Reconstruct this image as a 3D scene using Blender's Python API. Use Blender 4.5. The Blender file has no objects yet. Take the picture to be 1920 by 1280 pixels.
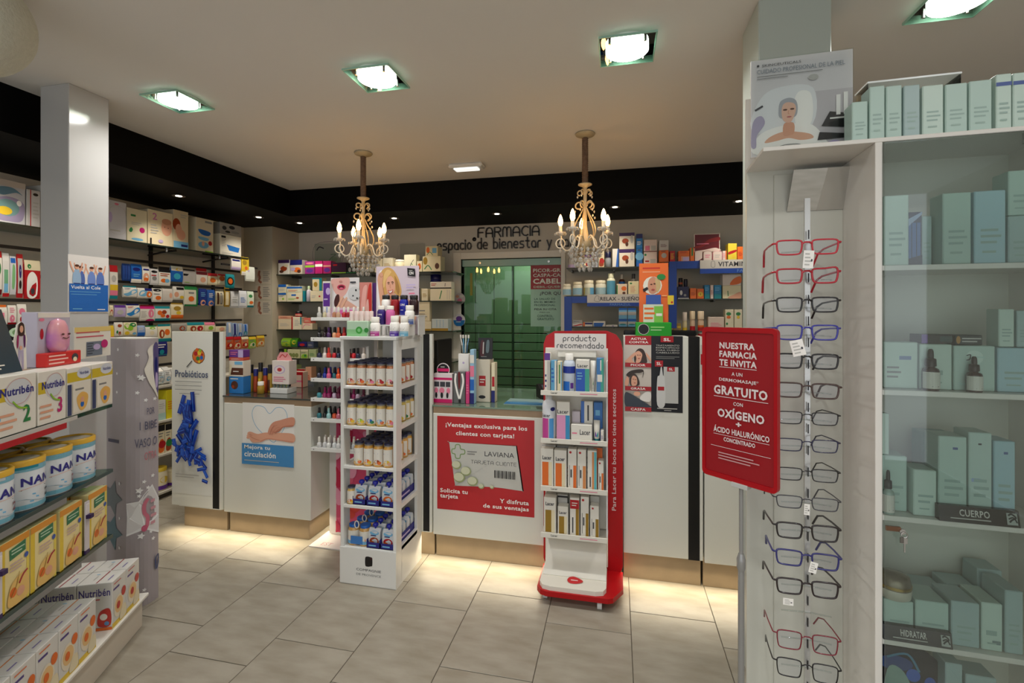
import bpy, math, random
from mathutils import Matrix, Vector
from math import sin, cos, pi, radians
rng = random.Random(7)
SC = bpy.context.scene
COL = SC.collection

# ------------------------------------------------------------------ camera
YAW = radians(12.43)
EYE = 1.475
FPX = 885.0
cd = bpy.data.cameras.new('camera')
cd.sensor_width = 36.0
cd.lens = FPX / 1920 * 36
cd.shift_y = -54 / 1920
cd.clip_start = 0.02
cam = bpy.data.objects.new('camera', cd)
cam.location = (0, 0, EYE)
cam.rotation_euler = (pi / 2, 0, YAW)
COL.objects.link(cam)
SC.camera = cam

# ------------------------------------------------------------------ world, lights, exposure
w = bpy.data.worlds.new('world')
SC.world = w
w.use_nodes = True
w.node_tree.nodes['Background'].inputs[0].default_value = (0.93, 0.96, 1.0, 1)
w.node_tree.nodes['Background'].inputs[1].default_value = 1.25
SC.view_settings.view_transform = 'Standard'
SC.view_settings.look = 'None'
SC.view_settings.gamma = 1
SC.view_settings.use_curve_mapping = False
SC.view_settings.exposure = 0.06


def area(name, loc, size, power, color, size_y=None, rot=(0, 0, 0), shape='DISK', spread=180):
    l = bpy.data.lights.new(name, 'AREA')
    l.shape = shape
    l.size = size
    if size_y:
        l.size_y = size_y
    l.energy = power
    l.color = color
    l.spread = radians(spread)
    o = bpy.data.objects.new(name, l)
    o.location = loc
    o.rotation_euler = rot
    COL.objects.link(o)
    return o


COOL = (1.0, 0.99, 0.96)
WARM = (1.0, 0.72, 0.36)
CEIL = 2.65
SOFF = 2.40
LAMPS_Y = 2.13
LAMPS_X = (-2.34, -1.15, 0.047, 1.237)
P_MAIN = 6.6
for lx in LAMPS_X:
    area('ceiling_lamp_light', (lx, LAMPS_Y, CEIL - 0.04), 0.17, P_MAIN, COOL, spread=150)
for ly in (0.1, -1.9):                      # the same fittings go on behind the camera
    for lx in LAMPS_X:
        area('ceiling_lamp_light', (lx, ly, CEIL - 0.04), 0.17, P_MAIN, COOL, spread=150)
DOWN = [(-3.366, 3.068), (-3.363, 3.916), (-3.17, 4.26), (-2.11, 4.244), (-1.083, 4.262), (-0.009, 4.21), (0.989, 4.21), (-3.366, 2.0)]
for dx, dy in DOWN:
    l = bpy.data.lights.new('downlight_light', 'SPOT')
    l.energy = 25
    l.spot_size = radians(110)
    l.spot_blend = 0.9
    l.shadow_soft_size = 0.02
    l.color = (1, 0.91, 0.78)
    o = bpy.data.objects.new('downlight_light', l)
    o.location = (dx, dy, SOFF - 0.012)
    COL.objects.link(o)
# lamp in the back room behind the sliding glass doors
area('back_room_light', (-0.9, 5.35, 2.5), 0.5, 11, (1, 1, 0.95))
# LED strips under the counter fronts
LEDC = (1.0, 0.85, 0.60)
for x0, x1 in ((-2.93, -1.93), (-1.44, 0.03), (0.05, 1.15)):
    area('led_strip_light', ((x0 + x1) / 2, 2.672, 0.147), x1 - x0, 1.95 * (x1 - x0), LEDC, size_y=0.012, shape='RECTANGLE', spread=110, rot=(radians(-24), 0, 0))
area('led_strip_light', (-1.915, 2.95, 0.147), 0.012, 0.7, LEDC, size_y=0.5, shape='RECTANGLE', spread=120, rot=(0, radians(-25), 0))

# ------------------------------------------------------------------ materials
PAL = dict(W=(228, 224, 214), C=(228, 216, 182), K=(16, 14, 17), G=(128, 128, 126), g=(186, 184, 178), N=(22, 28, 105), B=(24, 96, 182),
           S=(112, 176, 214), T=(16, 132, 142), Q=(172, 204, 196), R=(178, 16, 28), P=(226, 122, 150), M=(190, 26, 112), V=(92, 44, 140),
           O=(224, 108, 34), Y=(224, 190, 48), L=(140, 190, 50), E=(36, 126, 66), D=(84, 44, 26), H=(222, 164, 134), X=(164, 130, 40),
           I=(190, 172, 212), Z=(104, 10, 22), F=(245, 242, 236), A=(158, 62, 22), U=(60, 60, 66))


def lin(c):
    if isinstance(c, str):
        c = PAL[c]
    return tuple(((v / 255) / 12.92 if v / 255 <= 0.04045 else ((v / 255 + 0.055) / 1.055) ** 2.4) for v in c)


_mats = {}


def mat(color, rough=0.45, metal=0.0, emit=0.0, noise=0.0, scale=8.0, bump=0.0, coat=0.0, spec=0.5, noise_color=None, stretch=None, alpha=1.0, bscale=None):
    key = (color, rough, metal, emit, noise, scale, bump, coat, spec, noise_color, stretch, alpha, bscale)
    if key in _mats:
        return _mats[key]
    m = bpy.data.materials.new('material')
    m.use_nodes = True
    nt = m.node_tree
    b = nt.nodes['Principled BSDF']
    c = lin(color)
    b.inputs['Base Color'].default_value = (*c, 1)
    b.inputs['Roughness'].default_value = rough
    b.inputs['Metallic'].default_value = metal
    b.inputs['Coat Weight'].default_value = coat
    b.inputs['Specular IOR Level'].default_value = spec
    b.inputs['Alpha'].default_value = alpha
    if emit:
        b.inputs['Emission Color'].default_value = (*c, 1)
        b.inputs['Emission Strength'].default_value = emit
    if noise or bump or noise_color:
        tc = nt.nodes.new('ShaderNodeTexCoord')
        mp = nt.nodes.new('ShaderNodeMapping')
        nt.links.new(tc.outputs['Object'], mp.inputs[0])
        if stretch:
            mp.inputs['Scale'].default_value = stretch
        nz = nt.nodes.new('ShaderNodeTexNoise')
        nz.inputs['Scale'].default_value = scale
        nz.inputs['Detail'].default_value = 5
        nt.links.new(mp.outputs[0], nz.inputs['Vector'])
        if noise or noise_color:
            mx = nt.nodes.new('ShaderNodeMix')
            mx.data_type = 'RGBA'
            c2 = lin(noise_color) if noise_color else tuple(v * (1 - noise) for v in c)
            mx.inputs[6].default_value = (*c, 1)
            mx.inputs[7].default_value = (*c2, 1)
            rp = nt.nodes.new('ShaderNodeMapRange')
            rp.inputs[1].default_value = 0.35
            rp.inputs[2].default_value = 0.65
            nt.links.new(nz.outputs[0], rp.inputs[0])
            nt.links.new(rp.outputs[0], mx.inputs[0])
            nt.links.new(mx.outputs[2], b.inputs['Base Color'])
        if bump:
            if bscale:
                n2 = nt.nodes.new('ShaderNodeTexNoise')
                n2.inputs['Scale'].default_value = bscale
                nt.links.new(mp.outputs[0], n2.inputs['Vector'])
            else:
                n2 = nz
            bp = nt.nodes.new('ShaderNodeBump')
            bp.inputs['Strength'].default_value = bump
            bp.inputs['Distance'].default_value = 0.01
            nt.links.new(n2.outputs[0], bp.inputs['Height'])
            nt.links.new(bp.outputs[0], b.inputs['Normal'])
    _mats[key] = m
    return m


def glass(tint=(235, 245, 240), refl=0.12, rough=0.02):
    key = ('glass', tint, refl, rough)
    if key in _mats:
        return _mats[key]
    m = bpy.data.materials.new('glass')
    m.use_nodes = True
    nt = m.node_tree
    nt.nodes.clear()
    out = nt.nodes.new('ShaderNodeOutputMaterial')
    tr = nt.nodes.new('ShaderNodeBsdfTransparent')
    tr.inputs[0].default_value = (*lin(tint), 1)
    gl = nt.nodes.new('ShaderNodeBsdfGlossy')
    gl.inputs['Roughness'].default_value = rough
    fr = nt.nodes.new('ShaderNodeFresnel')
    fr.inputs[0].default_value = 1.45
    mth = nt.nodes.new('ShaderNodeMath')
    mth.operation = 'MULTIPLY_ADD'
    mth.inputs[1].default_value = 1.0
    mth.inputs[2].default_value = refl
    mx = nt.nodes.new('ShaderNodeMixShader')
    nt.links.new(fr.outputs[0], mth.inputs[0])
    nt.links.new(mth.outputs[0], mx.inputs[0])
    nt.links.new(tr.outputs[0], mx.inputs[1])
    nt.links.new(gl.outputs[0], mx.inputs[2])
    nt.links.new(mx.outputs[0], out.inputs[0])
    _mats[key] = m
    return m


def pm(c):
    """print / packaging colour"""
    if isinstance(c, bpy.types.Material):
        return c
    return mat(c if isinstance(c, str) else tuple(c), 0.4)


WHITE = mat((228, 224, 212), 0.32, noise=0.02, scale=3)
BEIGE = mat((176, 150, 120), 0.4, noise=0.08, scale=14)
BLACKG = mat((6, 6, 7), 0.25)
GLASSX = glass((208, 230, 220), 0.03)
CLEAR = glass((240, 244, 242), 0.02)
CHROME = mat((190, 188, 184), 0.25, metal=1.0)
STEEL = mat((120, 116, 110), 0.4, metal=0.9)

# ------------------------------------------------------------------ geometry helpers


class MB:
    def __init__(s):
        s.v = []; s.f = []; s.m = []; s.mats = []; s.sm = []; s.X = None

    def mi(s, m):
        if m not in s.mats:
            s.mats.append(m)
        return s.mats.index(m)

    def add(s, vs, fs, m, smooth=False):
        o = len(s.v)
        if s.X is not None:
            vs = [tuple(s.X @ Vector(p)) for p in vs]
        s.v += [tuple(p) for p in vs]
        k = s.mi(pm(m))
        for f in fs:
            s.f.append([i + o for i in f]); s.m.append(k); s.sm.append(smooth)
        return s

    def box(s, x0, y0, z0, x1, y1, z1, m, b=0.0):
        if b <= 0:
            vs = [(x, y, z) for x in (x0, x1) for y in (y0, y1) for z in (z0, z1)]
            fs = [(0, 1, 3, 2), (4, 6, 7, 5), (0, 4, 5, 1), (2, 3, 7, 6), (0, 2, 6, 4), (1, 5, 7, 3)]
            return s.add(vs, fs, m)
        vs = []; ix = {}
        for i, x in enumerate((x0, x1)):
            for j, y in enumerate((y0, y1)):
                for k, z in enumerate((z0, z1)):
                    dx, dy, dz = (b, -b)[i], (b, -b)[j], (b, -b)[k]
                    for a, p in enumerate(((x, y + dy, z + dz), (x + dx, y, z + dz), (x + dx, y + dy, z))):
                        ix[i, j, k, a] = len(vs); vs.append(p)
        g = lambda i, j, k, a: ix[i, j, k, a]
        fs = []
        for i in (0, 1):
            fs.append([g(i, 0, 0, 0), g(i, 0, 1, 0), g(i, 1, 1, 0), g(i, 1, 0, 0)][:: (1 if i == 0 else -1)])
            fs.append([g(0, i, 0, 1), g(1, i, 0, 1), g(1, i, 1, 1), g(0, i, 1, 1)][:: (1 if i == 0 else -1)])
            fs.append([g(0, 0, i, 2), g(0, 1, i, 2), g(1, 1, i, 2), g(1, 0, i, 2)][:: (1 if i == 0 else -1)])
        for j in (0, 1):
            for k in (0, 1):
                fs.append([g(0, j, k, 1), g(1, j, k, 1), g(1, j, k, 2), g(0, j, k, 2)])
                fs.append([g(j, 0, k, 0), g(j, 1, k, 0), g(j, 1, k, 2), g(j, 0, k, 2)])
                fs.append([g(j, k, 0, 0), g(j, k, 1, 0), g(j, k, 1, 1), g(j, k, 0, 1)])
                for i in (0, 1):
                    pass
        for i in (0, 1):
            for j in (0, 1):
                for k in (0, 1):
                    fs.append([g(i, j, k, 0), g(i, j, k, 1), g(i, j, k, 2)])
        return s.add(vs, fs, m)

    def prism(s, pts, z0, z1, m, smooth=False):
        """pts: plan polygon"""
        n = len(pts)
        vs = [(p[0], p[1], z0) for p in pts] + [(p[0], p[1], z1) for p in pts]
        fs = [[i, (i + 1) % n, n + (i + 1) % n, n + i] for i in range(n)]
        s.add(vs, fs, m, smooth)
        s.add(vs, [list(range(n))[::-1], list(range(n, 2 * n))], m)
        return s

    def plate(s, pts, y0, y1, m):
        """polygon in xz extruded along y"""
        n = len(pts)
        vs = [(p[0], y0, p[1]) for p in pts] + [(p[0], y1, p[1]) for p in pts]
        fs = [[i, (i + 1) % n, n + (i + 1) % n, n + i] for i in range(n)] + [list(range(n)), list(range(n, 2 * n))[::-1]]
        return s.add(vs, fs, m)

    def profx(s, pts, x0, x1, m, smooth=False):
        """polygon in yz extruded along x"""
        n = len(pts)
        vs = [(x0, p[0], p[1]) for p in pts] + [(x1, p[0], p[1]) for p in pts]
        s.add(vs, [[i, (i + 1) % n, n + (i + 1) % n, n + i] for i in range(n)], m, smooth)
        return s.add(vs, [list(range(n))[::-1], list(range(n, 2 * n))], m)

    def lathe(s, prof, m, seg=16, c=(0, 0), smooth=True, sx=1.0, sy=1.0):
        vs = []; n = len(prof)
        for r, z in prof:
            for k in range(seg):
                a = 2 * pi * k / seg
                vs.append((c[0] + r * cos(a) * sx, c[1] + r * sin(a) * sy, z))
        fs = []
        for i in range(n - 1):
            for k in range(seg):
                fs.append([i * seg + k, i * seg + (k + 1) % seg, (i + 1) * seg + (k + 1) % seg, (i + 1) * seg + k])
        s.add(vs, fs, m, smooth)
        caps = []
        if prof[0][0] > 1e-5: caps.append(list(range(seg))[::-1])
        if prof[-1][0] > 1e-5: caps.append([(n - 1) * seg + k for k in range(seg)])
        if caps: s.add(vs, caps, m)
        return s

    def tube(s, path, r, m, seg=8, closed=False, smooth=True):
        P = [Vector(p) for p in path]; n = len(P)
        rr = r if isinstance(r, (list, tuple)) else [r] * n
        vs = []; up = None
        for i, p in enumerate(P):
            if closed: t = (P[(i + 1) % n] - P[i - 1])
            else: t = P[min(i + 1, n - 1)] - P[max(i - 1, 0)]
            t.normalize()
            if up is None: up = Vector((0, 0, 1)) if abs(t.z) < 0.9 else Vector((1, 0, 0))
            a = t.cross(up)
            if a.length < 1e-4: a = t.cross(Vector((1, 0.1, 0)))
            a.normalize(); b2 = a.cross(t).normalized(); up = b2
            for k in range(seg):
                th = 2 * pi * k / seg
                vs.append(p + a * (rr[i] * cos(th)) + b2 * (rr[i] * sin(th)))
        fs = []
        for i in range(n if closed else n - 1):
            j = (i + 1) % n
            for k in range(seg):
                fs.append([i * seg + k, i * seg + (k + 1) % seg, j * seg + (k + 1) % seg, j * seg + k])
        s.add(vs, fs, m, smooth)
        if not closed:
            s.add(vs, [list(range(seg))[::-1], [(n - 1) * seg + k for k in range(seg)]], m)
        return s

    def build(s, name, parent=None, loc=None, rotz=0.0):
        me = bpy.data.meshes.new(name)
        me.from_pydata(s.v, [], s.f)
        for m in s.mats: me.materials.append(m)
        me.polygons.foreach_set('material_index', s.m)
        me.polygons.foreach_set('use_smooth', s.sm)
        me.update()
        o = bpy.data.objects.new(name, me)
        COL.objects.link(o)
        if parent is not None: o.parent = parent
        if loc is not None: o.location = loc
        o.rotation_euler = (0, 0, rotz)
        return o


def tag(o, label, cat, group=None):
    o['label'] = label; o['category'] = cat
    if group: o['group'] = group
    return o


def thing(name, label, cat, group=None, loc=(0, 0, 0), rotz=0.0):
    o = bpy.data.objects.new(name, None)
    o.empty_display_size = 0.05
    COL.objects.link(o)
    o.location = loc; o.rotation_euler = (0, 0, rotz)
    return tag(o, label, cat, group)


def struct(mb, name, loc=None, rotz=0.0):
    o = mb.build(name, None, loc, rotz)
    o['kind'] = 'structure'
    return o


def kids(o):
    return [c for c in o.children]


def dup(o, loc=None, rotz=None, label=None, parent=None):
    c = o.copy(); COL.objects.link(c); c.parent = parent
    for ch in o.children: dup(ch, parent=c)
    if loc is not None: c.location = loc
    if rotz is not None: c.rotation_euler = (0, 0, rotz)
    if label: c['label'] = label
    return c


# text, as flat or extruded outlines of the built-in font
_txt = {}


def textmesh(body, bold=0.0, extr=0.0):
    key = (body, bold, extr)
    if key in _txt: return _txt[key]
    cu = bpy.data.curves.new('writing', 'FONT')
    cu.body = body; cu.size = 1.0; cu.resolution_u = 2; cu.offset = bold; cu.extrude = extr
    cu.space_character = 1.0 + bold * 2.5
    ob = bpy.data.objects.new('writing', cu)
    me = ob.to_mesh()
    vs = [tuple(v.co) for v in me.vertices]
    fs = [list(p.vertices) for p in me.polygons]
    ob.to_mesh_clear()
    bpy.data.objects.remove(ob); bpy.data.curves.remove(cu)
    x0 = min(v[0] for v in vs); x1 = max(v[0] for v in vs); y0 = min(v[1] for v in vs); y1 = max(v[1] for v in vs)
    _txt[key] = (vs, fs, x0, x1, y0, y1)
    return _txt[key]


SG = {
    'F': (.75, [[(0, 0), (0, .8), (.12, 1), (.75, 1)], [(0, .5), (.6, .5)]]),
    'A': (.8, [[(0, 0), (0, .6), (.15, .92), (.4, 1), (.65, .92), (.8, .6), (.8, 0)], [(0, .38), (.8, .38)]]),
    'R': (.75, [[(0, 0), (0, 1), (.5, 1), (.72, .88), (.72, .62), (.5, .5), (0, .5)], [(.4, .5), (.75, 0)]]),
    'M': (1.0, [[(0, 0), (0, .7), (.1, .95), (.25, 1), (.4, .95), (.5, .7), (.5, 0)], [(.5, .7), (.6, .95), (.75, 1), (.9, .95), (1, .7), (1, 0)]]),
    'C': (.75, [[(.75, .9), (.5, 1), (.25, .95), (.05, .75), (0, .5), (.05, .25), (.25, .05), (.5, 0), (.75, .1)]]),
    'I': (0, [[(0, 0), (0, 1)]]), 'l': (0, [[(0, 0), (0, 1)]]),
    'e': (.5, [[(0, .3), (.5, .3), (.5, .42), (.38, .58), (.25, .6), (.1, .56), (0, .42), (0, .18), (.1, .03), (.25, 0), (.45, .02)]]),
    's': (.46, [[(.42, .6), (.12, .6), (0, .5), (.05, .35), (.4, .27), (.47, .14), (.38, 0), (.02, 0)]]),
    'p': (.5, [[(0, -.3), (0, .4), (.1, .56), (.25, .6), (.42, .54), (.5, .3), (.42, .06), (.25, 0), (0, .02)]]),
    'a': (.5, [[(.5, 0), (.5, .4), (.42, .56), (.25, .6), (.08, .54), (0, .3), (.08, .06), (.25, 0), (.5, .02)]]),
    'c': (.42, [[(.42, .56), (.25, .6), (.08, .54), (0, .3), (.08, .06), (.25, 0), (.42, .04)]]),
    'i': (0, [[(0, 0), (0, .6)], [(0, .78), (0, .88)]]),
    'o': (.5, [[(.25, .6), (.42, .54), (.5, .3), (.42, .06), (.25, 0), (.08, .06), (0, .3), (.08, .54), (.25, .6)]]),
    'd': (.5, [[(.5, 0), (.5, 1)], [(.5, .02), (.25, 0), (.08, .06), (0, .3), (.08, .54), (.25, .6), (.5, .58)]]),
    'b': (.5, [[(0, 0), (0, 1)], [(0, .02), (.25, 0), (.42, .06), (.5, .3), (.42, .54), (.25, .6), (0, .58)]]),
    'n': (.5, [[(0, 0), (0, .42), (.1, .57), (.25, .6), (.4, .57), (.5, .42), (.5, 0)]]),
    'm': (.8, [[(0, 0), (0, .42), (.08, .57), (.2, .6), (.32, .57), (.4, .42), (.4, 0)], [(.4, .42), (.48, .57), (.6, .6), (.72, .57), (.8, .42), (.8, 0)]]),
    't': (.45, [[(.2, .95), (.2, .12), (.3, 0), (.45, 0)], [(0, .62), (.42, .62)]]),
    'r': (.32, [[(0, 0), (0, .42), (.1, .58), (.32, .6)]]),
    'y': (.5, [[(0, .6), (.25, .05)], [(.52, .6), (.15, -.3)]]),
    'u': (.5, [[(0, .6), (0, .18), (.1, .03), (.25, 0), (.4, .03), (.5, .18), (.5, .6)]]),
    'V': (.75, [[(0, 1), (.37, 0), (.75, 1)]]), 'L': (.65, [[(0, 1), (0, .12), (.1, 0), (.65, 0)]]), 'N': (.75, [[(0, 0), (0, .7), (.12, .95), (.37, 1), (.62, .95), (.75, .7), (.75, 0)]]),
    'T': (.75, [[(0, 1), (.75, 1)], [(.37, 0), (.37, 1)]]), 'J': (.5, [[(.5, 1), (.5, .2), (.35, 0), (.1, 0), (0, .12)]]), 'E': (.65, [[(.65, 1), (.1, 1), (0, .85), (0, .15), (.1, 0), (.65, 0)], [(0, .5), (.55, .5)]]),
}


def strokes(text, gap=.26):
    """rounded stroke lettering: list of (x offset, strokes) and the total width"""
    out = []; x = 0
    for ch in text:
        if ch == ' ':
            x += .55; continue
        w_, st = SG[ch]
        out.append((x, st)); x += w_ + gap
    return out, x - gap


def ribbon(pts, t):
    """outline polygon of a polyline with width t and squared ends"""
    n = len(pts); L = []; R = []
    for i, p in enumerate(pts):
        a = pts[max(i - 1, 0)]; b = pts[min(i + 1, n - 1)]
        dx, dy = b[0] - a[0], b[1] - a[1]; d = math.hypot(dx, dy) or 1
        dx, dy = dx / d, dy / d
        e = (-t / 2 if i == 0 else (t / 2 if i == n - 1 else 0))
        q = (p[0] + dx * e * .8, p[1] + dy * e * .8)
        L.append((q[0] - dy * t / 2, q[1] + dx * t / 2)); R.append((q[0] + dy * t / 2, q[1] - dx * t / 2))
    return L, R


def spline(pts, closed=True, n=5):
    out = []; N = len(pts)
    rngi = range(N) if closed else range(N - 1)
    for i in rngi:
        p0 = pts[(i - 1) % N] if closed or i > 0 else pts[0]
        p1 = pts[i]; p2 = pts[(i + 1) % N]
        p3 = pts[(i + 2) % N] if closed or i + 2 < N else pts[-1]
        for k in range(n):
            t = k / n
            out.append(tuple(0.5 * ((2 * p1[a]) + (-p0[a] + p2[a]) * t + (2 * p0[a] - 5 * p1[a] + 4 * p2[a] - p3[a]) * t * t + (-p0[a] + 3 * p1[a] - 3 * p2[a] + p3[a]) * t ** 3) for a in (0, 1)))
    if not closed: out.append(pts[-1])
    return out


def art(mb, mp, els, asp=1.0, nu=1, nv=1, k0=1):
    """flat print: els drawn with the map mp(u, v, layer); asp = height / width"""
    k = k0
    for e in els:
        t = e[0]
        if t == 'r':
            _, u0, v0, u1, v1, c = e
            vs = [mp(u0 + (u1 - u0) * i / nu, v0 + (v1 - v0) * j / nv, k) for j in range(nv + 1) for i in range(nu + 1)]
            fs = [[j * (nu + 1) + i, j * (nu + 1) + i + 1, (j + 1) * (nu + 1) + i + 1, (j + 1) * (nu + 1) + i] for j in range(nv) for i in range(nu)]
            mb.add(vs, fs, c)
        elif t in ('c', 'e'):
            if t == 'c': _, u, v, r, c = e; ru = r * asp; rv = r
            else: _, u, v, ru, rv, c = e
            n = 14
            mb.add([mp(u + ru * cos(2 * pi * i / n), v + rv * sin(2 * pi * i / n), k) for i in range(n)], [list(range(n))], c)
        elif t in ('p', 's'):
            pts = spline(e[1]) if t == 's' else e[1]
            mb.add([mp(p[0], p[1], k) for p in pts], [list(range(len(pts)))], e[2])
        elif t in ('w', 'W', 'O'):
            pts = e[1] if t == 'w' else spline(e[1], t == 'O')
            wd = e[2]
            cl = t == 'O'
            n = len(pts); vs = []
            for i in range(n):
                a = pts[i - 1] if (cl or i > 0) else pts[0]
                b = pts[(i + 1) % n] if (cl or i < n - 1) else pts[-1]
                du = (b[0] - a[0]) / asp; dv = b[1] - a[1]
                L = math.hypot(du, dv) or 1
                nx, ny = -dv / L * wd / 2 * asp, du / L * wd / 2
                vs += [mp(pts[i][0] + nx, pts[i][1] + ny, k), mp(pts[i][0] - nx, pts[i][1] - ny, k)]
            fs = [[2 * i, 2 * i + 1, (2 * i + 3) % (2 * n), (2 * i + 2) % (2 * n)] for i in range(n if cl else n - 1)]
            mb.add(vs, fs, e[3])
        elif t == 'l':
            _, u0, v0, u1, v1, n, c = e
            hgt = (v1 - v0) / n
            fs = []; vs = []
            for i in range(n):
                ue = u0 + (u1 - u0) * (1 - 0.35 * ((i * 7 + 3) % 5) / 5)
                vv = v0 + hgt * (i + 0.3)
                o = len(vs)
                vs += [mp(u0, vv, k), mp(ue, vv, k), mp(ue, vv + hgt * 0.4, k), mp(u0, vv + hgt * 0.4, k)]
                fs.append([o, o + 1, o + 2, o + 3])
            mb.add(vs, fs, c)
        elif t == 'T':
            _, body, u0, v0, u1, v1, c = e[:7]
            th = e[7] if len(e) > 7 else .12
            gl, W_ = strokes(body)
            for x0, st in gl:
                for pl_ in st:
                    L, R = ribbon([(p[0] + x0, p[1]) for p in pl_], th)
                    vs = [mp(u0 + p[0] / W_ * (u1 - u0), v0 + p[1] * (v1 - v0), k) for p in L + R]
                    m_ = len(L)
                    mb.add(vs, [[i, i + 1, m_ + i + 1, m_ + i] for i in range(m_ - 1)], c)
        elif t == 't':
            _, body, u0, v0, u1, v1, c = e[:7]
            bold = e[7] if len(e) > 7 else 0.0
            vs, fs, a0, a1, b0, b1 = textmesh(body, bold)
            mb.add([mp(u0 + (p[0] - a0) / (a1 - a0) * (u1 - u0), v0 + (p[1] - b0) / (b1 - b0) * (v1 - v0), k) for p in vs], fs, c)
        k += 1
    return mb


EPS = 0.00035


def front(w, d, h, z0=0.0):
    return lambda u, v, k: (-w / 2 + u * w, -d / 2 - k * EPS, z0 + v * h)


def sheet(w, h, els, name, label, cat, loc, rotz=0.0, tilt=0.0, th=0.003, body='W', group=None):
    """flat board or paper standing upright, its back on y = 0"""
    mb = MB().box(-w / 2, -th, 0, w / 2, 0, h, body)
    art(mb, lambda u, v, k: (-w / 2 + u * w, -th - k * EPS, v * h), els, h / w)
    o = mb.build(name, None, loc, rotz)
    o.rotation_euler = (tilt, 0, rotz)
    return tag(o, label, cat, group)


# ------------------------------------------------------------------ planes seen through the camera


def ray(x, y):
    u = (x - 960) / FPX; v = -(y - 586) / FPX
    return (u * cos(YAW) - sin(YAW), u * sin(YAW) + cos(YAW), v)


def atz(x, y, z):
    d = ray(x, y); t = (z - EYE) / d[2]
    return Vector((d[0] * t, d[1] * t, z))


class Plane:
    """upright plane through (x0, y0); s runs to the viewer's right, depth away from the viewer"""

    def __init__(s, x0, y0, deg):
        a = radians(deg); s.a = a; s.o = (x0, y0); s.u = (cos(a), sin(a)); s.n = (-sin(a), cos(a))

    def hit(s, x, y):
        d = ray(x, y)
        t = (s.n[0] * s.o[0] + s.n[1] * s.o[1]) / (s.n[0] * d[0] + s.n[1] * d[1])
        X, Y = d[0] * t - s.o[0], d[1] * t - s.o[1]
        return X * s.u[0] + Y * s.u[1], EYE + d[2] * t

    def at(s, q, depth, z):
        return Vector((s.o[0] + q * s.u[0] + depth * s.n[0], s.o[1] + q * s.u[1] + depth * s.n[1], z))

    def back(s, depth):
        p = s.at(0, depth, 0)
        return Plane(p[0], p[1], math.degrees(s.a))


ORD = 'first second third fourth fifth sixth seventh eighth ninth tenth eleventh twelfth thirteenth fourteenth fifteenth sixteenth seventeenth eighteenth nineteenth twentieth'.split()
ORD += ['twenty-' + o for o in ORD[:9]] + ['thirtieth']

# ------------------------------------------------------------------ product builders


def style(n, c1='B', c2='R', c3='W'):
    L = ('l', 0.12, 0.12, 0.8, 0.4, 4, 'G')
    return {
        0: [('l', 0.15, 0.3, 0.85, 0.62, 4, c1)],
        1: [('r', 0.003, 0.68, 0.997, 0.997, c1), ('l', 0.12, 0.2, 0.8, 0.5, 3, c2)],
        2: [('r', 0.003, 0.003, 0.997, 0.35, c1), ('l', 0.12, 0.55, 0.85, 0.85, 3, c2)],
        3: [('r', 0.68, 0.003, 0.997, 0.997, c1), ('l', 0.1, 0.3, 0.6, 0.8, 4, c2)],
        4: [('s', [(0.1, 0.1), (0.5, 0.04), (0.92, 0.12), (0.85, 0.45), (0.5, 0.5), (0.2, 0.4)], c1), ('c', 0.62, 0.32, 0.13, c2), ('r', 0.003, 0.78, 0.997, 0.997, c3), ('l', 0.1, 0.56, 0.75, 0.74, 2, 'G')],
        5: [('r', 0.003, 0.003, 0.997, 0.22, c2), ('c', 0.5, 0.55, 0.22, c1), ('l', 0.2, 0.84, 0.8, 0.96, 1, 'U')],
        6: [('s', [(0.02, 0.3), (0.35, 0.45), (0.7, 0.75), (0.98, 0.8), (0.98, 0.5), (0.6, 0.25), (0.3, 0.12)], c1), ('l', 0.1, 0.75, 0.55, 0.93, 2, c2)],
        7: [('r', 0.003, 0.4, 0.997, 0.66, c1), ('l', 0.1, 0.46, 0.75, 0.6, 1, c2), L],
        8: [('r', 0.003, 0.003, 0.997, 0.997, c1), ('l', 0.12, 0.55, 0.85, 0.85, 2, c2), ('c', 0.5, 0.3, 0.16, c3)],
        9: [('r', 0.003, 0.8, 0.997, 0.997, c1), ('r', 0.003, 0.003, 0.997, 0.18, c1), ('e', 0.5, 0.45, 0.28, 0.2, c2), ('e', 0.55, 0.42, 0.14, 0.1, c3)],
    }[n]


def A(n, *c):
    return style(n, *c)


def carton(w, d, h, body, els, name='carton', top=None):
    mb = MB().box(-w / 2, -d / 2, 0, w / 2, d / 2, h, body, b=min(0.0018, w * 0.06, h * 0.06, d * 0.06))
    art(mb, front(w, d, h), els, h / w)
    if top: mb.box(-w / 2 - 0.0004, -d / 2 - 0.0002, h * top[1], w / 2 + 0.0004, d / 2 + 0.0004, h + 0.0006, top[0])
    return mb.build(name)


def pouch(w, d, h, body, els, name='product_pouch', top=None):
    n = 6
    pr = [0.15, 0.75, 1.0, 1.0, 0.8, 0.12]
    zs = [0, 0.12, 0.35, 0.6, 0.82, 1.0]

    def th(v):
        for i in range(n - 1):
            if v <= zs[i + 1]: return pr[i] + (pr[i + 1] - pr[i]) * (v - zs[i]) / (zs[i + 1] - zs[i])
        return pr[-1]
    pts = [(-d / 2 * p, z * h) for p, z in zip(pr, zs)] + [(d / 2 * p, z * h) for p, z in reversed(list(zip(pr, zs)))]
    mb = MB().profx(pts, -w / 2, w / 2, body)
    m = lambda u, v, k: (-w / 2 + u * w, -d / 2 * max(0.12, th(min(max(v, 0), 1))) - k * EPS - 0.0004, v * h)
    art(mb, m, els, h / w, 1, 6)
    if top:
        mb.box(-w * 0.46, -0.002, h * 0.98, w * 0.46, 0.001, h * (1.0 + top[1]), top[0])
    o = mb.build(name)
    return o


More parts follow.
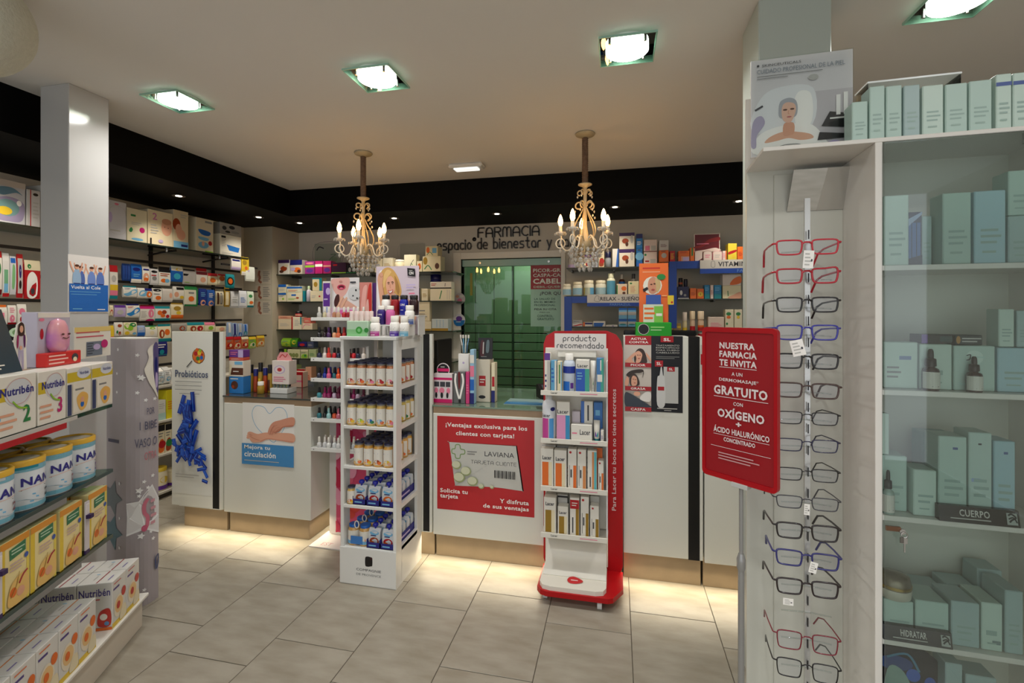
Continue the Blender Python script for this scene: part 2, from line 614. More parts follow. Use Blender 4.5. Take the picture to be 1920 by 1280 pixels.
def bottle(w, h, body, els, cap='W', capf=0.22, neck=0.5, name='bottle', seg=14, capr=None, sh=0.12):
    r = w / 2; cz = h * (1 - capf)
    rn = r * neck
    mb = MB().lathe([(r * 0.9, 0), (r, h * 0.02), (r, cz - h * sh), (r * 0.85, cz - h * sh * 0.4), (rn, cz), (rn, cz + 0.002)], body, seg)
    k_r = r + 0.0004
    hb = cz - h * sh - h * 0.02
    m = lambda u, v, k: ((k_r + k * 0.0003) * sin((u - 0.5) * 2.6), -(k_r + k * 0.0003) * cos((u - 0.5) * 2.6), h * 0.02 + v * hb)
    art(mb, m, els, hb / (2.6 * r), 8, 1)
    o = mb.build(name)
    cr = capr * r if capr else rn * 1.12
    MB().lathe([(cr, cz), (cr, h * 0.985), (cr * 0.9, h)], cap, seg).build('cap', o)
    return o


def jar(w, h, body, els, lid='Y', lidf=0.16, name='jar', seg=18):
    r = w / 2; cz = h * (1 - lidf)
    mb = MB().lathe([(r * 0.88, 0), (r, h * 0.05), (r, cz - h * 0.08), (r * 0.86, cz - 0.001)], body, seg)
    hb = cz - h * 0.13
    m = lambda u, v, k: ((r + k * 0.0004) * sin((u - 0.5) * 3.0), -(r + k * 0.0004) * cos((u - 0.5) * 3.0), h * 0.05 + v * hb)
    art(mb, m, els, hb / (3.0 * r), 9, 1)
    o = mb.build(name)
    MB().lathe([(r * 0.92, cz), (r * 0.94, h * 0.99), (r * 0.86, h)], lid, seg).build('lid', o)
    return o


def tubepack(w, d, h, body, els, cap='W', name='tube'):
    mb = MB()
    n = 12; vs = []
    for z, a, b in ((h * 0.18, 0.42, 0.9), (h * 0.6, 0.47, 0.7), (h, 0.5, 0.08)):
        for k in range(n):
            t = 2 * pi * k / n
            vs.append((w * a * cos(t), d / 2 * b * sin(t), z))
    fs = [[i * n + k, i * n + (k + 1) % n, (i + 1) * n + (k + 1) % n, (i + 1) * n + k] for i in range(2) for k in range(n)] + [list(range(2 * n, 3 * n)), list(range(n))[::-1]]
    mb.add(vs, fs, body, True)
    art(mb, lambda u, v, k: ((u - .5) * w * 0.6, -d / 2 * (0.9 - 0.8 * v) - 0.001 - k * EPS, h * (0.2 + 0.78 * v)), els, h / w, 2, 2)
    o = mb.build(name)
    MB().lathe([(w * 0.34, 0), (w * 0.36, h * 0.17), (w * 0.3, h * 0.185)], cap, 12).build('cap', o)
    return o


CATS = dict(box='box', bag='bag', bot='bottle', jar='jar', tube='tube', pile='box')


def make(kind, w, d, h, body, els, opt):
    if kind == 'box': return carton(w, d, h, body, els, top=opt.get('top'))
    if kind == 'bag': return pouch(w, d, h, body, els, top=opt.get('top'))
    if kind == 'bot': return bottle(w, h, body, els, opt.get('cap', 'W'), opt.get('capf', 0.22), opt.get('neck', 0.5), capr=opt.get('capr'))
    if kind == 'jar': return jar(w, h, body, els, opt.get('cap', 'W'), opt.get('capf', 0.16))
    if kind == 'tube': return tubepack(w, d, h, body, els, opt.get('cap', 'W'))


def row(pl, z, items, anchor, place, group=None, depth=0.08, inset=0.0, rev=False, hang=False):
    """items: (x0, x1, [(ytop, kind, desc, body, art, opt)...]) in one row; a list stacks upwards"""
    n = len(items)
    for i, it in enumerate(items):
        x0, x1, lev = it[:3]
        if not isinstance(lev, list): lev = [lev]
        s0, _ = pl.hit(x0, 600); s1, _ = pl.hit(x1, 600)
        sc = (s0 + s1) / 2; zb = z + 0.0006
        idx = (n - 1 - i) if rev else i
        for j, L in enumerate(lev):
            ytop, kind, desc, body, els = L[:5]
            opt = L[5] if len(L) > 5 else {}
            wd = (s1 - s0) * opt.get('wf', 1) - 0.0015
            zt = pl.hit((x0 + x1) / 2, ytop)[1]
            if hang: zb = pl.hit((x0 + x1) / 2, opt['yb'])[1]
            hh = max(zt - zb, 0.012)
            dd = opt.get('d', depth)
            if kind in ('bot', 'jar'): dd = wd
            o = make(kind, wd, dd, hh, body, els, opt)
            q = sc + opt.get('ds', 0)
            yy = inset + opt.get('in', 0) + dd / 2
            o.location = pl.at(q, yy, zb)
            o.rotation_euler = (0, 0, pl.a + opt.get('rz', 0))
            lab = f'{desc}, {ORD[idx]} from {anchor} {place}'
            if j and len(lev) > 1: lab = f'upper {desc}, {ORD[idx]} from {anchor} {place}'
            tag(o, lab, CATS[kind], group)
            zb += hh + 0.0010

import re as _re


def wordcheck():
    for o in bpy.data.objects:
        if 'label' in o and len(_re.findall(r"[A-Za-z0-9][A-Za-z0-9'\u2019-]*", o['label'])) > 16: print('LONG', o['label'])
# ------------------------------------------------------------------ the room
XL, YB, XR, YF = -3.96, 4.825, 2.6, -3.2
COLX, COLY = -3.60, 4.39          # boxed-out corner
EX, EY = -3.06, 3.97              # edge of the high ceiling
DX0, DX1, DZ = -1.62, -0.549, 2.045   # doorway to the back room
TW, TL = 0.394, 0.5445
WALL = mat((206, 200, 186), 0.75, noise=0.04, scale=2)
CEILM = mat((226, 223, 218), 0.85, noise=0.02, scale=1.2)
BLACKM = mat((4, 4, 4), 0.6, spec=0.1)
GROUT = mat((96, 88, 76), 0.9)
TILEM = mat((164, 157, 143), 0.36, noise_color=(146, 138, 122), scale=5, stretch=(1.0, 3.0, 1.0), bump=0.04, bscale=60)

fl = MB().box(XL - 0.1, 0.16, -0.12, XR, 7.2, -0.0035, GROUT).box(XL - 0.1, YF, -0.12, XR, 0.16, -0.0035, TILEM)
floor = struct(fl, 'floor')
tiles = [MB().box(0.0015, 0.0015, -0.003, TW - 0.0015, TL - 0.0015, 0, TILEM, b=0.0012)]
base = tiles[0].build('tile')
COL.objects.unlink(base)
n = 0
kx = -11
while 0.068 + kx * TW < 2.0:
    x0 = 0.068 + kx * TW
    y0 = (2.404 if kx % 2 == 0 else 2.232) - 5 * TL
    while y0 < 4.3:
        if x0 > -4.3 and y0 + TL > 0.15 and not (y0 > 2.9 and -2.6 < x0 < 1.5 and y0 > 3.4):
            t = base.copy(); COL.objects.link(t); t.parent = floor; t.location = (x0, y0, 0)
            n += 1
        y0 += TL
    kx += 1

struct(MB().box(XL - 0.12, YF, 0, XL, YB + 0.12, SOFF + 0.3, WALL), 'wall_left')
mb = MB().box(XL, YB, 0, DX0, YB + 0.12, SOFF + 0.3, WALL).box(DX1, YB, 0, XR, YB + 0.12, SOFF + 0.3, WALL)
mb.box(DX0, YB, DZ, DX1, YB + 0.12, SOFF + 0.3, WALL)
struct(mb, 'wall_back')
struct(MB().box(XR, YF, 0, XR + 0.12, YB + 0.12, SOFF + 0.3, WALL), 'wall_right')
struct(MB().box(XL, COLY, 0, COLX, YB, SOFF, mat((186, 178, 158), 0.6)), 'wall_corner')
struct(MB().box(EX, YF, CEIL, XR, EY, CEIL + 0.1, CEILM), 'ceiling')
bm_ = MB().prism([(XL, YF), (EX, YF), (EX, EY), (XR, EY), (XR, YB), (XL, YB)], SOFF, CEIL + 0.1, BLACKM)
struct(bm_, 'trim_1')             # the black dropped ceiling along the walls
# doorway frame
fr = MB()
fr.box(DX0 - 0.085, YB - 0.02, 0, DX0, YB + 0.13, DZ + 0.07, WHITE, b=0.003)
fr.box(DX1, YB - 0.02, 0, DX1 + 0.045, YB + 0.13, DZ + 0.07, WHITE, b=0.003)
fr.box(DX0, YB - 0.02, DZ, DX1, YB + 0.13, DZ + 0.07, WHITE, b=0.003)
struct(fr, 'trim_2')
# back room shell
BR = mat((150, 160, 140), 0.7)
mb = MB().box(-3.2, 6.9, 0, 1.2, 7.0, 2.7, BR).box(-3.3, YB + 0.12, 0, -3.2, 7.0, 2.7, BR).box(1.2, YB + 0.12, 0, 1.3, 7.0, 2.7, BR).box(-3.3, YB + 0.12, 2.65, 1.3, 7.0, 2.75, BR)
struct(mb, 'wall_back_room')

# sliding glass doors
GG = glass((208, 228, 212), 0.015)
GEDGE = mat((30, 60, 48), 0.3)
for nm, a, b, yy in (('door_1', DX0 + 0.01, -1.06, YB + 0.05), ('door_2', -1.085, DX1 - 0.01, YB + 0.085)):
    o = struct(MB().box(a, yy, 0.01, b, yy + 0.01, DZ - 0.075, GG), nm)
    e = MB().box(a, yy - 0.001, 0.01, a + 0.006, yy + 0.011, DZ - 0.075, GEDGE).box(b - 0.006, yy - 0.001, 0.01, b, yy + 0.011, DZ - 0.075, GEDGE).build('glass_edge', o)
    hx = a + 0.09 if nm == 'door_1' else b - 0.07
    if nm == 'door_1':
        MB().box(hx - 0.012, yy - 0.02, 1.66, hx + 0.012, yy - 0.001, 1.90, mat((150, 140, 50), 0.4)).build('door_handle', o)
struct(MB().box(DX0, YB + 0.03, DZ - 0.075, DX1, YB + 0.11, DZ - 0.005, mat((150, 190, 180), 0.3)), 'trim_3')
t3 = bpy.data.objects['trim_3']
for bx in (-1.42, -0.68):
    MB().lathe([(0.012, 0), (0.012, 0.006)], CHROME, 12).build('bolt', t3, (bx, YB + 0.028, DZ - 0.04)).rotation_euler = (pi / 2, 0, 0)

# drawer wall of the back room
PW = Plane(0, 5.62, 0)
GRN = mat((160, 184, 156), 0.5)
cab = thing('drawer_cabinet', 'tall pale medicine cabinet with doors and shallow drawers behind the glass doorway', 'cabinet', loc=(-1.6, 5.62, 0))
c0 = -1.6
Xs = [PW.hit(x, 600)[0] for x in (815, 853, 891, 926, 963, 1002, 1040, 1078, 1116)]
zt = 2.35
zd = [PW.hit(940, y)[1] for y in (608, 625, 642, 658, 674, 690, 706, 722, 738, 754, 770, 790)]
MB().box(Xs[0] - c0 - .02, 0.021, 0, Xs[-1] - c0 + .02, 0.5, zt + 0.02, mat((60, 70, 58), 0.6)).build('body', cab)
for i in range(len(Xs) - 1):
    a, b = Xs[i] - c0 + 0.004, Xs[i + 1] - c0 - 0.004
    MB().box(a, 0, zd[0] + 0.006, b, 0.02, zt, GRN, b=0.002).build('door', cab)
for i in range(0, len(Xs) - 1, 2):
    a, b = Xs[i] - c0 + 0.004, Xs[min(i + 2, len(Xs) - 1)] - c0 - 0.004
    for j in range(len(zd) - 1):
        MB().box(a, 0, zd[j + 1] + 0.010, b, 0.02, zd[j] - 0.004, GRN, b=0.002).build('drawer', cab)

# pillars
struct(MB().box(-2.923, 1.868, 0, -2.732, 2.065, CEIL, mat((186, 185, 183), 0.12, coat=0.4), b=0.003), 'pillar')
PR = mat((178, 186, 178), 0.3)
struct(MB().box(0.523, 1.932, 0, 0.768, 2.16, CEIL, PR, b=0.004), 'pillar_wall_side')

# ------------------------------------------------------------------ ceiling fittings
LAMPG = glass((196, 226, 212), 0.05)
EM = mat((255, 252, 240), 0.5, emit=14)
BORDER = mat((150, 190, 172), 0.3)
lamp_l = ['square frosted glass ceiling lamp by the white pillar', 'square glass ceiling lamp just before the crystal chandelier with cream fabric, pillar side',
          'square glass ceiling lamp between the two chandeliers and the camera, third along', 'square glass ceiling lamp above the tall white glass cabinet']
lamp_l = ['square glass ceiling lamp beside the glossy white pillar', 'square glass ceiling lamp, second in line from the glossy white pillar',
          'square glass ceiling lamp, third in line, next before the cabinet pillar', 'square glass ceiling lamp above the tall white cosmetics cabinet']


def ceiling_lamp():
    t = thing('ceiling_lamp', '', 'lamp', 'square glass ceiling lamps')
    MB().box(-0.119, -0.119, -0.026, 0.119, 0.119, -0.020, LAMPG, b=0.001).build('glass_plate', t)
    e = MB()
    for a, b, c, d_ in ((-0.12, -0.12, 0.12, -0.116), (-0.12, 0.116, 0.12, 0.12), (-0.12, -0.116, -0.116, 0.116), (0.116, -0.116, 0.12, 0.116)):
        e.box(a, b, -0.0275, c, d_, -0.0185, BORDER)
    e.build('glass_edge', t)
    MB().lathe([(0.092, -0.02), (0.092, -0.028), (0.07, -0.036), (0.0001, -0.040)], EM, 28).build('diffuser', t)
    MB().lathe([(0.10, 0), (0.10, -0.019)], mat((225, 225, 220), 0.4), 28).build('housing', t)
    for k in range(4):
        a = pi / 4 + k * pi / 2
        MB().lathe([(0.006, -0.032), (0.006, -0.019)], CHROME, 8, c=(0.103 * cos(a), 0.103 * sin(a))).build('clip', t)
    return t


cl0 = ceiling_lamp()
for i, lx in enumerate(LAMPS_X):
    o = cl0 if i == 0 else dup(cl0)
    o.location = (lx, LAMPS_Y if i < 3 else 2.06, CEIL); o['label'] = lamp_l[i]
bpy.context.view_layer.update()


def downlight():
    t = thing('recessed_spotlight', '', 'spotlight', 'recessed spotlights in the black dropped ceiling')
    MB().lathe([(0.030, 0.0), (0.046, -0.001), (0.047, -0.006), (0.043, -0.009), (0.03, -0.006)], mat((110, 105, 98), 0.3, metal=0.7), 20).build('ring', t)
    MB().lathe([(0.028, -0.003), (0.02, -0.008), (0.0001, -0.01)], mat((255, 240, 215), 0.5, emit=14), 16).build('bulb', t)
    return t


dl_l = ['recessed spotlight over the baby boxes on the side wall shelf', 'recessed spotlight over the far end of the side wall shelf',
        'recessed spotlight in the inner corner of the black ceiling', 'recessed spotlight behind the chandelier nearer the corner',
        'recessed spotlight above the black wall lettering', 'recessed spotlight beside the chandelier nearer the white cabinet', 'recessed spotlight at the edge of the tall white cabinet']
d0 = downlight()
for i, (dx, dy) in enumerate(DOWN[:7]):
    o = d0 if i == 0 else dup(d0)
    o.location = (dx, dy, SOFF); o['label'] = dl_l[i]

# emergency light
t = thing('emergency_light', 'small white emergency light box fixed on the ceiling between the chandeliers', 'light', loc=(-1.156, 3.576, CEIL), rotz=radians(0))
MB().box(-0.14, -0.055, -0.035, 0.14, 0.055, 0, mat((215, 215, 210), 0.3), b=0.012).build('housing', t)
MB().box(-0.10, -0.04, -0.046, 0.10, 0.04, -0.035, mat((240, 242, 240), 0.2, emit=0.9), b=0.006).build('diffuser', t)

# round paper lantern
p = Vector((0, 0, EYE)) + Vector(ray(-70, 34)) * 1.62
t = thing('paper_lantern', 'round white textured paper lantern hanging by the ceiling corner', 'lantern', loc=(p.x, p.y, p.z))
pr = [(0.185 * sin(pi * i / 24) + 0.0001, -0.185 * cos(pi * i / 24)) for i in range(25)]
MB().lathe(pr, mat((205, 205, 190), 0.8, noise=0.06, scale=60, bump=0.5, bscale=90), 40).build('shade', t)
MB().tube([(0, 0, 0.18), (0, 0, CEIL - p.z)], 0.004, 'W').build('cord', t)

# ------------------------------------------------------------------ chandeliers
GOLDW = mat((186, 170, 136), 0.35, noise=0.1, scale=30)
CRY = mat((214, 212, 206), 0.05, spec=.9, alpha=.55)
FLAME = mat((255, 190, 104), 0.4, emit=42)
CANDLE = mat((226, 220, 204), 0.5)
SLEEVE = mat((120, 92, 70), 0.8, noise=0.4, scale=60)


def scroll(mb, a, z, r0, rr, th, flip=1):
    """a flat C scroll in the radial plane of angle a"""
    pts = []
    for i in range(13):
        t_ = i / 12 * pi * 1.55
        R = rr * (1 - 0.035 * i)
        pts.append((r0 + rr - R * cos(t_), z + flip * R * sin(t_)))
    mb.tube([(q * cos(a), q * sin(a), zz) for q, zz in pts], th, GOLDW, 6)


def crystal_mb(s=1.0):
    m = MB()
    r = 0.0062 * s; h = 0.02 * s
    m.lathe([(0.0001, 0), (r, -h * 0.35), (r * 0.9, -h * 0.6), (0.0001, -h)], CRY, 6, smooth=False)
    return m


def chandelier(phase):
    t = thing('crystal_chandelier', '', 'chandelier', 'crystal chandeliers over the counters')
    MB().lathe([(0.0001, 0), (0.058, 0), (0.066, -0.006), (0.06, -0.014), (0.02, -0.03), (0.0001, -0.03)], GOLDW, 24).build('canopy', t)
    mb = MB()
    prf = [(0.017 + 0.005 * (i % 2), -0.03 - i * 0.0063) for i in range(48)]
    mb.lathe(prf, SLEEVE, 12)
    mb.build('chain_sleeve', t)
    MB().lathe([(0.012, -0.325), (0.045, -0.333), (0.045, -0.339), (0.02, -0.35), (0.012, -0.36), (0.011, -0.60), (0.02, -0.66), (0.035, -0.70), (0.04, -0.73), (0.015, -0.76), (0.0001, -0.78)], GOLDW, 16).build('stem', t)
    for k in range(5):
        a = phase + 2 * pi * k / 5
        mb = MB()
        scroll(mb, a, -0.392, 0.012, 0.022, 0.0045)
        mb.build('upper_scroll', t)
        mb = MB()
        scroll(mb, a, -0.475, 0.012, 0.030, 0.005)
        mb.build('lower_scroll', t)
    for k in range(5):
        a = phase + 2 * pi * k / 5 + 0.3
        mb = MB()
        pts = [(0.012, -0.49), (0.03, -0.53), (0.062, -0.59), (0.075, -0.645), (0.06, -0.69), (0.02, -0.72)]
        mb.tube([(q * cos(a), q * sin(a), zz) for q, zz in spline(pts, False, 3)], 0.004, GOLDW, 6)
        mb.build('cage_bar', t)
    for k in range(5):
        a = phase + 2 * pi * k / 5
        mb = MB()
        pts = [(0.02, -0.70), (0.05, -0.675), (0.075, -0.70), (0.09, -0.745), (0.12, -0.765), (0.150, -0.745), (0.163, -0.71), (0.160, -0.68), (0.165, -0.655)]
        mb.tube([(q * cos(a), q * sin(a), zz) for q, zz in spline(pts, False, 3)], 0.0058, mat((218, 212, 196), 0.25), 7)
        lo = []
        for i in range(15):
            th = 2 * pi * i / 15
            lo.append(((0.165 + 0.031 * cos(th)) * cos(a), (0.165 + 0.031 * cos(th)) * sin(a), -0.715 + 0.031 * sin(th)))
        mb.tube(lo, 0.0045, mat((218, 212, 196), 0.25), 6, closed=True)
        arm = mb.build('arm', t)
        cx, cy = 0.165 * cos(a), 0.165 * sin(a)
        MB().lathe([(0.004, -0.665), (0.03, -0.652), (0.037, -0.640), (0.034, -0.640), (0.008, -0.648)], CRY, 12, c=(cx, cy)).build('drip_cup', arm)
        MB().lathe([(0.0115, -0.652), (0.0115, -0.600), (0.009, -0.598)], CANDLE, 12, c=(cx, cy)).build('candle', arm)
        MB().lathe([(0.008, -0.598), (0.0145, -0.583), (0.0165, -0.568), (0.0125, -0.546), (0.006, -0.529), (0.0008, -0.521)], FLAME, 12, c=(cx, cy)).build('bulb', arm)
    cm = crystal_mb().build('crystal')
    big = crystal_mb(1.7).build('crystal')

    def cr(src, x, y, z):
        c = src.copy(); COL.objects.link(c); c.parent = t; c.location = (x, y, z)
    for k in range(5):
        a = phase + 2 * pi * k / 5
        for da in range(6):
            b = a + da * pi / 3
            cr(cm, 0.165 * cos(a) + 0.036 * cos(b), 0.165 * sin(a) + 0.036 * sin(b), -0.642)
        cr(big, 0.165 * cos(a), 0.165 * sin(a), -0.695)
        cr(big, 0.165 * cos(a), 0.165 * sin(a), -0.748)
        for q, zz in ((0.05, -0.405), (0.066, -0.50), (0.07, -0.54)):
            cr(cm, q * cos(a), q * sin(a), zz)
        for q, zz, da in ((0.11, -0.775, 0), (0.13, -0.76, 0.12), (0.075, -0.73, 0.3)):
            cr(cm, q * cos(a + da), q * sin(a + da), zz)
    for R, zz, n_ in ((0.10, -0.755, 16), (0.095, -0.785, 16), (0.082, -0.815, 14), (0.066, -0.845, 11), (0.04, -0.875, 7)):
        for k in range(n_):
            a = phase + 2 * pi * k / n_ + R * 9
            cr(big, R * cos(a), R * sin(a), zz)
    cr(big, 0, 0, -0.86)
    bpy.data.objects.remove(cm); bpy.data.objects.remove(big)
    for z_, R in ((-0.765, 0.095), (-0.80, 0.088), (-0.835, 0.07)):
        MB().tube([(R * cos(2 * pi * i / 24), R * sin(2 * pi * i / 24), z_) for i in range(24)], 0.0022, GOLDW, 5, closed=True).build('crystal_ring', t)
    rod = MB()
    for z_, R in ((-0.765, 0.095), (-0.80, 0.088), (-0.835, 0.07)):
        for k in range(3):
            a = 2 * pi * k / 3
            rod.tube([(0, 0, -0.72), (R * cos(a), R * sin(a), z_)], 0.0015, GOLDW, 4)
    rod.build('ring_hanger', t)
    return t


ch = chandelier(radians(1))
ch.location = (-1.813, 3.15, CEIL); ch['label'] = 'crystal chandelier hanging over the nail polish stand, nearer the boxed corner'
c2 = dup(ch, (-0.198, 3.125, CEIL), radians(28.6))
c2['label'] = 'crystal chandelier hanging beside the black wall lettering, above the red stand'

# ------------------------------------------------------------------ wall lettering
PWB = Plane(0, YB, 0)


def letters(body, x0, x1, yb, yt, name, label, thick=.13, depth=0.022):
    """yb: baseline pixel, yt: cap line pixel"""
    s0, zb = PWB.hit(x0, yb); s1 = PWB.hit(x1, yt)[0]; zt_ = PWB.hit(x0, yt)[1]
    t = thing(name, label, 'sign', loc=(s0, YB, zb))
    gl, W_ = strokes(body)
    BL = mat((8, 8, 8), 0.35)
    kx_ = (s1 - s0) / W_; kz = zt_ - zb
    for x_0, st in gl:
        m = MB()
        for pl_ in st:
            L, R = ribbon([(p[0] + x_0, p[1]) for p in pl_], thick)
            for i in range(len(L) - 1):
                q = [L[i], L[i + 1], R[i + 1], R[i]]
                m.plate([(a[0] * kx_, a[1] * kz) for a in q], -depth, 0, BL)
        m.build('letter', t)
    return t


letters('FARMACIA', 897, 1011, 445, 428, 'wall_sign', 'raised black capital lettering reading FARMACIA on the wall above the doorway')
letters('espacio de bienestar y salud', 821, 1094, 469, 450, 'wall_sign', 'lower line of raised black lettering, reading espacio de bienestar y')
# ------------------------------------------------------------------ counters
YC = 2.66                       # front face of the counters and upright panels
CTOP = 0.925
PC = Plane(0, YC, 0)
WH2 = mat((222, 222, 212), 0.38, noise=0.02, scale=2)
DTOP = mat((62, 66, 62), 0.12, coat=0.5)
GTOP = mat((112, 134, 116), 0.06, coat=0.6)


PLB = mat((158, 138, 110), 0.45, noise=0.08, scale=14)


def plinth(t, x0, x1, y1, ox):
    MB().box(x0 - ox, 0.05, 0, x1 - ox, y1 - YC, 0.148, PLB, b=0.002).build('plinth', t)


def counter(x0, x1, y1, label, top, px0, px1, side=0.0):
    t = thing('sales_counter', label, 'counter', loc=(x0, YC, 0))
    wd = x1 - x0
    MB().box(0, 0, 0.150, wd, y1 - YC, CTOP - 0.05, WH2, b=0.002).build('body', t)
    MB().box(0.0, 0.004, CTOP - 0.05, wd, y1 - YC, CTOP - 0.010, BEIGE, b=0.001).build('edge_band', t)
    MB().box(-0.004, -0.008, CTOP - 0.010, wd + 0.004, y1 - YC, CTOP, top, b=0.001).build('worktop', t)
    plinth(t, px0, px1, y1, x0)
    return t


def totem(x0, xs, x1, x2, y1, label, ztop=1.347, px=None):
    """white upright, black inlay from xs to x1, white edge to x2"""
    t = thing('upright_panel', label, 'panel', loc=(x0, YC, 0))
    zb = 0.16
    MB().box(0, 0, zb, xs - x0, y1 - YC, ztop, WH2, b=0.002).build('white_board', t)
    MB().box(xs - x0, 0.004, zb - 0.004, x1 - x0, y1 - YC, ztop - 0.001, mat((8, 8, 9), 0.35)).build('black_inlay', t)
    if x2 > x1:
        MB().box(x1 - x0, 0, zb, x2 - x0, y1 - YC, ztop, WH2, b=0.001).build('white_edge', t)
    if px:
        MB().box(px[0] - x0 + .01, 0.0, zb - 0.003, px[1] - x0, 0.13, zb, WH2).build('foot_board', t) if y1 < 2.7 else None
        MB().box(px[0] - x0, 0.05, 0, px[1] - x0, 0.14, zb - 0.004, PLB, b=0.001).build('plinth', t)
    return t


totem(-2.977, -2.646, -2.591, -2.561, 2.684, 'tall white upright panel with the blue bacteria poster and black stripe', px=(-2.925, -2.575))
counter(-2.553, -1.898, 3.40, 'white sales counter with dark glass top and the foot massage poster', DTOP, -2.553, -1.945)
totem(-1.40, -1.135, -1.094, -1.077, 2.684, 'white upright panel with black stripe behind the baby food stand', px=(-1.38, -1.081))
counter(-1.070, 0.031, 3.36, 'white sales counter with greenish glass top and red loyalty card poster', GTOP, -1.070, 0.031)
totem(0.040, 0.377, 0.434, 0.450, 2.80, 'white upright panel with the red and black hair care poster', px=(0.042, 0.446))
counter(0.458, 1.5, 3.36, 'white sales counter between the hair care panel and the red hanging sign', DTOP, 0.458, 1.5)

# posters on the counters


def poster(x0, y0, x1, y1, els, label, body='W', pl=PC, off=0.0, name='poster', group=None, cat='poster'):
    s0, za = pl.hit(x0, y0); s1, zb = pl.hit(x1, y1)
    w_, h_ = s1 - s0, za - zb
    mb = MB().box(-w_ / 2, -0.0012, 0, w_ / 2, 0, h_, body)
    art(mb, lambda u, v, k: (-w_ / 2 + u * w_, -0.0012 - k * EPS, v * h_), els, h_ / w_)
    o = mb.build(name, None, pl.at((s0 + s1) / 2, -off, zb))
    o.rotation_euler = (0, 0, pl.a)
    return tag(o, label, cat, group)


SK = (226, 168, 140); SK2 = (196, 128, 100); WT = 'F'
# probiotics
els = [('c', 0.67, 0.865, 0.048, 'D'), ('c', 0.67, 0.865, 0.044, (214, 120, 50)), ('c', 0.60, 0.88, 0.014, 'R'), ('c', 0.70, 0.885, 0.015, 'Y'), ('c', 0.75, 0.855, 0.012, 'B'), ('c', 0.66, 0.85, 0.013, 'E'),
       ('c', 0.58, 0.85, 0.011, 'O'), ('c', 0.72, 0.90, 0.009, 'L'), ('c', 0.64, 0.905, 0.010, 'O'), ('c', 0.77, 0.875, 0.008, 'R'), ('c', 0.70, 0.83, 0.009, 'Y'),
       ('w', [(0.38, 0.795), (0.52, 0.835)], 0.006, 'U'),
       ('t', 'Probióticos', 0.08, 0.73, 0.92, 0.775, (60, 74, 110), 0.012),
       ('l', 0.08, 0.70, 0.95, 0.708, 1, 'G'), ('l', 0.08, 0.675, 0.95, 0.683, 1, 'G'), ('l', 0.08, 0.65, 0.95, 0.658, 1, 'G'), ('l', 0.2, 0.625, 0.85, 0.633, 1, 'G'), ('l', 0.1, 0.10, 0.7, 0.13, 2, 'g')]
r2 = random.Random(3)
rods = []
centre = [(0.26, 0.56), (0.55, 0.58), (0.42, 0.53), (0.35, 0.48), (0.5, 0.5), (0.30, 0.43), (0.55, 0.42), (0.45, 0.40), (0.38, 0.36), (0.6, 0.35), (0.3, 0.33), (0.5, 0.32), (0.15, 0.30), (0.2, 0.27), (0.42, 0.28), (0.7, 0.28), (0.55, 0.26),
          (0.8, 0.26), (0.65, 0.23), (0.85, 0.2), (0.9, 0.15), (0.82, 0.17), (0.35, 0.24), (0.5, 0.22), (0.25, 0.23), (0.45, 0.46), (0.4, 0.42), (0.56, 0.38), (0.48, 0.36), (0.88, 0.24), (0.75, 0.21), (0.92, 0.1), (0.44, 0.55), (0.36, 0.56), (0.5, 0.54), (0.45, 0.44), (0.52, 0.47), (0.36, 0.40), (0.42, 0.34), (0.34, 0.30), (0.56, 0.30), (0.62, 0.29), (0.48, 0.26), (0.72, 0.25), (0.38, 0.27), (0.25, 0.29), (0.6, 0.24), (0.18, 0.33), (0.86, 0.22), (0.78, 0.23)]
for i, (u, v) in enumerate(centre):
    a = r2.uniform(0.9, 2.3) if i < 12 else r2.uniform(0, pi)
    L = 0.062 if i < 12 or i in (32, 33, 34, 35, 36, 37) else 0.036
    if i > 28: L = 0.022
    du, dv = cos(a) * L * 3.3, sin(a) * L
    c = ((16, 60, 170), (12, 44, 140), (28, 80, 190))[i % 3]
    rods.append(('w', [(max(.03, u - du), v - dv), (min(.97, u + du), v + dv)], 0.030 if i < 12 or i > 31 else 0.021, c))
    rods.append(('w', [(max(.03, u - du * .9) - 0.01, v - dv * .9 + 0.003), (min(.97, u + du * .9) - 0.01, v + dv * .9 + 0.003)], 0.005, (60, 120, 220)))
poster(324, 626, 397, 930, els + rods, 'tall white poster with blue rod bacteria and a round magnified picture', body=(222, 222, 214), off=0.0003)
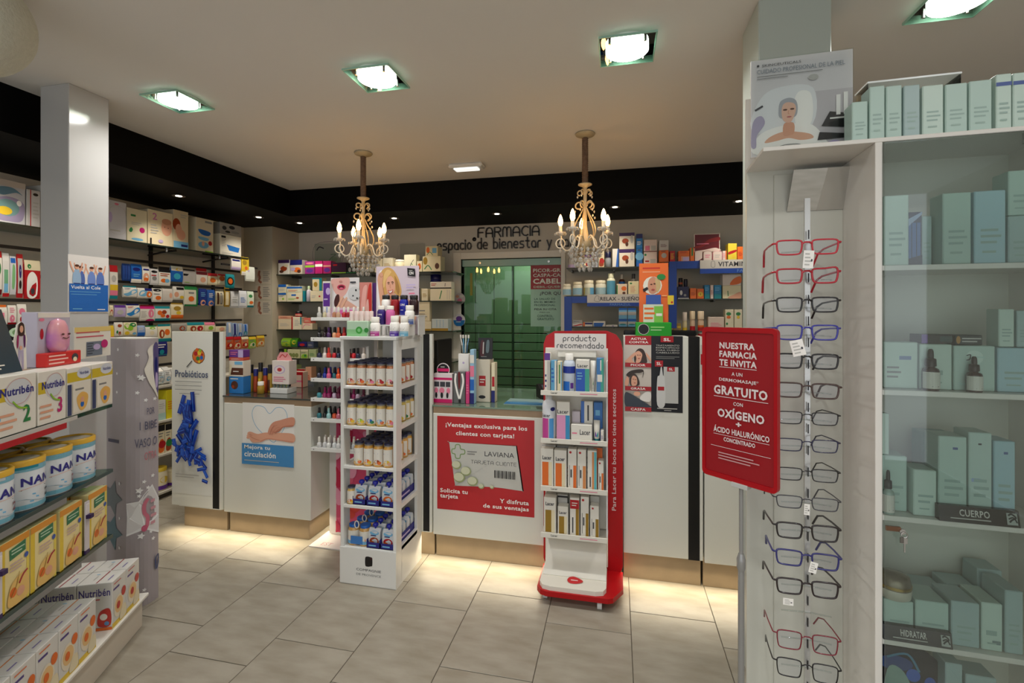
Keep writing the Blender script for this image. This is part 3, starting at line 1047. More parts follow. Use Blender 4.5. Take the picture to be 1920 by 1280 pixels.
# foot poster
hand = [('e', .15, .50, .035, .03, (232, 178, 152)), ('e', .115, .46, .03, .022, (232, 178, 152)), ('e', .11, .43, .028, .02, (226, 168, 140)), ('s', [(0.14, 0.42), (0.10, 0.50), (0.16, 0.53), (0.30, 0.50), (0.45, 0.53), (0.72, 0.54), (0.99, 0.53), (0.99, 0.40), (0.75, 0.41), (0.5, 0.42), (0.36, 0.37), (0.2, 0.36)], SK),
        ('s', [(0.50, 0.52), (0.53, 0.62), (0.60, 0.70), (0.72, 0.74), (0.99, 0.80), (0.99, 0.66), (0.80, 0.63), (0.72, 0.56), (0.62, 0.53), (0.55, 0.50)], (214, 150, 124)),
        ('W', [(0.56, 0.54), (0.6, 0.62), (0.68, 0.66)], 0.006, SK2), ('W', [(0.61, 0.54), (0.66, 0.61), (0.73, 0.63)], 0.006, SK2), ('W', [(0.15, 0.46), (0.24, 0.42), (0.34, 0.40)], 0.006, SK2), ('W', [(0.14, 0.49), (0.2, 0.47)], 0.006, SK2), ('W', [(0.36, 0.38), (0.5, 0.435), (0.75, 0.42), (0.99, 0.41)], 0.010, (206, 140, 116)), ('W', [(0.99, 0.67), (0.8, 0.64), (0.72, 0.575), (0.62, 0.54)], 0.012, (190, 120, 96)), ('W', [(0.545, 0.50), (0.57, 0.58), (0.63, 0.66)], 0.008, (190, 120, 96)), ('W', [(0.585, 0.50), (0.61, 0.57)], 0.007, (190, 120, 96)), ('W', [(0.655, 0.52), (0.69, 0.58), (0.75, 0.61)], 0.007, (190, 120, 96))]
els = [('O', [(0.53, 0.84), (0.42, 0.94), (0.26, 0.95), (0.19, 0.82), (0.27, 0.62), (0.5, 0.44), (0.6, 0.38), (0.66, 0.42), (0.8, 0.6), (0.87, 0.8), (0.8, 0.93), (0.66, 0.94)], 0.008, 'S')] + hand + [
    ('r', 0.0, 0.0, 1, 0.34, (70, 140, 196)), ('t', 'Mejora tu', 0.05, 0.235, 0.55, 0.315, WT, 0.02), ('t', 'circulación', 0.05, 0.125, 0.66, 0.215, WT, 0.02), ('l', 0.05, 0.05, 0.9, 0.08, 1, 'g')]
poster(455, 754, 552, 876, els, 'white and blue poster of two hands massaging a foot inside a heart outline', body=(236, 234, 228), off=0.0003)
# loyalty card poster
RP = (186, 36, 42)
els = [('t', '¡Ventajas exclusiva para los', 0.09, 0.875, 0.93, 0.935, WT, 0.02), ('t', 'clientes con tarjeta!', 0.20, 0.79, 0.80, 0.85, WT, 0.02),
       ('s', [(0.13, 0.715), (0.14, 0.725), (0.5, 0.725), (0.80, 0.725), (0.82, 0.71), (0.85, 0.5), (0.88, 0.28), (0.87, 0.265), (0.6, 0.28), (0.22, 0.265), (0.19, 0.28), (0.16, 0.5)], (196, 196, 188)),
       ('O', [(0.20, 0.70), (0.24, 0.70), (0.25, 0.66), (0.29, 0.65), (0.29, 0.61), (0.25, 0.60), (0.24, 0.56), (0.20, 0.56), (0.19, 0.60), (0.16, 0.61), (0.16, 0.65), (0.19, 0.66)], 0.01, (120, 150, 90)),
       ('t', 'LAVIANA', 0.50, 0.60, 0.80, 0.65, 'U', 0.0), ('T', 'TARJETA CLIENTE', 0.36, 0.515, 0.82, 0.55, 'U', 0.1),
       ('l', 0.32, 0.60, 0.42, 0.65, 2, 'G')]
for i in range(17):
    els.append(('r', 0.60 + i * 0.013, 0.38, 0.60 + i * 0.013 + (0.009, 0.004, 0.006)[i % 3], 0.46, 'K'))
for (u, v, r) in ((0.21, 0.49, 0.05), (0.31, 0.43, 0.055), (0.24, 0.36, 0.06), (0.38, 0.33, 0.055), (0.47, 0.285, 0.03), (0.58, 0.285, 0.02)):
    els += [('e', u, v, r, r * 0.9, (150, 160, 112)), ('e', u - 0.005, v + 0.006, r * 0.86, r * 0.74, (206, 208, 178))]
els += [('t', 'Solicita tu', 0.04, 0.19, 0.33, 0.235, WT, 0.02), ('t', 'tarjeta', 0.04, 0.12, 0.23, 0.175, WT, 0.02), ('t', 'Y disfruta', 0.66, 0.13, 0.95, 0.175, WT, 0.02), ('t', 'de sus ventajas', 0.49, 0.055, 0.95, 0.11, WT, 0.02)]
poster(820, 779, 1002, 970, els, 'large red poster showing a loyalty card with green ovals and a barcode', body=RP, off=0.0003)
# hair care poster
HK = (20, 22, 30); HR = (170, 20, 34)
els = [('r', 0, 0, 0.46, 1, (206, 196, 186)), ('r', 0.0, 0.88, 0.46, 1, HR), ('t', 'ACTUA', 0.10, 0.945, 0.38, 0.975, WT, 0.02), ('t', 'CONTRA', 0.07, 0.90, 0.41, 0.93, WT, 0.02),
       ('s', [(0.18, 0.64), (0.17, 0.76), (0.24, 0.83), (0.33, 0.81), (0.38, 0.70), (0.37, 0.64)], (62, 46, 40)), ('s', [(.19, .64), (.20, .70), (.18, .77), (.24, .80), (.30, .76), (.29, .70), (.26, .65)], SK), ('e', .225, .745, .012, .005, 'D'), ('e', .265, .745, .012, .005, 'D'), ('e', .243, .70, .02, .006, (180, 80, 80)), ('s', [(0.0, 0.65), (0.05, 0.70), (0.17, 0.78), (0.18, 0.74), (0.12, 0.69), (0.16, 0.64)], SK), ('s', [(0.37, 0.78), (0.45, 0.70), (0.45, 0.66), (0.38, 0.73)], SK),
       ('r', 0, 0.585, 0.46, 0.64, HR), ('t', 'PICOR', 0.10, 0.597, 0.36, 0.627, WT, 0.02),
       ('s', [(0.02, 0.48), (0.12, 0.54), (0.32, 0.55), (0.30, 0.44), (0.33, 0.52), (0.26, 0.51), (0.16, 0.50), (0.08, 0.45)], (50, 38, 34)), ('s', [(0.10, 0.34), (0.08, 0.44), (0.14, 0.50), (0.22, 0.46), (0.25, 0.35)], (62, 46, 40)), ('s', [(.12, .34), (.11, .42), (.14, .47), (.20, .45), (.215, .38), (.19, .34)], SK), ('e', .145, .425, .012, .004, 'D'), ('e', .185, .42, .012, .004, 'D'), ('e', .17, .375, .018, .005, (180, 80, 80)), ('s', [(.0, .40), (.04, .46), (.07, .42), (.05, .34), (.0, .34)], SK),
       ('r', 0, 0.275, 0.46, 0.33, HR), ('t', 'GRASA', 0.10, 0.287, 0.36, 0.317, WT, 0.02),
       ('s', [(0.0, 0.08), (0.0, 0.24), (0.10, 0.23), (0.24, 0.17), (0.42, 0.09), (0.45, 0.06), (0.1, 0.06)], (52, 60, 72)), ('s', [(0.26, 0.18), (0.36, 0.26), (0.45, 0.25), (0.44, 0.14), (0.32, 0.14)], (228, 224, 218)), ('e', 0.21, 0.235, 0.06, 0.03, SK),
       ('r', 0, 0.0, 0.46, 0.058, HR), ('t', 'CASPA', 0.10, 0.012, 0.36, 0.045, WT, 0.02),
       ('r', 0.62, 0.92, 0.84, 1, HR), ('t', 'SL', 0.67, 0.935, 0.79, 0.975, WT, 0.03),
       ('t', 'TRATAMIENTO', 0.54, 0.868, 0.94, 0.888, 'g', 0.01), ('t', 'ESPECIFICO', 0.54, 0.838, 0.94, 0.858, 'g', 0.01), ('t', 'PARA CUERO', 0.54, 0.806, 0.94, 0.826, 'g', 0.01), ('t', 'CABELLUDO', 0.54, 0.774, 0.94, 0.794, 'g', 0.01), ('l', 0.54, 0.70, 0.94, 0.74, 2, 'G'),
       ('r', 0.52, 0.60, 0.66, 0.68, HR), ('t', 'SL', 0.55, 0.62, 0.63, 0.66, WT, 0.02),
       ('r', 0.67, 0.125, 0.92, 0.60, (190, 190, 186)), ('r', 0.73, 0.54, 0.86, 0.60, HR), ('t', 'SL', 0.76, 0.555, 0.83, 0.585, WT, 0.02),
       ('s', [(0.56, 0.10), (0.56, 0.44), (0.60, 0.49), (0.62, 0.59), (0.64, 0.59), (0.66, 0.49), (0.69, 0.44), (0.69, 0.10)], (206, 206, 204)), ('r', 0.57, 0.29, 0.68, 0.34, HR), ('r', 0.56, 0.05, 0.90, 0.062, 'g'), ('r', 0.68, 0.028, 0.80, 0.036, 'g')]
poster(1172, 629, 1280, 774, els, 'red and black hair care poster with three photos of women and a bottle', body=HK, off=0.0003)
# partly hidden poster beside the red sign
poster(1313, 646, 1372, 772, [('r', 0, 0.55, 1, 1, (190, 188, 180)), ('r', 0, 0.70, 1, 0.86, HR), ('t', 'SL', 0.1, 0.74, 0.4, 0.82, WT, 0.02), ('l', 0.05, 0.1, 0.9, 0.5, 6, 'U')], 'narrow white notice with red band half hidden behind the red hanging sign', pl=Plane(0, YC, 0), body=(214, 214, 208), off=0.0095)
# ------------------------------------------------------------------ shelving on the side wall
PLX = -3.70
PL = Plane(PLX, 0, 90)                    # front of the hanging goods, viewer's right = +Y
PB = Plane(-3.60, 0, 90)                  # front edge of the top glass shelf
RAIL = mat((24, 22, 22), 0.5)
zTop = PB.hit(330, 464)[1]
SHG = glass((150, 190, 175), 0.06)
sh = thing('wall_shelving', 'wall mounted shelving with a top glass shelf and black hook rails', 'shelving', loc=(-3.60, 1.9, 0))


def rail(z0, ya, yb, d=0.02, x=PLX - 0.017):
    MB().box(x - d - (-3.60), ya - 1.9, z0 - 0.010, x - (-3.60), yb - 1.9, z0 + 0.010, RAIL).build('hook_rail', sh)


MB().box(-0.345, 0.0, zTop - 0.010, 0, 4.05 - 1.9, zTop, SHG).build('glass_shelf', sh)
MB().box(0.0, 0.0, zTop - 0.011, 0.003, 4.05 - 1.9, zTop + 0.001, mat((28, 40, 36), 0.3)).build('shelf_edge', sh)
for y in (2.05, 2.75, 3.30, 3.85):
    b = MB()
    b.tube([(-0.34, y - 1.9, zTop - 0.05), (-0.20, y - 1.9, zTop - 0.03), (-0.05, y - 1.9, zTop - 0.018)], 0.008, RAIL, 6)
    b.build('bracket', sh)
    MB().lathe([(0.014, 0), (0.016, -0.014), (0.010, -0.02)], CHROME, 10, c=(-0.14, y - 1.9)).build('shelf_clip', sh).location = (0, 0, zTop - 0.0105)
for y in (2.76, 3.33, 3.98):
    MB().box(-0.358, y - 1.9 - 0.012, 0.1, -0.338, y - 1.9 + 0.012, zTop - 0.012, RAIL).build('upright', sh)
rows_y = {'A': (492, 510), 'B': (534, 541), 'C': (570, 575), 'D': (602, 602), 'E': (640, 636)}
zA = PL.hit(330, 496)[1]; zB = PL.hit(330, 534)[1]; zC = PL.hit(290, 568)[1]; zD = PL.hit(330, 602)[1]; zE = PL.hit(290, 640)[1]
for z_ in (zA, zB, zC, zD, zE, zE - 0.2):
    rail(z_, 2.0, 4.1)
# top shelf boxes
row(PB, zTop, [
    (-12, 50, [(338, 'box', 'clear pack with grey and yellow baby dish', (196, 196, 200), [('s', [(0.1, .1), (.5, .04), (.9, .1), (.95, .5), (.5, .62), (.05, .5)], (150, 140, 170)), ('e', .45, .36, .36, .2, (110, 150, 150)), ('e', .35, .28, .24, .1, 'Y'), ('e', .8, .5, .08, .07, 'F'), ('r', .0, .86, 1, 1, (196, 186, 176)), ('s', [(.05, .7), (.3, .64), (.7, .74), (.9, .7), (.6, .84), (.2, .82)], (90, 130, 150))])]),
    (52, 78, [(356, 'box', 'grey and white striped box', (200, 198, 196), [('r', 0.25, 0.003, 0.32, 0.997, 'R'), ('e', .65, .88, .2, .04, 'K'), ('l', .45, .2, .9, .7, 5, 'g')])]),
    (80, 202, [(360, 'box', 'long white baby care box behind pillar', 'W', style(0))]),
    (205, 239, [(377, 'box', 'white and lilac clear box', (206, 206, 212), [('e', .1, .55, .12, .14, 'I'), ('e', .45, .92, .12, .03, 'P'), ('l', .1, .18, .8, .26, 1, 'g'), ('O', [(.1, .2), (.9, .2), (.9, .8), (.1, .8)], .006, 'g')])]),
    (240, 278, [(392, 'box', 'cream box with green leaf and pink dot', (222, 214, 184), [('r', .18, .76, .42, .82, 'E'), ('s', [(.1, .34), (.2, .42), (.28, .36), (.22, .28), (.12, .28)], 'E'), ('c', .74, .38, .085, 'M'), ('e', .5, .08, .3, .04, 'S'), ('l', .2, .5, .7, .6, 2, 'g')])]),
    (279, 326, [(396, 'box', 'cream box with pink numeral and baby face', (226, 212, 178), [('t', '2', .18, .72, .36, .92, (200, 120, 170), .02), ('e', .74, .55, .22, .25, SK), ('e', .74, .72, .2, .09, (196, 140, 110)), ('e', .66, .56, .02, .015, 'D'), ('e', .8, .54, .02, .015, 'D'), ('r', .08, .003, .14, .18, 'K'), ('e', .5, .12, .1, .05, 'I'), ('l', .1, .3, .4, .6, 4, 'g')])]),
    (327, 355, [(395, 'box', 'cream box with red haired baby photo', (220, 204, 170), [('e', .2, .62, .26, .16, 'A'), ('e', .34, .48, .22, .16, SK), ('e', .5, .36, .3, .14, SK), ('r', .003, .003, .997, .18, 'S'), ('r', .5, .05, .94, .11, 'N'), ('l', .45, .8, .9, .92, 2, 'g')], {'d': 0.25})]),
    (369, 402, [(410, 'box', 'cream box with blue basins and red dot', (218, 208, 180), [('s', [(.15, .66), (.8, .62), (.72, .5), (.3, .52)], 'B'), ('s', [(.15, .44), (.7, .42), (.62, .34), (.22, .36)], 'S'), ('e', .42, .2, .3, .1, 'S'), ('e', .4, .24, .08, .07, SK), ('c', .8, .28, .07, 'R'), ('r', .5, .88, .9, .94, 'G'), ('r', .5, .003, .97, .04, 'L')])]),
    (414, 454, [(441, 'box', 'white box with blue baby bath', (226, 222, 206), [('p', [(.3, .52), (.92, .44), (.86, .2), (.42, .24)], (30, 110, 190)), ('r', .06, .82, .26, .92, 'K'), ('l', .08, .4, .28, .8, 5, 'g'), ('l', .08, .04, .6, .14, 2, 'g')], {'d': 0.2}),
                (420, 'box', 'grey box with black prints', (150, 148, 142), [('e', .2, .55, .1, .18, 'K'), ('e', .55, .7, .14, .16, 'K'), ('e', .7, .3, .2, .12, 'G'), ('e', .35, .25, .12, .1, 'K')], {'d': 0.2})]),
], 'lantern end', 'on top glass shelf', 'boxes on the top glass shelf', depth=0.2, inset=0.01)

# hanging goods: (x0, x1, ytop, ybottom, desc, body, art, header)


def hang(items, place, pl=PL, d=0.016):
    row(pl, 0, [(a, b, [(yt, 'bag', ds, bd, ar, dict(yb=yb, d=d, top=tp))]) for a, b, yt, yb, ds, bd, ar, tp in items], 'the pillar', place, 'packs hanging on the wall rails', hang=True)


k2 = ('K', 0.08)
hang([
    (206, 221, 497, 560, 'tall red white and pink toy card', 'W', [('r', 0, .8, 1, 1, 'R'), ('e', .5, .6, .3, .1, 'g'), ('r', 0, .25, 1, .42, 'Y'), ('r', 0, .1, 1, .25, 'P'), ('r', 0, 0, 1, .1, 'T')], None),
    (230, 245, 494, 526, 'dark blue ribbed pack', (34, 70, 140), [('r', .3, .05, .36, .95, 'N'), ('r', .6, .05, .66, .95, 'N')], None),
    (246, 266, 495, 530, 'bright blue soother pack', 'B', [('r', 0, 0, 1, .2, 'W'), ('e', .5, .72, .36, .1, 'N'), ('l', .2, .3, .8, .5, 2, 'S')], None),
    (267, 281, 499, 530, 'white pack with peach picture', 'W', [('e', .5, .35, .4, .25, 'H'), ('e', .5, .2, .35, .12, 'O'), ('r', .1, .75, .9, .85, 'N')], None),
    (282, 297, 503, 534, 'pale grey soother pack', (206, 204, 204), [('e', .5, .8, .4, .08, 'K'), ('e', .5, .4, .3, .12, 'G'), ('l', .1, .5, .9, .65, 1, 'R')], k2),
    (298, 320, 505, 535, 'white pack under black header', 'W', [('r', 0, .82, 1, 1, 'K'), ('e', .4, .3, .25, .12, 'O'), ('e', .7, .3, .2, .12, 'S'), ('l', .1, .55, .9, .78, 2, 'A')], ('K', .16)),
    (321, 343, 499, 528, 'blue pack with white top', 'B', [('r', 0, .7, 1, 1, 'W'), ('e', .6, .8, .2, .1, 'Y'), ('e', .5, .35, .3, .2, (60, 170, 200))], None),
    (344, 367, 507, 533, 'grey pack with black corner mark', (190, 186, 182), [('p', [(0, .75), (.45, .75), (.3, .6), (0, .6)], 'K'), ('c', .6, .45, .18, 'g'), ('l', .1, .1, .6, .2, 1, 'L')], k2),
    (368, 389, 508, 533, 'white pack with red header', 'W', [('r', 0, .72, 1, .95, 'Z'), ('e', .6, .35, .25, .2, 'H')], ('R', .2)),
    (390, 408, 512, 534, 'small pack with red cap band', 'C', [('r', 0, .75, 1, 1, 'R'), ('e', .5, .4, .3, .2, 'O')], None),
    (409, 427, 514, 534, 'green edged pack with orange picture', 'C', [('r', .8, 0, 1, 1, 'E'), ('e', .4, .6, .3, .25, 'O'), ('r', 0, .85, .8, 1, 'R')], None),
], 'on the highest hook rail')
hang([
    (231, 257, 538, 557, 'white feeding spoon pack with blue swoosh', 'W', style(6, 'S', 'N'), ('T', .12)),
    (258, 285, 540, 559, 'white pack with blue swoosh and peach', 'W', [('s', [(.1, .3), (.5, .2), (.7, .5), (.6, .8), (.2, .7)], 'S'), ('e', .8, .4, .2, .3, 'O'), ('r', .5, .75, 1, 1, 'N')], None),
    (286, 304, 540, 566, 'white pack with black oval logo', 'W', [('e', .5, .85, .45, .1, 'K'), ('e', .6, .3, .3, .15, 'O'), ('l', .1, .5, .9, .65, 1, 'G')], k2),
    (305, 324, 541, 566, 'plain pearl grey pack', (210, 204, 196), [('e', .8, .5, .15, .2, 'H')], None),
    (325, 345, 537, 562, 'white pack with dark ribbon label', 'W', [('r', .3, .75, 1, .95, 'K'), ('e', .3, .4, .22, .2, 'H'), ('e', .8, .2, .2, .12, 'Y')], None),
    (346, 371, 539, 574, 'green edged cream pack', (222, 218, 196), [('r', 0, .88, 1, 1, 'E'), ('r', 0, 0, 1, .1, 'E'), ('r', .88, 0, 1, 1, 'E'), ('e', .5, .4, .22, .14, 'O'), ('r', .3, .68, .7, .76, 'G')], ('E', .06)),
    (374, 388, 541, 572, 'dark blue pack with pear shaped picture', (20, 50, 130), [('e', .5, .15, .35, .18, 'H'), ('l', .2, .5, .8, .8, 3, 'S')], None),
    (389, 403, 543, 573, 'mid blue pack with pear shaped picture', (40, 90, 170), [('e', .5, .15, .35, .18, 'H'), ('l', .2, .5, .8, .8, 3, 'W')], None),
    (405, 420, 546, 573, 'cream pack with two brown tools', 'C', [('r', .15, .1, .4, .9, 'D'), ('r', .55, .1, .8, .9, 'G'), ('r', .62, .2, .7, .8, 'W')], None),
    (421, 431, 540, 575, 'narrow yellow edged pack', 'X', [('r', .2, .1, .8, .8, 'C')], ('Y', .06)),
    (433, 448, 546, 577, 'white bottle shaped pack', (216, 216, 216), [('l', .2, .3, .8, .7, 3, 'g')], None),
], 'on the second hook rail')
hang([
    (206, 213, 572, 592, 'small brown and red pack', 'C', [('e', .5, .3, .4, .3, 'R')], None),
    (215, 236, 572, 594, 'lilac pack with dark top', 'I', [('r', 0, .8, 1, 1, 'V'), ('e', .5, .4, .3, .2, 'g')], None),
    (237, 262, 572, 595, 'white pack with bright blue swoosh', 'W', style(6, (40, 130, 200), 'R'), ('N', .1)),
    (263, 290, 574, 601, 'white pack with crimson header', 'W', [('r', 0, .82, 1, 1, 'M'), ('e', .75, .5, .2, .3, 'P'), ('l', .05, .2, .45, .7, 5, 'g'), ('s', [(.4, 0), (.6, .12), (.9, .1), (.95, 0)], 'M')], ('Z', .1)),
    (291, 319, 574, 601, 'white pack with teal header and biscuits', 'W', [('r', 0, .84, 1, 1, 'T'), ('r', 0, 0, 1, .16, 'T'), ('e', .3, .55, .16, .16, 'O'), ('e', .6, .6, .16, .14, 'A'), ('e', .5, .35, .16, .12, 'O'), ('e', .82, .3, .12, .12, 'R')], None),
    (321, 344, 570, 597, 'amber pack with cream centre', 'C', [('r', 0, 0, 1, .25, 'O'), ('e', .5, .7, .3, .16, 'X'), ('e', .6, .4, .2, .12, 'Y')], ('X', .08)),
], 'on the third hook rail')
hang([
    (206, 214, 610, 640, 'small yellow and pink pack', 'Y', [('r', 0, 0, 1, .3, 'P')], None),
    (215, 231, 604, 630, 'white pack with tiny tan pictures', 'W', [('e', .6, .75, .25, .12, 'A'), ('e', .6, .2, .15, .15, 'A'), ('e', .3, .3, .12, .12, 'E')], None),
    (232, 257, 604, 629, 'green and yellow vegetable pack', 'C', [('e', .25, .7, .22, .22, 'L'), ('e', .7, .8, .25, .16, 'E'), ('e', .6, .3, .22, .2, 'C'), ('e', .25, .2, .18, .14, 'Y'), ('e', .5, .55, .2, .18, 'L'), ('e', .8, .15, .15, .1, 'S')], None),
    (258, 272, 610, 630, 'pale blue pack', (150, 170, 206), style(2, 'B', 'W'), None),
    (273, 295, 612, 632, 'white pack with green top mark', 'W', [('e', .6, .85, .25, .12, 'L'), ('e', .55, .4, .2, .2, 'C')], ('E', .1)),
    (296, 321, 611, 640, 'teal edged pack with tan loops', 'C', [('e', .3, .5, .2, .28, 'A'), ('e', .7, .6, .2, .2, 'O'), ('r', 0, 0, 1, .2, 'T')], ('T', .12)),
    (322, 350, 606, 622, 'grey pack with brown oval', (160, 158, 150), [('e', .7, .4, .2, .3, 'A')], None),
    (351, 383, 604, 622, 'cream pack with teal header and fruit', 'C', [('r', 0, .7, 1, 1, 'T'), ('e', .35, .35, .18, .28, 'A'), ('e', .75, .35, .18, .28, 'R')], None),
    (384, 403, 604, 622, 'pink topped cream pack', 'C', [('r', 0, .7, 1, 1, 'P'), ('e', .6, .4, .25, .2, 'L')], None),
    (404, 424, 606, 624, 'cream pack with black top', 'C', [('r', 0, .72, 1, 1, 'K'), ('e', .6, .4, .25, .2, 'H')], None),
], 'on the fourth hook rail')
# blue brushes hanging near the end
hang([(426 + 10 * i, 435 + 10 * i, 604 + i, (636, 640, 634, 630)[i], ('pale blue', 'dark navy', 'grey blue', 'teal blue')[i] + ' slim hanging brush pack', (150, 170, 200), [('e', .5, .25, .35, .2, ('S', 'N', 'B', 'T')[i]), ('r', .3, .4, .7, .95, ('W', 'N', 'g', 'B')[i])], None) for i in range(4)], 'on the far hook rail', pl=Plane(-3.62, 0, 90), d=0.014)
hang([(205 + 22 * i, 226 + 22 * i, 640, 668 + (i % 2) * 4, ds, bd, ar, tp) for i, (ds, bd, ar, tp) in enumerate([
    ('cream pack with fruit pictures', 'C', style(4, 'O', 'R', 'E'), None), ('white pack with teal foot', 'W', style(2, 'T', 'R'), None), ('grey pack with two ovals', 'g', style(5, 'U', 'B'), None), ('dark teal pack', 'T', style(1, 'K', 'W'), None), ('teal and navy small pack', 'T', style(8, 'N', 'W', 'T'), None)])], 'on the fifth hook rail')

# lower shelves of the side wall seen between the grey stand and the upright panel
low = thing('low_wall_shelf', 'white low wall shelves with baby food seen past the grey star stand', 'shelving', loc=(-3.5, 2.2, 0))
for yy in (722, 787, 850, 920):
    z_ = Plane(-3.5, 0, 90).hit(310, yy)[1]
    MB().box(-0.45, 0, z_ - 0.016, 0, 2.1, z_, mat((200, 194, 180), 0.5)).build('shelf', low)
z_ = Plane(-3.5, 0, 90).hit(310, 920)[1]
MB().box(-0.45, 0, 0, -0.03, 2.1, z_ - 0.016, mat((70, 62, 52), 0.6)).build('base', low)
PLOW = Plane(-3.52, 0, 90)
for yb_, place, its in (
    (722, 'on the upper low shelf', [(296, 308, (690, 'bag', 'clear bag of pale cloths', (206, 214, 214), style(4, 'S', 'g', 'W'))), (309, 321, (688, 'bag', 'clear bag of white cloths', (220, 222, 220), style(4, 'W', 'S', 'g'))), (322, 340, (690, 'box', 'pale box', 'W', style(0)))]),
    (787, 'on the second low shelf', [(296, 311, (750, 'box', 'white box with aqua foot', (220, 220, 208), style(2, 'Q', 'g'))), (312, 330, (730, 'box', 'bright yellow box', (216, 202, 30), style(0, 'O')))]),
    (850, 'on the third low shelf', [(296, 309, (796, 'box', 'cream box with tan food picture', 'C', style(4, 'O', 'R', 'K'))), (310, 322, (794, 'box', 'cream box with green leaf picture', 'C', style(4, 'A', 'E', 'K'))), (323, 340, (794, 'box', 'cream box with red food picture', 'C', style(4, 'R', 'E', 'K')))]),
    (920, 'on the lowest wall shelf', [(296, 321, (876, 'jar', 'cream tub with purple foot band', 'C', [('r', 0, 0, 1, .25, 'V'), ('e', .5, .6, .2, .2, 'Y')], {'cap': 'Y'})), (323, 345, (878, 'jar', 'cream tub with violet band', 'C', [('r', 0, 0, 1, .25, 'V')], {'cap': 'C'}))]),
):
    row(PLOW, Plane(-3.5, 0, 90).hit(310, yb_)[1], its, 'the star stand', place, 'goods on the low wall shelves', depth=0.09)

# goods beyond the lantern: wall behind the milk display, photo's own leftmost strip
hang([
    (-14, 4, 470, 552, 'tall red and green rattle card', 'W', [('r', 0, .85, 1, 1, 'R'), ('e', .5, .6, .4, .2, 'E'), ('r', 0, 0, 1, .12, 'Z')], None),
    (5, 18, 474, 556, 'white blister with green bottle', (216, 214, 210), [('r', .2, .3, .8, .62, (110, 170, 130)), ('r', .2, .1, .8, .3, 'S'), ('r', 0, 0, 1, .08, 'R')], None),
    (19, 31, 480, 552, 'clear blister with blue header', (206, 208, 212), [('r', .1, .82, .9, .95, 'B'), ('s', [(.3, .2), (.7, .2), (.8, .7), (.4, .75)], (120, 180, 120))], None),
    (32, 44, 476, 558, 'red blister with dark handles', 'R', [('r', .1, .1, .9, .9, 'g'), ('e', .5, .6, .2, .16, 'N'), ('e', .5, .3, .2, .1, 'K')], None),
    (46, 76, 488, 560, 'red card with white baby bottle', 'R', [('r', 0, .74, 1, 1, 'C'), ('e', .3, .84, .12, .06, 'E'), ('s', [(.2, .06), (.75, .06), (.8, .5), (.6, .68), (.35, .68), (.15, .5)], 'F'), ('e', .5, .2, .12, .08, 'U')], None),
    (-14, 14, 575, 612, 'white box with pink picture', 'W', [('r', .2, .2, .8, .7, 'P')], ('O', .1)),
    (15, 31, 572, 608, 'slim white pack with pink dots', 'W', [('e', .5, .3, .3, .2, 'P'), ('r', 0, 0, 1, .1, 'R'), ('l', .2, .6, .8, .9, 3, 'P')], None),
    (33, 50, 570, 610, 'white pack with two pink rattles', 'W', [('e', .5, .65, .35, .16, 'P'), ('e', .5, .3, .25, .14, 'R')], None),
], 'left of the tall pillar'.replace('left of', 'beside'))
ps = Plane(-3.66, 0, 90)
poster(8, 608, 56, 654, [('e', .5, .68, .34, .2, (190, 220, 190)), ('e', .55, .68, .26, .14, (120, 160, 110)), ('e', .8, .8, .1, .08, 'R'), ('c', .35, .25, .13, 'F'), ('c', .65, .2, .14, 'F'), ('c', .35, .25, .06, 'K'), ('c', .65, .2, .07, 'R')], 'black card with a green soother clip and white rings', body='K', pl=ps, name='soother_card', cat='pack')

# three anatomical leg notices on the boxed corner
PCN = Plane(0, COLY, 0)
for i, (ya, yb) in enumerate(((506, 532), (535, 561), (564, 590))):
    poster(479, ya, 508, yb, [('W', [(.28, .95), (.24, .7), (.3, .45), (.24, .25), (.4, .08)], .16, (150, 92, 70)), ('W', [(.2, .9), (.16, .6), (.22, .4)], .07, (176, 124, 96)), ('l', .5, .15, .95, .9, 6, 'G')],
           ('uppermost', 'middle', 'lowest')[i] + ' of three paper leg diagrams pinned on the boxed corner', body=(196, 186, 168), pl=PCN, off=0.0002, name='leg_diagram', group='leg diagrams')
# end-of-rail goods in front of the corner: duck, white cards
PE = Plane(-3.60, 0, 90)
hang([
    (434, 452, 484, 506, 'pale card with dark logo', 'W', [('r', .1, .75, .9, .9, 'N'), ('r', 0, 0, 1, .25, 'I')], ('D', .1)),
    (453, 467, 482, 516, 'yellow duck printed card', 'Y', [('e', .4, .7, .3, .14, 'X'), ('e', .6, .4, .2, .1, 'O'), ('r', 0, 0, 1, .2, 'W')], None),
    (461, 478, 500, 527, 'plain white hanging card', (220, 226, 216), [('e', .3, .7, .1, .08, 'I')], None),
    (424, 440, 514, 540, 'round teal toy pack', 'T', [('c', .5, .5, .3, 'K'), ('c', .5, .5, .2, 'O')], None),
    (449, 463, 545, 577, 'grey white wipes pack', (212, 216, 222), style(0), None),
    (464, 476, 546, 576, 'white and green wipes pack', (214, 226, 208), [('e', .5, .7, .3, .1, 'E'), ('e', .6, .3, .3, .1, 'O'), ('r', 0, 0, 1, .12, 'T')], None),
    (424, 438, 631, 655, 'orange snack bag', (200, 92, 44), style(4, 'R', 'C', 'R'), None),
    (439, 452, 631, 655, 'orange and red snack bag', (206, 80, 40), style(4, 'C', 'R', 'R'), None),
    (453, 466, 631, 653, 'peach snack bag', (214, 130, 80), style(4, 'R', 'C', 'C'), None),
    (467, 480, 631, 653, 'lime green snack bag', 'L', style(4, 'C', 'E', 'Y'), None),
    (482, 496, 629, 650, 'yellow and orange snack bag', (216, 150, 50), style(4, 'C', 'O', 'Y'), None),
], 'at the rail end', pl=PE, d=0.016)
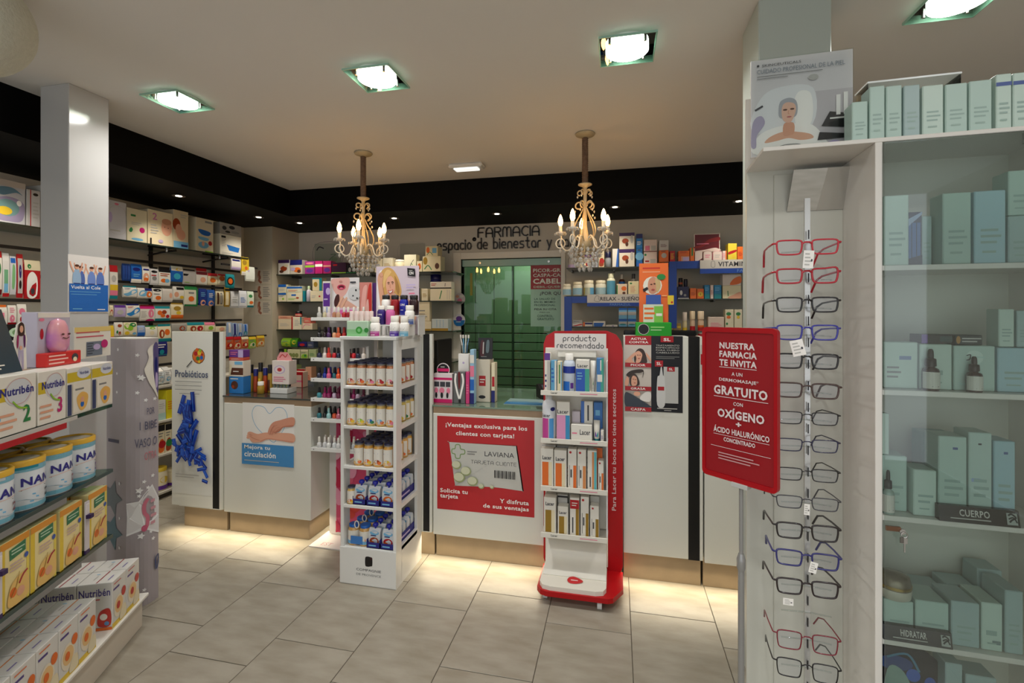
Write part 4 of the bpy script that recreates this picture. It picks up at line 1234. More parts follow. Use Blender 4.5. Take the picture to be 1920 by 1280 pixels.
for y_, ya_, yb_ in ((630, 3.55, 4.33), (500, 3.75, 4.20), (545, 3.8, 4.2)):
    z_ = PE.hit(470, y_)[1]
    MB().box(-.036, ya_ - 1.9, z_ - .012, -.02, yb_ - 1.9, z_ + .004, RAIL).build('hook_rail', sh)
# ------------------------------------------------------------------ glass shelves on the back wall
def wall_shelves(x0, x1, yf, zs, label, dark=True):
    t = thing('glass_wall_shelving', label, 'shelving', loc=(x0, yf, 0))
    for z in zs:
        MB().box(0, 0.002, z - 0.008, x1 - x0, YB - yf - 0.002, z, SHG).build('glass_shelf', t)
        MB().box(0, 0, z - 0.009, x1 - x0, 0.002, z, mat((30, 38, 30), 0.3)).build('shelf_edge', t)
        n_ = max(2, int((x1 - x0) / 0.5))
        for i in range(n_ + 1):
            xx = 0.03 + (x1 - x0 - 0.06) * i / n_
            MB().box(xx - 0.006, YB - yf - 0.16, z - 0.022, xx + 0.006, YB - yf - 0.003, z - 0.0092, STEEL).build('bracket', t)
    return t


YS = 4.45
P1 = Plane(0, YS, 0)
z1 = [P1.hit(521, y)[1] for y in (514.5, 565.5, 617.5, 671, 724)]
XA0, XA1 = COLX + 0.002, P1.hit(849, 507)[0]
wall_shelves(XA0, XA1, YS, z1, 'clear glass shelves on the back wall between boxed corner and doorway')
cn = 'corner'
PNK = [('r', 0, .55, 1, .75, 'F'), ('e', .5, .25, .35, .18, 'M')]
row(P1, z1[0], [
    (521, 542, (487, 'box', 'box with purple top and white figures', 'W', [('r', 0, .78, 1, 1, (50, 20, 80)), ('e', .5, .4, .3, .18, 'A'), ('e', .3, .2, .2, .1, 'D'), ('e', .7, .6, .2, .1, 'C')])),
    (543, 566, (487, 'box', 'box with blue top and gold picture', (206, 198, 180), [('r', 0, .64, 1, 1, 'N'), ('e', .6, .3, .3, .18, 'O'), ('e', .75, .2, .15, .12, 'D'), ('e', .25, .35, .2, .12, 'I')])),
    (571, 589, (490, 'box', 'purple and lime green box', (150, 40, 130), [('r', 0, .52, 1, .7, 'L'), ('e', .5, .25, .36, .16, 'V'), ('e', .5, .85, .4, .08, 'P')])),
    (590, 604, (489, 'box', 'magenta box with white lettering lines', (190, 30, 110), PNK)),
    (605, 620, (489, 'box', 'magenta box with purple oval', (184, 30, 104), [('r', 0, .55, 1, .66, 'H'), ('e', .5, .28, .4, .18, 'V')])),
    (621, 648, (492, 'box', 'long dark plum box', (56, 14, 50), [('r', 0, 0, 1, .1, 'L'), ('r', .1, .7, .4, .85, 'R')], {'d': .12})),
    (649, 667, (496, 'box', 'black box with pale bottle picture', 'K', [('e', .35, .4, .15, .28, 'g'), ('r', .6, .2, .68, .85, 'g'), ('r', 0, 0, 1, .1, 'E')])),
    (670, 684, (494, 'bag', 'pale bag with red rose print', (200, 196, 186), [('e', .4, .5, .3, .2, 'R'), ('e', .4, .2, .2, .1, 'E')])),
    (686, 700, (490, 'bag', 'cream bag with green print', (214, 206, 180), [('e', .5, .5, .25, .2, 'E'), ('e', .6, .25, .2, .1, 'L')])),
    (702, 716, (485, 'box', 'cream box with small print', 'C', style(0))),
    (717, 735, (483, 'box', 'ivory box', (224, 216, 190), style(0, 'X'))),
    (736, 755, (486, 'jar', 'low cream tub', (232, 220, 186), style(0, 'X'))),
    (757, 780, (477, 'box', 'ivory box with grey leaf mark', (226, 222, 192), [('W', [(.5, .3), (.6, .5), (.8, .7)], .03, 'U'), ('W', [(.6, .5), (.7, .4)], .03, 'E')])),
    (781, 791, (489, 'box', 'small cream box with orange flower', 'C', [('e', .5, .5, .3, .3, 'O'), ('e', .4, .3, .2, .12, 'D')])),
    (792, 826, [(480, 'box', 'long ivory box with yellow flowers', (228, 216, 178), [('e', .15, .7, .12, .25, 'X'), ('e', .8, .35, .12, .2, 'D'), ('W', [(.1, .15), (.3, .4), (.5, .1)], .06, 'E')], {'d': .12}), (461, 'box', 'ivory box with lily picture', (228, 214, 170), [('e', .2, .6, .14, .3, 'O'), ('r', .55, .3, .9, .8, 'S'), ('W', [(.1, .1), (.35, .4), (.6, .1)], .06, 'E')], {'d': .12, 'wf': .68})]),
], cn, 'on the uppermost back shelf', 'packs on the uppermost back shelf', depth=0.09, inset=0.005)
row(P1, z1[1], [
    (521, 536, [(549, 'box', 'cream box with green and blue bands', (222, 216, 186), style(4, 'C', 'L', 'B')), (533, 'box', 'cream box under blue lid', (222, 216, 186), style(1, 'B', 'g'))]),
    (537, 566, [(548, 'box', 'cream box with tan oval', (226, 218, 188), [('r', .3, .62, .6, .8, 'B'), ('e', .7, .4, .1, .1, 'A'), ('l', .1, .15, .6, .4, 2, 'L')]), (536, 'box', 'pale box with blue band', (216, 216, 190), [('r', 0, .6, 1, .9, 'B'), ('l', .1, .1, .7, .4, 2, 'O')])]),
    (567, 571, (545, 'box', 'slim teal box', 'T', style(0))),
    (572, 580, (536, 'bot', 'small white and lilac bottle', (206, 200, 214), [('l', .2, .3, .8, .7, 3, 'I')], {'cap': (200, 220, 180)})),
    (581, 607, [(545, 'box', 'cream box with small red print', (228, 216, 184), [('e', .68, .48, .07, .08, 'R'), ('l', .1, .3, .4, .6, 2, 'g')]), (521, 'box', 'cream and teal upright box', (226, 210, 170), [('r', .72, 0, 1, 1, 'T'), ('e', .35, .5, .2, .2, 'X'), ('r', 0, .92, 1, 1, 'T')], {'wf': .7})]),
    (610, 622, (541, 'box', 'white and violet box', 'W', style(2, 'V', 'g'))),
    (780, 788, (540, 'box', 'narrow cream box with grey edge', (216, 208, 180), style(3, 'U', 'L'))),
    (790, 802, [(541, 'box', 'cream box on red strip', (228, 216, 184), style(0, 'X'))]),
    (794, 815, (512, 'jar', 'tall dark blue tub with white label', (24, 28, 104), [('r', 0, .3, 1, .62, (196, 200, 206)), ('r', .3, .36, .7, .56, 'S')], {'cap': (22, 24, 90), 'capf': .18, 'in': .12})),
    (806, 846, [(541, 'box', 'long cream box with flower stem', (228, 216, 184), [('W', [(.45, .15), (.5, .5), (.55, .85)], .08, 'E'), ('r', .8, .1, .82, .9, 'g'), ('r', .9, .1, .92, .9, 'g')], {'d': .1}), (528, 'box', 'long white box with black foot', (222, 214, 196), [('r', 0, 0, 1, .16, 'K'), ('W', [(.7, .3), (.72, .8)], .08, 'U'), ('l', .05, .4, .3, .8, 2, 'R')], {'d': .1})]),
], cn, 'on the second back shelf', 'packs on the second back shelf', depth=0.08, inset=0.005)
row(P1, z1[2], [
    (521, 545, [(598, 'box', 'cream box with faint lines', (226, 208, 176), style(0, 'g')), (592, 'box', 'pale pink flat box', 'H', style(0, 'R'))]),
    (546, 565, [(594, 'box', 'white box with red spine', (232, 222, 196), [('r', 0, 0, .12, 1, 'R'), ('l', .3, .3, .8, .8, 4, 'g'), ('r', .86, .4, 1, 1, 'T')]), (583, 'jar', 'small red and black gift pot', 'R', [('r', 0, .4, 1, .7, 'C')], {'cap': 'K', 'capf': .4, 'wf': .6})]),
    (566, 585, [(606, 'box', 'cream box with pink ribbon', (230, 210, 180), [('W', [(.05, .2), (.2, .7), (.5, .8), (.8, .7)], .1, 'P')]), (596, 'box', 'coral rounded box', (214, 110, 96), style(0, 'C'), {'wf': .7})]),
    (780, 808, [(602, 'box', 'cream box with gold foot', (228, 216, 184), [('r', 0, 0, 1, .2, 'X'), ('e', .4, .8, .2, .05, 'G')]), (565, 'box', 'tall cream box above the gold band', (228, 214, 180), style(7, 'C', 'G'), {'wf': .8, 'd': .06})]),
    (809, 840, (598, 'box', 'pale blue and gold box', (196, 206, 204), [('r', 0, 0, 1, .22, 'X'), ('r', .3, .3, .32, .95, 'S'), ('r', .5, .3, .52, .95, 'S'), ('r', .7, .3, .72, .95, 'S')], {'d': .1})),
], cn, 'on the third back shelf', 'packs on the third back shelf', depth=0.09, inset=0.005)
row(P1, z1[3], [
    (522, 537, (654, 'box', 'dark small box with green side', 'K', style(3, 'L', 'G'))),
    (538, 562, (655, 'box', 'flat pale green pea picture box', (206, 204, 160), [('e', .25, .35, .14, .25, (130, 140, 80)), ('e', .5, .35, .14, .25, (130, 140, 80)), ('e', .75, .35, .14, .25, (130, 140, 80))], {'d': .12})),
    (563, 577, (655, 'box', 'pale olive box with pods', (196, 200, 150), style(4, 'L', 'E', 'C'))),
    (578, 592, (655, 'box', 'small pale green box', (176, 190, 140), style(0, 'E'))),
], cn, 'on the fourth back shelf', 'packs on the fourth back shelf', depth=0.09, inset=0.005)
row(P1, z1[3] + (P1.hit(530, 653)[1] - z1[3]) + .012, [
    (526, 543, (634, 'bag', 'lime green herbal bag', 'L', style(4, 'Y', 'E', 'L'))),
    (544, 556, (634, 'bag', 'bright green herbal bag', (70, 140, 30), style(5, 'Y', 'E'))),
    (557, 574, (641, 'box', 'navy and red carton', 'N', [('e', .5, .5, .3, .25, 'R'), ('r', 0, 0, 1, .2, 'K')])),
    (575, 587, (641, 'box', 'slate blue carton', (60, 70, 100), style(0, 'g'))),
], cn, 'lying upon the fourth back shelf boxes', 'packs on the fourth back shelf', depth=0.08, inset=0.008)
row(P1, z1[4], [
    (541, 555, (684, 'box', 'pale green flat box', (170, 190, 130), style(0, 'E'))),
    (556, 571, (692, 'box', 'pink and cream striped box', (220, 190, 170), [('r', 0, .8, 1, 1, 'R'), ('r', 0, .35, 1, .45, 'P')])),
    (572, 583, (688, 'box', 'small blush box', 'H', style(0, 'R'))),
], cn, 'on the lowest back shelf', 'packs on the lowest back shelf', depth=0.09, inset=0.005)

# ---- shelves beyond the doorway
P2 = Plane(0, YS, 0)
zz = dict(a=P2.hit(1190, 499.5)[1], b=P2.hit(1100, 554)[1], c=P2.hit(1150, 615)[1])
XB0, XB1 = P2.hit(1062, 500)[0], 1.35
zb2 = [zz['a'], zz['b'], P2.hit(1100, 612)[1]]
wall_shelves(XB0, 0.42, YS, zb2, 'clear glass shelves on the back wall under the blue relax and sleep sign')
dn = 'doorway'
row(P2, zb2[0], [
    (1064, 1078, (476, 'bot', 'grey bottle with navy cap', 'g', style(2, 'I', 'U'), {'cap': 'N'})),
    (1080, 1094, (474, 'bot', 'pale bottle with black cap', (206, 206, 200), style(2, 'C', 'U'), {'cap': 'K'})),
    (1095, 1108, (478, 'box', 'white box with purple top and red dot', 'W', [('r', 0, .75, 1, 1, 'V'), ('e', .4, .25, .2, .14, 'R')])),
    (1109, 1121, (472, 'box', 'grey blue box with red line', (176, 184, 196), [('r', 0, .5, 1, .56, 'R'), ('r', 0, .7, 1, .74, 'N')])),
    (1122, 1133, (466, 'box', 'floral cream box with red ribbon', 'C', style(4, 'A', 'R', 'C'))),
    (1134, 1146, (471, 'bot', 'grey bottle with domed navy cap', (150, 156, 160), [('l', .2, .3, .8, .6, 2, 'g')], {'cap': (16, 20, 60), 'capf': .38, 'neck': .85})),
    (1148, 1160, (466, 'box', 'white box with blue wedge', 'W', [('p', [(.55, 0), (1, 0), (1, 1), (.85, 1)], 'B')])),
    (1161, 1190, [(467, 'box', 'white box with purple top and brown flower', (226, 216, 196), [('r', 0, .8, 1, 1, (56, 20, 90)), ('e', .4, .5, .22, .16, 'A'), ('e', .5, .3, .1, .14, 'D'), ('e', .82, .6, .1, .25, 'g')], {'d': .11}), (436, 'box', 'second white box with purple top and flower', (226, 216, 196), [('r', 0, .8, 1, 1, (56, 20, 90)), ('e', .4, .5, .22, .16, 'A'), ('e', .5, .3, .1, .14, 'D'), ('e', .82, .6, .1, .25, 'g')], {'d': .11})]),
    (1193, 1205, [(465, 'box', 'blue box with white strip', (20, 110, 180), style(5, 'S', 'B')), (438, 'box', 'blue box topped in navy', (24, 120, 190), style(1, 'N', 'W'))]),
], dn, 'on top relax shelf', 'packs on the top relax shelf', depth=0.1, inset=0.005)
LBL = [('r', 0, .05, 1, .75, (150, 190, 206)), ('l', .25, .2, .75, .6, 3, 'W')]
row(P2, zb2[1], [
    (1054, 1070, (532, 'jar', 'white supplement tub with blue label', (232, 228, 206), LBL, {'cap': (232, 226, 200), 'capf': .2})),
    (1073, 1091, (528, 'jar', 'white supplement tub with aqua label', (232, 228, 206), LBL, {'cap': (232, 222, 190), 'capf': .2})),
    (1094, 1113, (525, 'jar', 'white supplement tub with yellow edge', (232, 228, 206), [('r', 0, .05, 1, .7, (190, 200, 180)), ('r', 0, .05, .2, .7, 'Y'), ('r', .6, .05, 1, .7, 'S')], {'cap': (236, 226, 196), 'capf': .2})),
    (1116, 1136, (525, 'jar', 'white supplement tub with grey line label', (232, 228, 206), [('r', 0, .05, 1, .7, (170, 200, 206)), ('l', .2, .2, .8, .6, 4, 'U')], {'cap': (236, 226, 196), 'capf': .2})),
    (1137, 1154, (512, 'bot', 'tall white bottle with blue label', (232, 230, 200), [('r', 0, .02, 1, .98, (90, 160, 190)), ('l', .25, .3, .75, .7, 3, 'S')], {'cap': (230, 228, 196), 'capf': .2, 'sh': .25, 'neck': .6})),
    (1156, 1176, (532, 'box', 'small white and orange picture box', (228, 206, 176), [('r', 0, 0, .1, .9, 'E'), ('e', .7, .6, .25, .2, 'O'), ('e', .7, .2, .15, .12, 'D')], {'d': .06})),
    (1178, 1198, (527, 'box', 'cream box with small green print', (226, 214, 170), [('e', .25, .85, .12, .06, 'E'), ('l', .2, .2, .7, .7, 5, 'H')], {'d': .06})),
], dn, 'on the middle relax shelf', 'tubs and bottles on the middle relax shelf', depth=0.1, inset=0.012)
row(P2.back(.10), zb2[1], [
    (1160, 1172, (514, 'bot', 'brown bottle with pale cap', 'D', style(1, 'B', 'O'), {'cap': 'g'})),
    (1182, 1194, (513, 'bot', 'grey bottle with dark cap', 'g', style(0), {'cap': 'U'})),
], dn, 'behind small boxes, middle relax shelf', None)
row(P2, zb2[2], [
    (1073, 1092, [(606, 'box', 'flat white and red box', 'W', style(6, 'R', 'N')), (600, 'box', 'flat grey lined box', 'g', style(0, 'K'))]),
    (1093, 1111, (604, 'box', 'flat red and navy box', 'W', [('r', 0, 0, .2, 1, 'O'), ('r', .2, .5, 1, .9, 'N')])),
    (1112, 1135, (602, 'box', 'blue box with pale lid', 'W', [('p', [(.05, .7), (.9, .7), (.75, 0), (.05, 0)], 'B')])),
    (1136, 1158, (609, 'box', 'white box with violet print', 'W', [('e', .6, .4, .1, .2, 'V'), ('l', .1, .2, .4, .6, 2, 'g')])),
    (1160, 1176, [(598, 'box', 'aqua and white box', 'S', [('r', 0, .7, 1, 1, 'B'), ('r', 0, .3, 1, .65, 'g'), ('e', .5, .3, .4, .1, 'T')]), (577, 'box', 'sky blue box with white middle', 'S', [('r', 0, .8, 1, 1, 'B'), ('r', 0, .35, 1, .65, 'g')])]),
    (1177, 1193, [(598, 'box', 'sky blue box beside the orange dispenser', 'S', [('r', 0, .7, 1, 1, 'B'), ('r', 0, .3, 1, .65, 'g'), ('e', .5, .3, .4, .1, 'T')]), (577, 'box', 'sky blue box with pale middle', 'S', [('r', 0, .8, 1, 1, 'B'), ('r', 0, .35, 1, .65, 'g')])]),
], dn, 'on the low relax shelf', 'boxes on the low relax shelf', depth=0.09, inset=0.01)

P3 = Plane(0, YS - 0.03, 0)
zc3 = [P3.hit(1260, 490.5)[1], P3.hit(1320, 560)[1], P3.hit(1320, 621)[1]]
XC0 = P3.hit(1200, 500)[0] + 0.04
wall_shelves(0.424, 1.35, YS - 0.03, zc3, 'clear glass shelves on the back wall under the blue vitamins sign')
dn = 'blue post'
WB = (224, 206, 196)
row(P2.back(0.01), zb2[0], [
    (1207, 1232, [(472, 'box', 'white box with green dot and grey figures', WB, [('c', .12, .8, .08, 'E'), ('r', .5, .1, .9, .5, 'g'), ('r', .1, .3, .4, .4, 'R')]), (449, 'box', 'white and rose twin box', WB, [('r', .1, .1, .45, .5, 'P'), ('r', .55, .1, .9, .5, 'g'), ('r', 0, 0, 1, .06, 'Z')])]),
], dn, 'over the relax shelf', None, depth=.1)
row(P3, zc3[0], [
    (1236, 1254, [(469, 'box', 'amber orange box', 'O', style(5, 'g', 'O')), (450, 'box', 'white glassy box', (200, 196, 190), style(0, 'Z'))]),
    (1256, 1266, (470, 'box', 'red box with yellow pattern', 'R', [('l', .15, .2, .85, .8, 5, 'Y')])),
    (1272, 1293, [(480, 'box', 'peach and violet box', 'H', [('r', .4, .1, .95, .8, 'I'), ('r', 0, 0, .25, 1, 'O')]), (470, 'box', 'orange box with red top', 'O', style(2, 'O', 'R'))]),
    (1294, 1302, (464, 'box', 'slim orange and green box', 'O', [('r', .3, .4, .7, .98, 'E')])),
    (1303, 1317, (471, 'box', 'white box with pink corner', WB, [('p', [(.4, 0), (1, 0), (1, .3)], 'Z')])),
    (1319, 1335, (471, 'box', 'white box with red outline', WB, [('O', [(.05, .05), (.95, .05), (.95, .95), (.05, .95)], .03, 'Z'), ('l', .2, .3, .8, .7, 2, 'P')])),
    (1337, 1354, (471, 'box', 'white box with faint pink print', WB, [('O', [(.05, .05), (.95, .05), (.95, .95), (.05, .95)], .03, 'P'), ('l', .2, .3, .8, .7, 2, 'g')])),
    (1355, 1363, (470, 'box', 'slim white box with orange edge', WB, style(3, 'O', 'P'))),
    (1365, 1382, (456, 'box', 'tall yellow and red box', (220, 200, 60), [('s', [(.1, .35), (.9, .5), (.9, .62), (.1, .5)], 'R'), ('c', .6, .25, .1, 'Y')])),
    (1383, 1394, (462, 'box', 'dull orange box beside the yellow one', 'O', style(0, 'R'))),
], dn, 'on top vitamins shelf', 'packs on the top vitamins shelf', depth=.1, inset=.004)
# red sign leaning on those boxes
s0, za = P3.hit(1303, 471); s1, zb_ = P3.hit(1352, 436)
sheet(s1 - s0, zb_ - za, [('r', .03, .03, .97, .97, 'Z'), ('s', [(.03, .3), (.3, .4), (.6, .7), (.97, .8), (.97, .6), (.6, .5), (.3, .25), (.03, .2)], (140, 20, 20)), ('l', .1, .38, .7, .5, 1, 'P'), ('s', [(.03, .03), (.4, .1), (.8, .2), (.97, .12), (.97, .03)], WB)],
      'red_card', 'dark red card with pale border standing upon the vitamins shelf boxes', 'card', P3.at((s0 + s1) / 2, 0.05, za + .001), body=WB)
row(P3, zc3[1], [
    (1271, 1292, (537, 'box', 'navy box with white figures', (16, 18, 60), [('e', .3, .5, .12, .2, 'g'), ('e', .65, .3, .12, .1, 'G'), ('r', 0, 0, 1, .08, 'g')])),
    (1294, 1306, (540, 'box', 'plain orange box', 'O', style(0, 'A'))),
    (1307, 1320, (541, 'box', 'orange box with yellow disc', 'O', [('c', .5, .45, .24, 'Y'), ('e', .5, .45, .06, .1, 'A')])),
    (1321, 1331, (534, 'box', 'blue vitamin box', (20, 120, 170), style(2, 'T', 'S'))),
    (1332, 1338, (534, 'box', 'slim pale pink box', WB, style(0, 'R'))),
    (1339, 1353, (534, 'box', 'wide blue vitamin box', (24, 126, 176), style(2, 'T', 'S'))),
    (1355, 1390, [(535, 'box', 'cream box with green and orange leaf', (226, 218, 180), [('s', [(.3, .1), (.6, .3), (.97, .5), (.97, .003), (.4, .003)], 'H'), ('W', [(.3, .2), (.28, .6)], .06, 'E')], {'d': .12}), (514, 'box', 'pale box with orange fade', (216, 206, 196), [('s', [(.4, .05), (.97, .2), (.97, .8), (.6, .6)], 'O')], {'d': .12})]),
], dn, 'on the middle vitamins shelf', 'packs on the middle vitamins shelf', depth=.09, inset=.004)
# small black kettlebell-like bottle on the navy box
row(P3.back(.01), zc3[1] + (P3.hit(1280, 537)[1] - zc3[1]) + .001, [
    (1272, 1281, (521, 'jar', 'small black and red pot', 'K', [('r', 0, .3, 1, .6, 'A')], {'cap': 'K'})),
    (1282, 1290, (523, 'jar', 'small dark navy pot', (18, 18, 40), [], {'cap': 'K'}))], dn, 'atop the navy vitamins box', None)
row(P3, zc3[2], [
    (1262, 1277, (606, 'box', 'flat gold box', 'X', style(7, 'Y', 'A'), {'d': .06})),
    (1280, 1289, (585, 'bot', 'small white bottle with yellow base', (220, 206, 160), [('r', 0, 0, 1, .4, 'Y')], {'cap': (220, 206, 190), 'capf': .45, 'neck': .9})),
    (1294, 1304, (583, 'bot', 'white spray bottle with red base', (220, 190, 160), [('r', 0, 0, 1, .5, 'R')], {'cap': (224, 204, 170), 'capf': .4, 'neck': .95})),
    (1309, 1321, (583, 'bot', 'wide spray bottle with red base', (220, 190, 160), [('r', 0, 0, 1, .4, 'R'), ('r', 0, .4, 1, .6, 'O')], {'cap': (226, 206, 176), 'capf': .4, 'neck': .95})),
    (1328, 1358, (594, 'box', 'long pale peach box', (216, 196, 180), style(0, 'P'), {'d': .08})),
    (1360, 1376, (580, 'box', 'cream box with green leaf and orange fruit', (222, 214, 186), [('e', .4, .8, .3, .08, 'E'), ('e', .4, .65, .25, .07, 'O'), ('e', .2, .35, .12, .06, 'E')])),
    (1377, 1392, (580, 'box', 'cream box with yellow fruit and leaf', (222, 214, 186), [('e', .5, .8, .3, .08, 'E'), ('e', .5, .65, .2, .07, 'Y')])),
], dn, 'on low vitamins shelf', 'packs on the low vitamins shelf', depth=.09, inset=.004)
# more red tubs lower
zl = P3.hit(1300, 664)[1]
MB().box(0, 0, 0, .9, .36, .012, WHITE).build('wall_ledge', None, (0.42, YS - .03, zl - .012))
tag(bpy.data.objects['wall_ledge'], 'plain white ledge low on the back wall behind the counters', 'shelf')
row(P3, zl, [
    (1262, 1276, (624, 'box', 'yellow and red box', 'Y', style(2, 'R', 'A'))),
    (1277, 1290, (624, 'box', 'tall yellow box', 'Y', style(1, 'X', 'R'))),
    (1294, 1307, (621, 'jar', 'red supplement tub with white lid', 'R', [('e', .4, .6, .15, .15, 'C')], {'cap': 'W', 'capf': .1})),
    (1309, 1322, (621, 'jar', 'second red supplement tub with white lid', 'R', [('r', 0, 0, 1, .3, 'Z')], {'cap': 'W', 'capf': .1})),
], dn, 'on the white wall ledge', 'tubs on the white wall ledge', depth=.09, inset=.004)

# ---- blue sign frames
BLU = mat((16, 62, 150), 0.4)


def blue_sign(px, bar, lab, els_top, label, y):
    pl = Plane(0, y, 0)
    (ax, ay), (bx, by) = px
    x0, z0 = pl.hit(ax, ay); x1, z1_ = pl.hit(bx, by)
    t = thing('category_sign', label, 'sign', loc=(x0, y, 0))
    xb0, zbt = pl.hit(bar[0], bar[1]); xb1, zbb = pl.hit(bar[2], bar[3])
    MB().box(0, 0, z1_, x1 - x0, 0.03, z0, BLU, b=.001).build('post', t)
    wtop = pl.hit(lab[0] + 2, lab[1])[0]
    hz = pl.hit(ax, by)[1]
    MB().box(x1 - x0, 0, z0 - (z0 - pl.hit(ax, ay + lab[5])[1]), wtop - x0, 0.03, z0, BLU).build('crossbar', t)
    l0, lz = pl.hit(lab[0], lab[1]); l1, lzb = pl.hit(lab[2], lab[3]); _, lmid = pl.hit(lab[0], lab[4])
    mb = MB().box(0, 0, 0, l1 - l0, .012, lz - lmid, (196, 192, 184))
    art(mb, lambda u, v, k: (u * (l1 - l0), -k * EPS, v * (lz - lmid)), els_top, (lz - lmid) / (l1 - l0))
    mb.build('name_plate', t, (l0 - x0, -0.014, lmid))
    mb = MB().box(0, 0, 0, l1 - l0, .012, lmid - lzb, BLU)
    art(mb, lambda u, v, k: (u * (l1 - l0), -k * EPS, v * (lmid - lzb)), [('t', 'FARMAZUL', .38 if lab[2] < 1300 else .55, .2, .72 if lab[2] < 1300 else .95, .8, (90, 130, 190), .01)], .1)
    mb.build('blue_strip', t, (l0 - x0, -0.014, lzb))
    return t


blue_sign(((1058, 556), (1072, 660)), (1058, 556, 1097, 567), (1101, 552, 1215, 574, 567.5, 12),
          [('O', [(.12, .3), (.16, .15), (.21, .2), (.19, .5), (.2, .75), (.15, .8)], .06, 'G'), ('t', 'RELAX - SUEÑO', .22, .24, .86, .80, 'U', .02)],
          'blue shelf sign with grey name plate reading RELAX - SUEÑO', YS - 0.035)
blue_sign(((1255, 490), (1269, 615)), (1255, 490, 1312, 504), (1312, 488, 1440, 511, 504, 14),
          [('O', [(.17, .2), (.22, .2), (.22, .75), (.20, .88), (.19, .88), (.17, .75)], .05, 'G'), ('t', 'VITAMINAS', .27, .22, .80, .78, 'U', .02)],
          'blue shelf sign with grey name plate reading VITAMI beside the tall cabinet', YS - 0.066)

# red poster on the sliding glass
PG = Plane(0, YB + .048, 0)
GRN2 = (150, 190, 170)
els = [('r', 0, .595, 1, 1, (150, 14, 24)), ('t', 'PICOR-GRASA', .10, .865, 1.35, .925, (210, 214, 204), .03), ('t', 'CASPA-CAIDA', .10, .79, 1.3, .845, (210, 214, 204), .03), ('t', 'CABELLO', .10, .68, 1.1, .765, (220, 226, 214), .035), ('t', 'DEBIL-QUEBR', .12, .61, .95, .655, (180, 190, 170), .02)]
els = [e for e in els if e[0] == 'r'] + [('t', 'PICOR-GR', .08, .865, .97, .925, (210, 214, 204), .03), ('t', 'CASPA-CA', .08, .79, .97, .845, (210, 214, 204), .03), ('t', 'CABEL', .08, .68, .97, .765, (220, 226, 214), .035), ('t', 'DEBIL-QUEB', .10, .61, .95, .65, (180, 190, 170), .02)]
els += [('t', '¿POR QU', .30, .49, .98, .555, 'U', .02), ('t', 'LA SALUD DE', .12, .425, .80, .455, (50, 90, 80), .01), ('t', 'EN EL MISMO', .12, .375, .80, .405, (50, 90, 80), .01), ('t', 'PROFESIONAL', .12, .325, .80, .355, (50, 90, 80), .01), ('t', 'PIDA SU CITA', .12, .26, .84, .29, 'U', .02), ('t', 'PARA UN', .30, .215, .62, .235, 'U', .0), ('t', 'CONTROL', .22, .15, .72, .185, (50, 90, 80), .01), ('t', 'GRATUITO', .22, .10, .76, .135, (50, 90, 80), .01)]
poster(995, 495, 1053, 612, els, 'red and green notice about scalp problems stuck on the sliding glass door', body=GRN2, pl=PG, name='notice')
# stickers on the door frame
PF = Plane(0, YB - 0.022, 0)


def disc(px, py, r, label, col, els):
    s, z = PF.hit(px, py)
    mb = MB().lathe([(r, 0), (r, .003)], col, 20)
    o = mb.build('round_sticker', None, PF.at(s, 0, z)); o.rotation_euler = (pi / 2, 0, 0)
    tag(o, label, 'sticker')
    m2 = MB(); art(m2, lambda u, v, k: ((u - .5) * 2 * r, (v - .5) * 2 * r, .003 + k * EPS), els)
    m2.build('print', o)


disc(862, 560, .062, 'round pale pink sticker with a soft toy face on the door frame', (206, 196, 196), [('e', .5, .35, .22, .18, 'P'), ('e', .3, .7, .16, .12, 'H'), ('e', .68, .72, .18, .12, 'W')])
disc(861, 600, .068, 'round blue and white sticker low on the door frame', (206, 206, 210), [('p', [(.02, .5), (.98, .5), (.9, .2), (.7, .04), (.3, .04), (.1, .2)], (24, 110, 180)), ('e', .5, .62, .26, .2, 'V'), ('l', .25, .3, .75, .42, 1, 'W')])

# pictures on the wall above the shelves, and a suction hook
poster(590, 457, 640, 498, [('O', [(.04, .04), (.96, .04), (.96, .96), (.04, .96)], .02, 'G'), ('W', [(.08, .7), (.18, .85), (.35, .78)], .05, 'U'), ('W', [(.5, .1), (.62, .35), (.8, .5), (.6, .5)], .04, (110, 140, 110)), ('e', .75, .3, .12, .1, (140, 160, 130))], 'pale green leaf picture on the wall above the purple boxes', body=(168, 172, 156), pl=PWB, off=.0003, name='wall_picture', cat='picture')
poster(750, 457, 797, 488, [('O', [(.02, .03), (.98, .03), (.98, .97), (.02, .97)], .03, 'g')], 'plain pale wall picture behind the ivory lily boxes', body=(176, 174, 160), pl=PWB, off=.0003, name='wall_picture', cat='picture')
s_, z_ = PWB.hit(889.5, 448.5)
o = MB().lathe([(.022, 0), (.022, .006), (.010, .010), (.0001, .012)], 'K', 18).build('suction_hook', None, (s_, YB, z_)); o.rotation_euler = (pi / 2, 0, 0)
tag(o, 'round black suction hook on the wall at the end of the word espacio', 'hook')
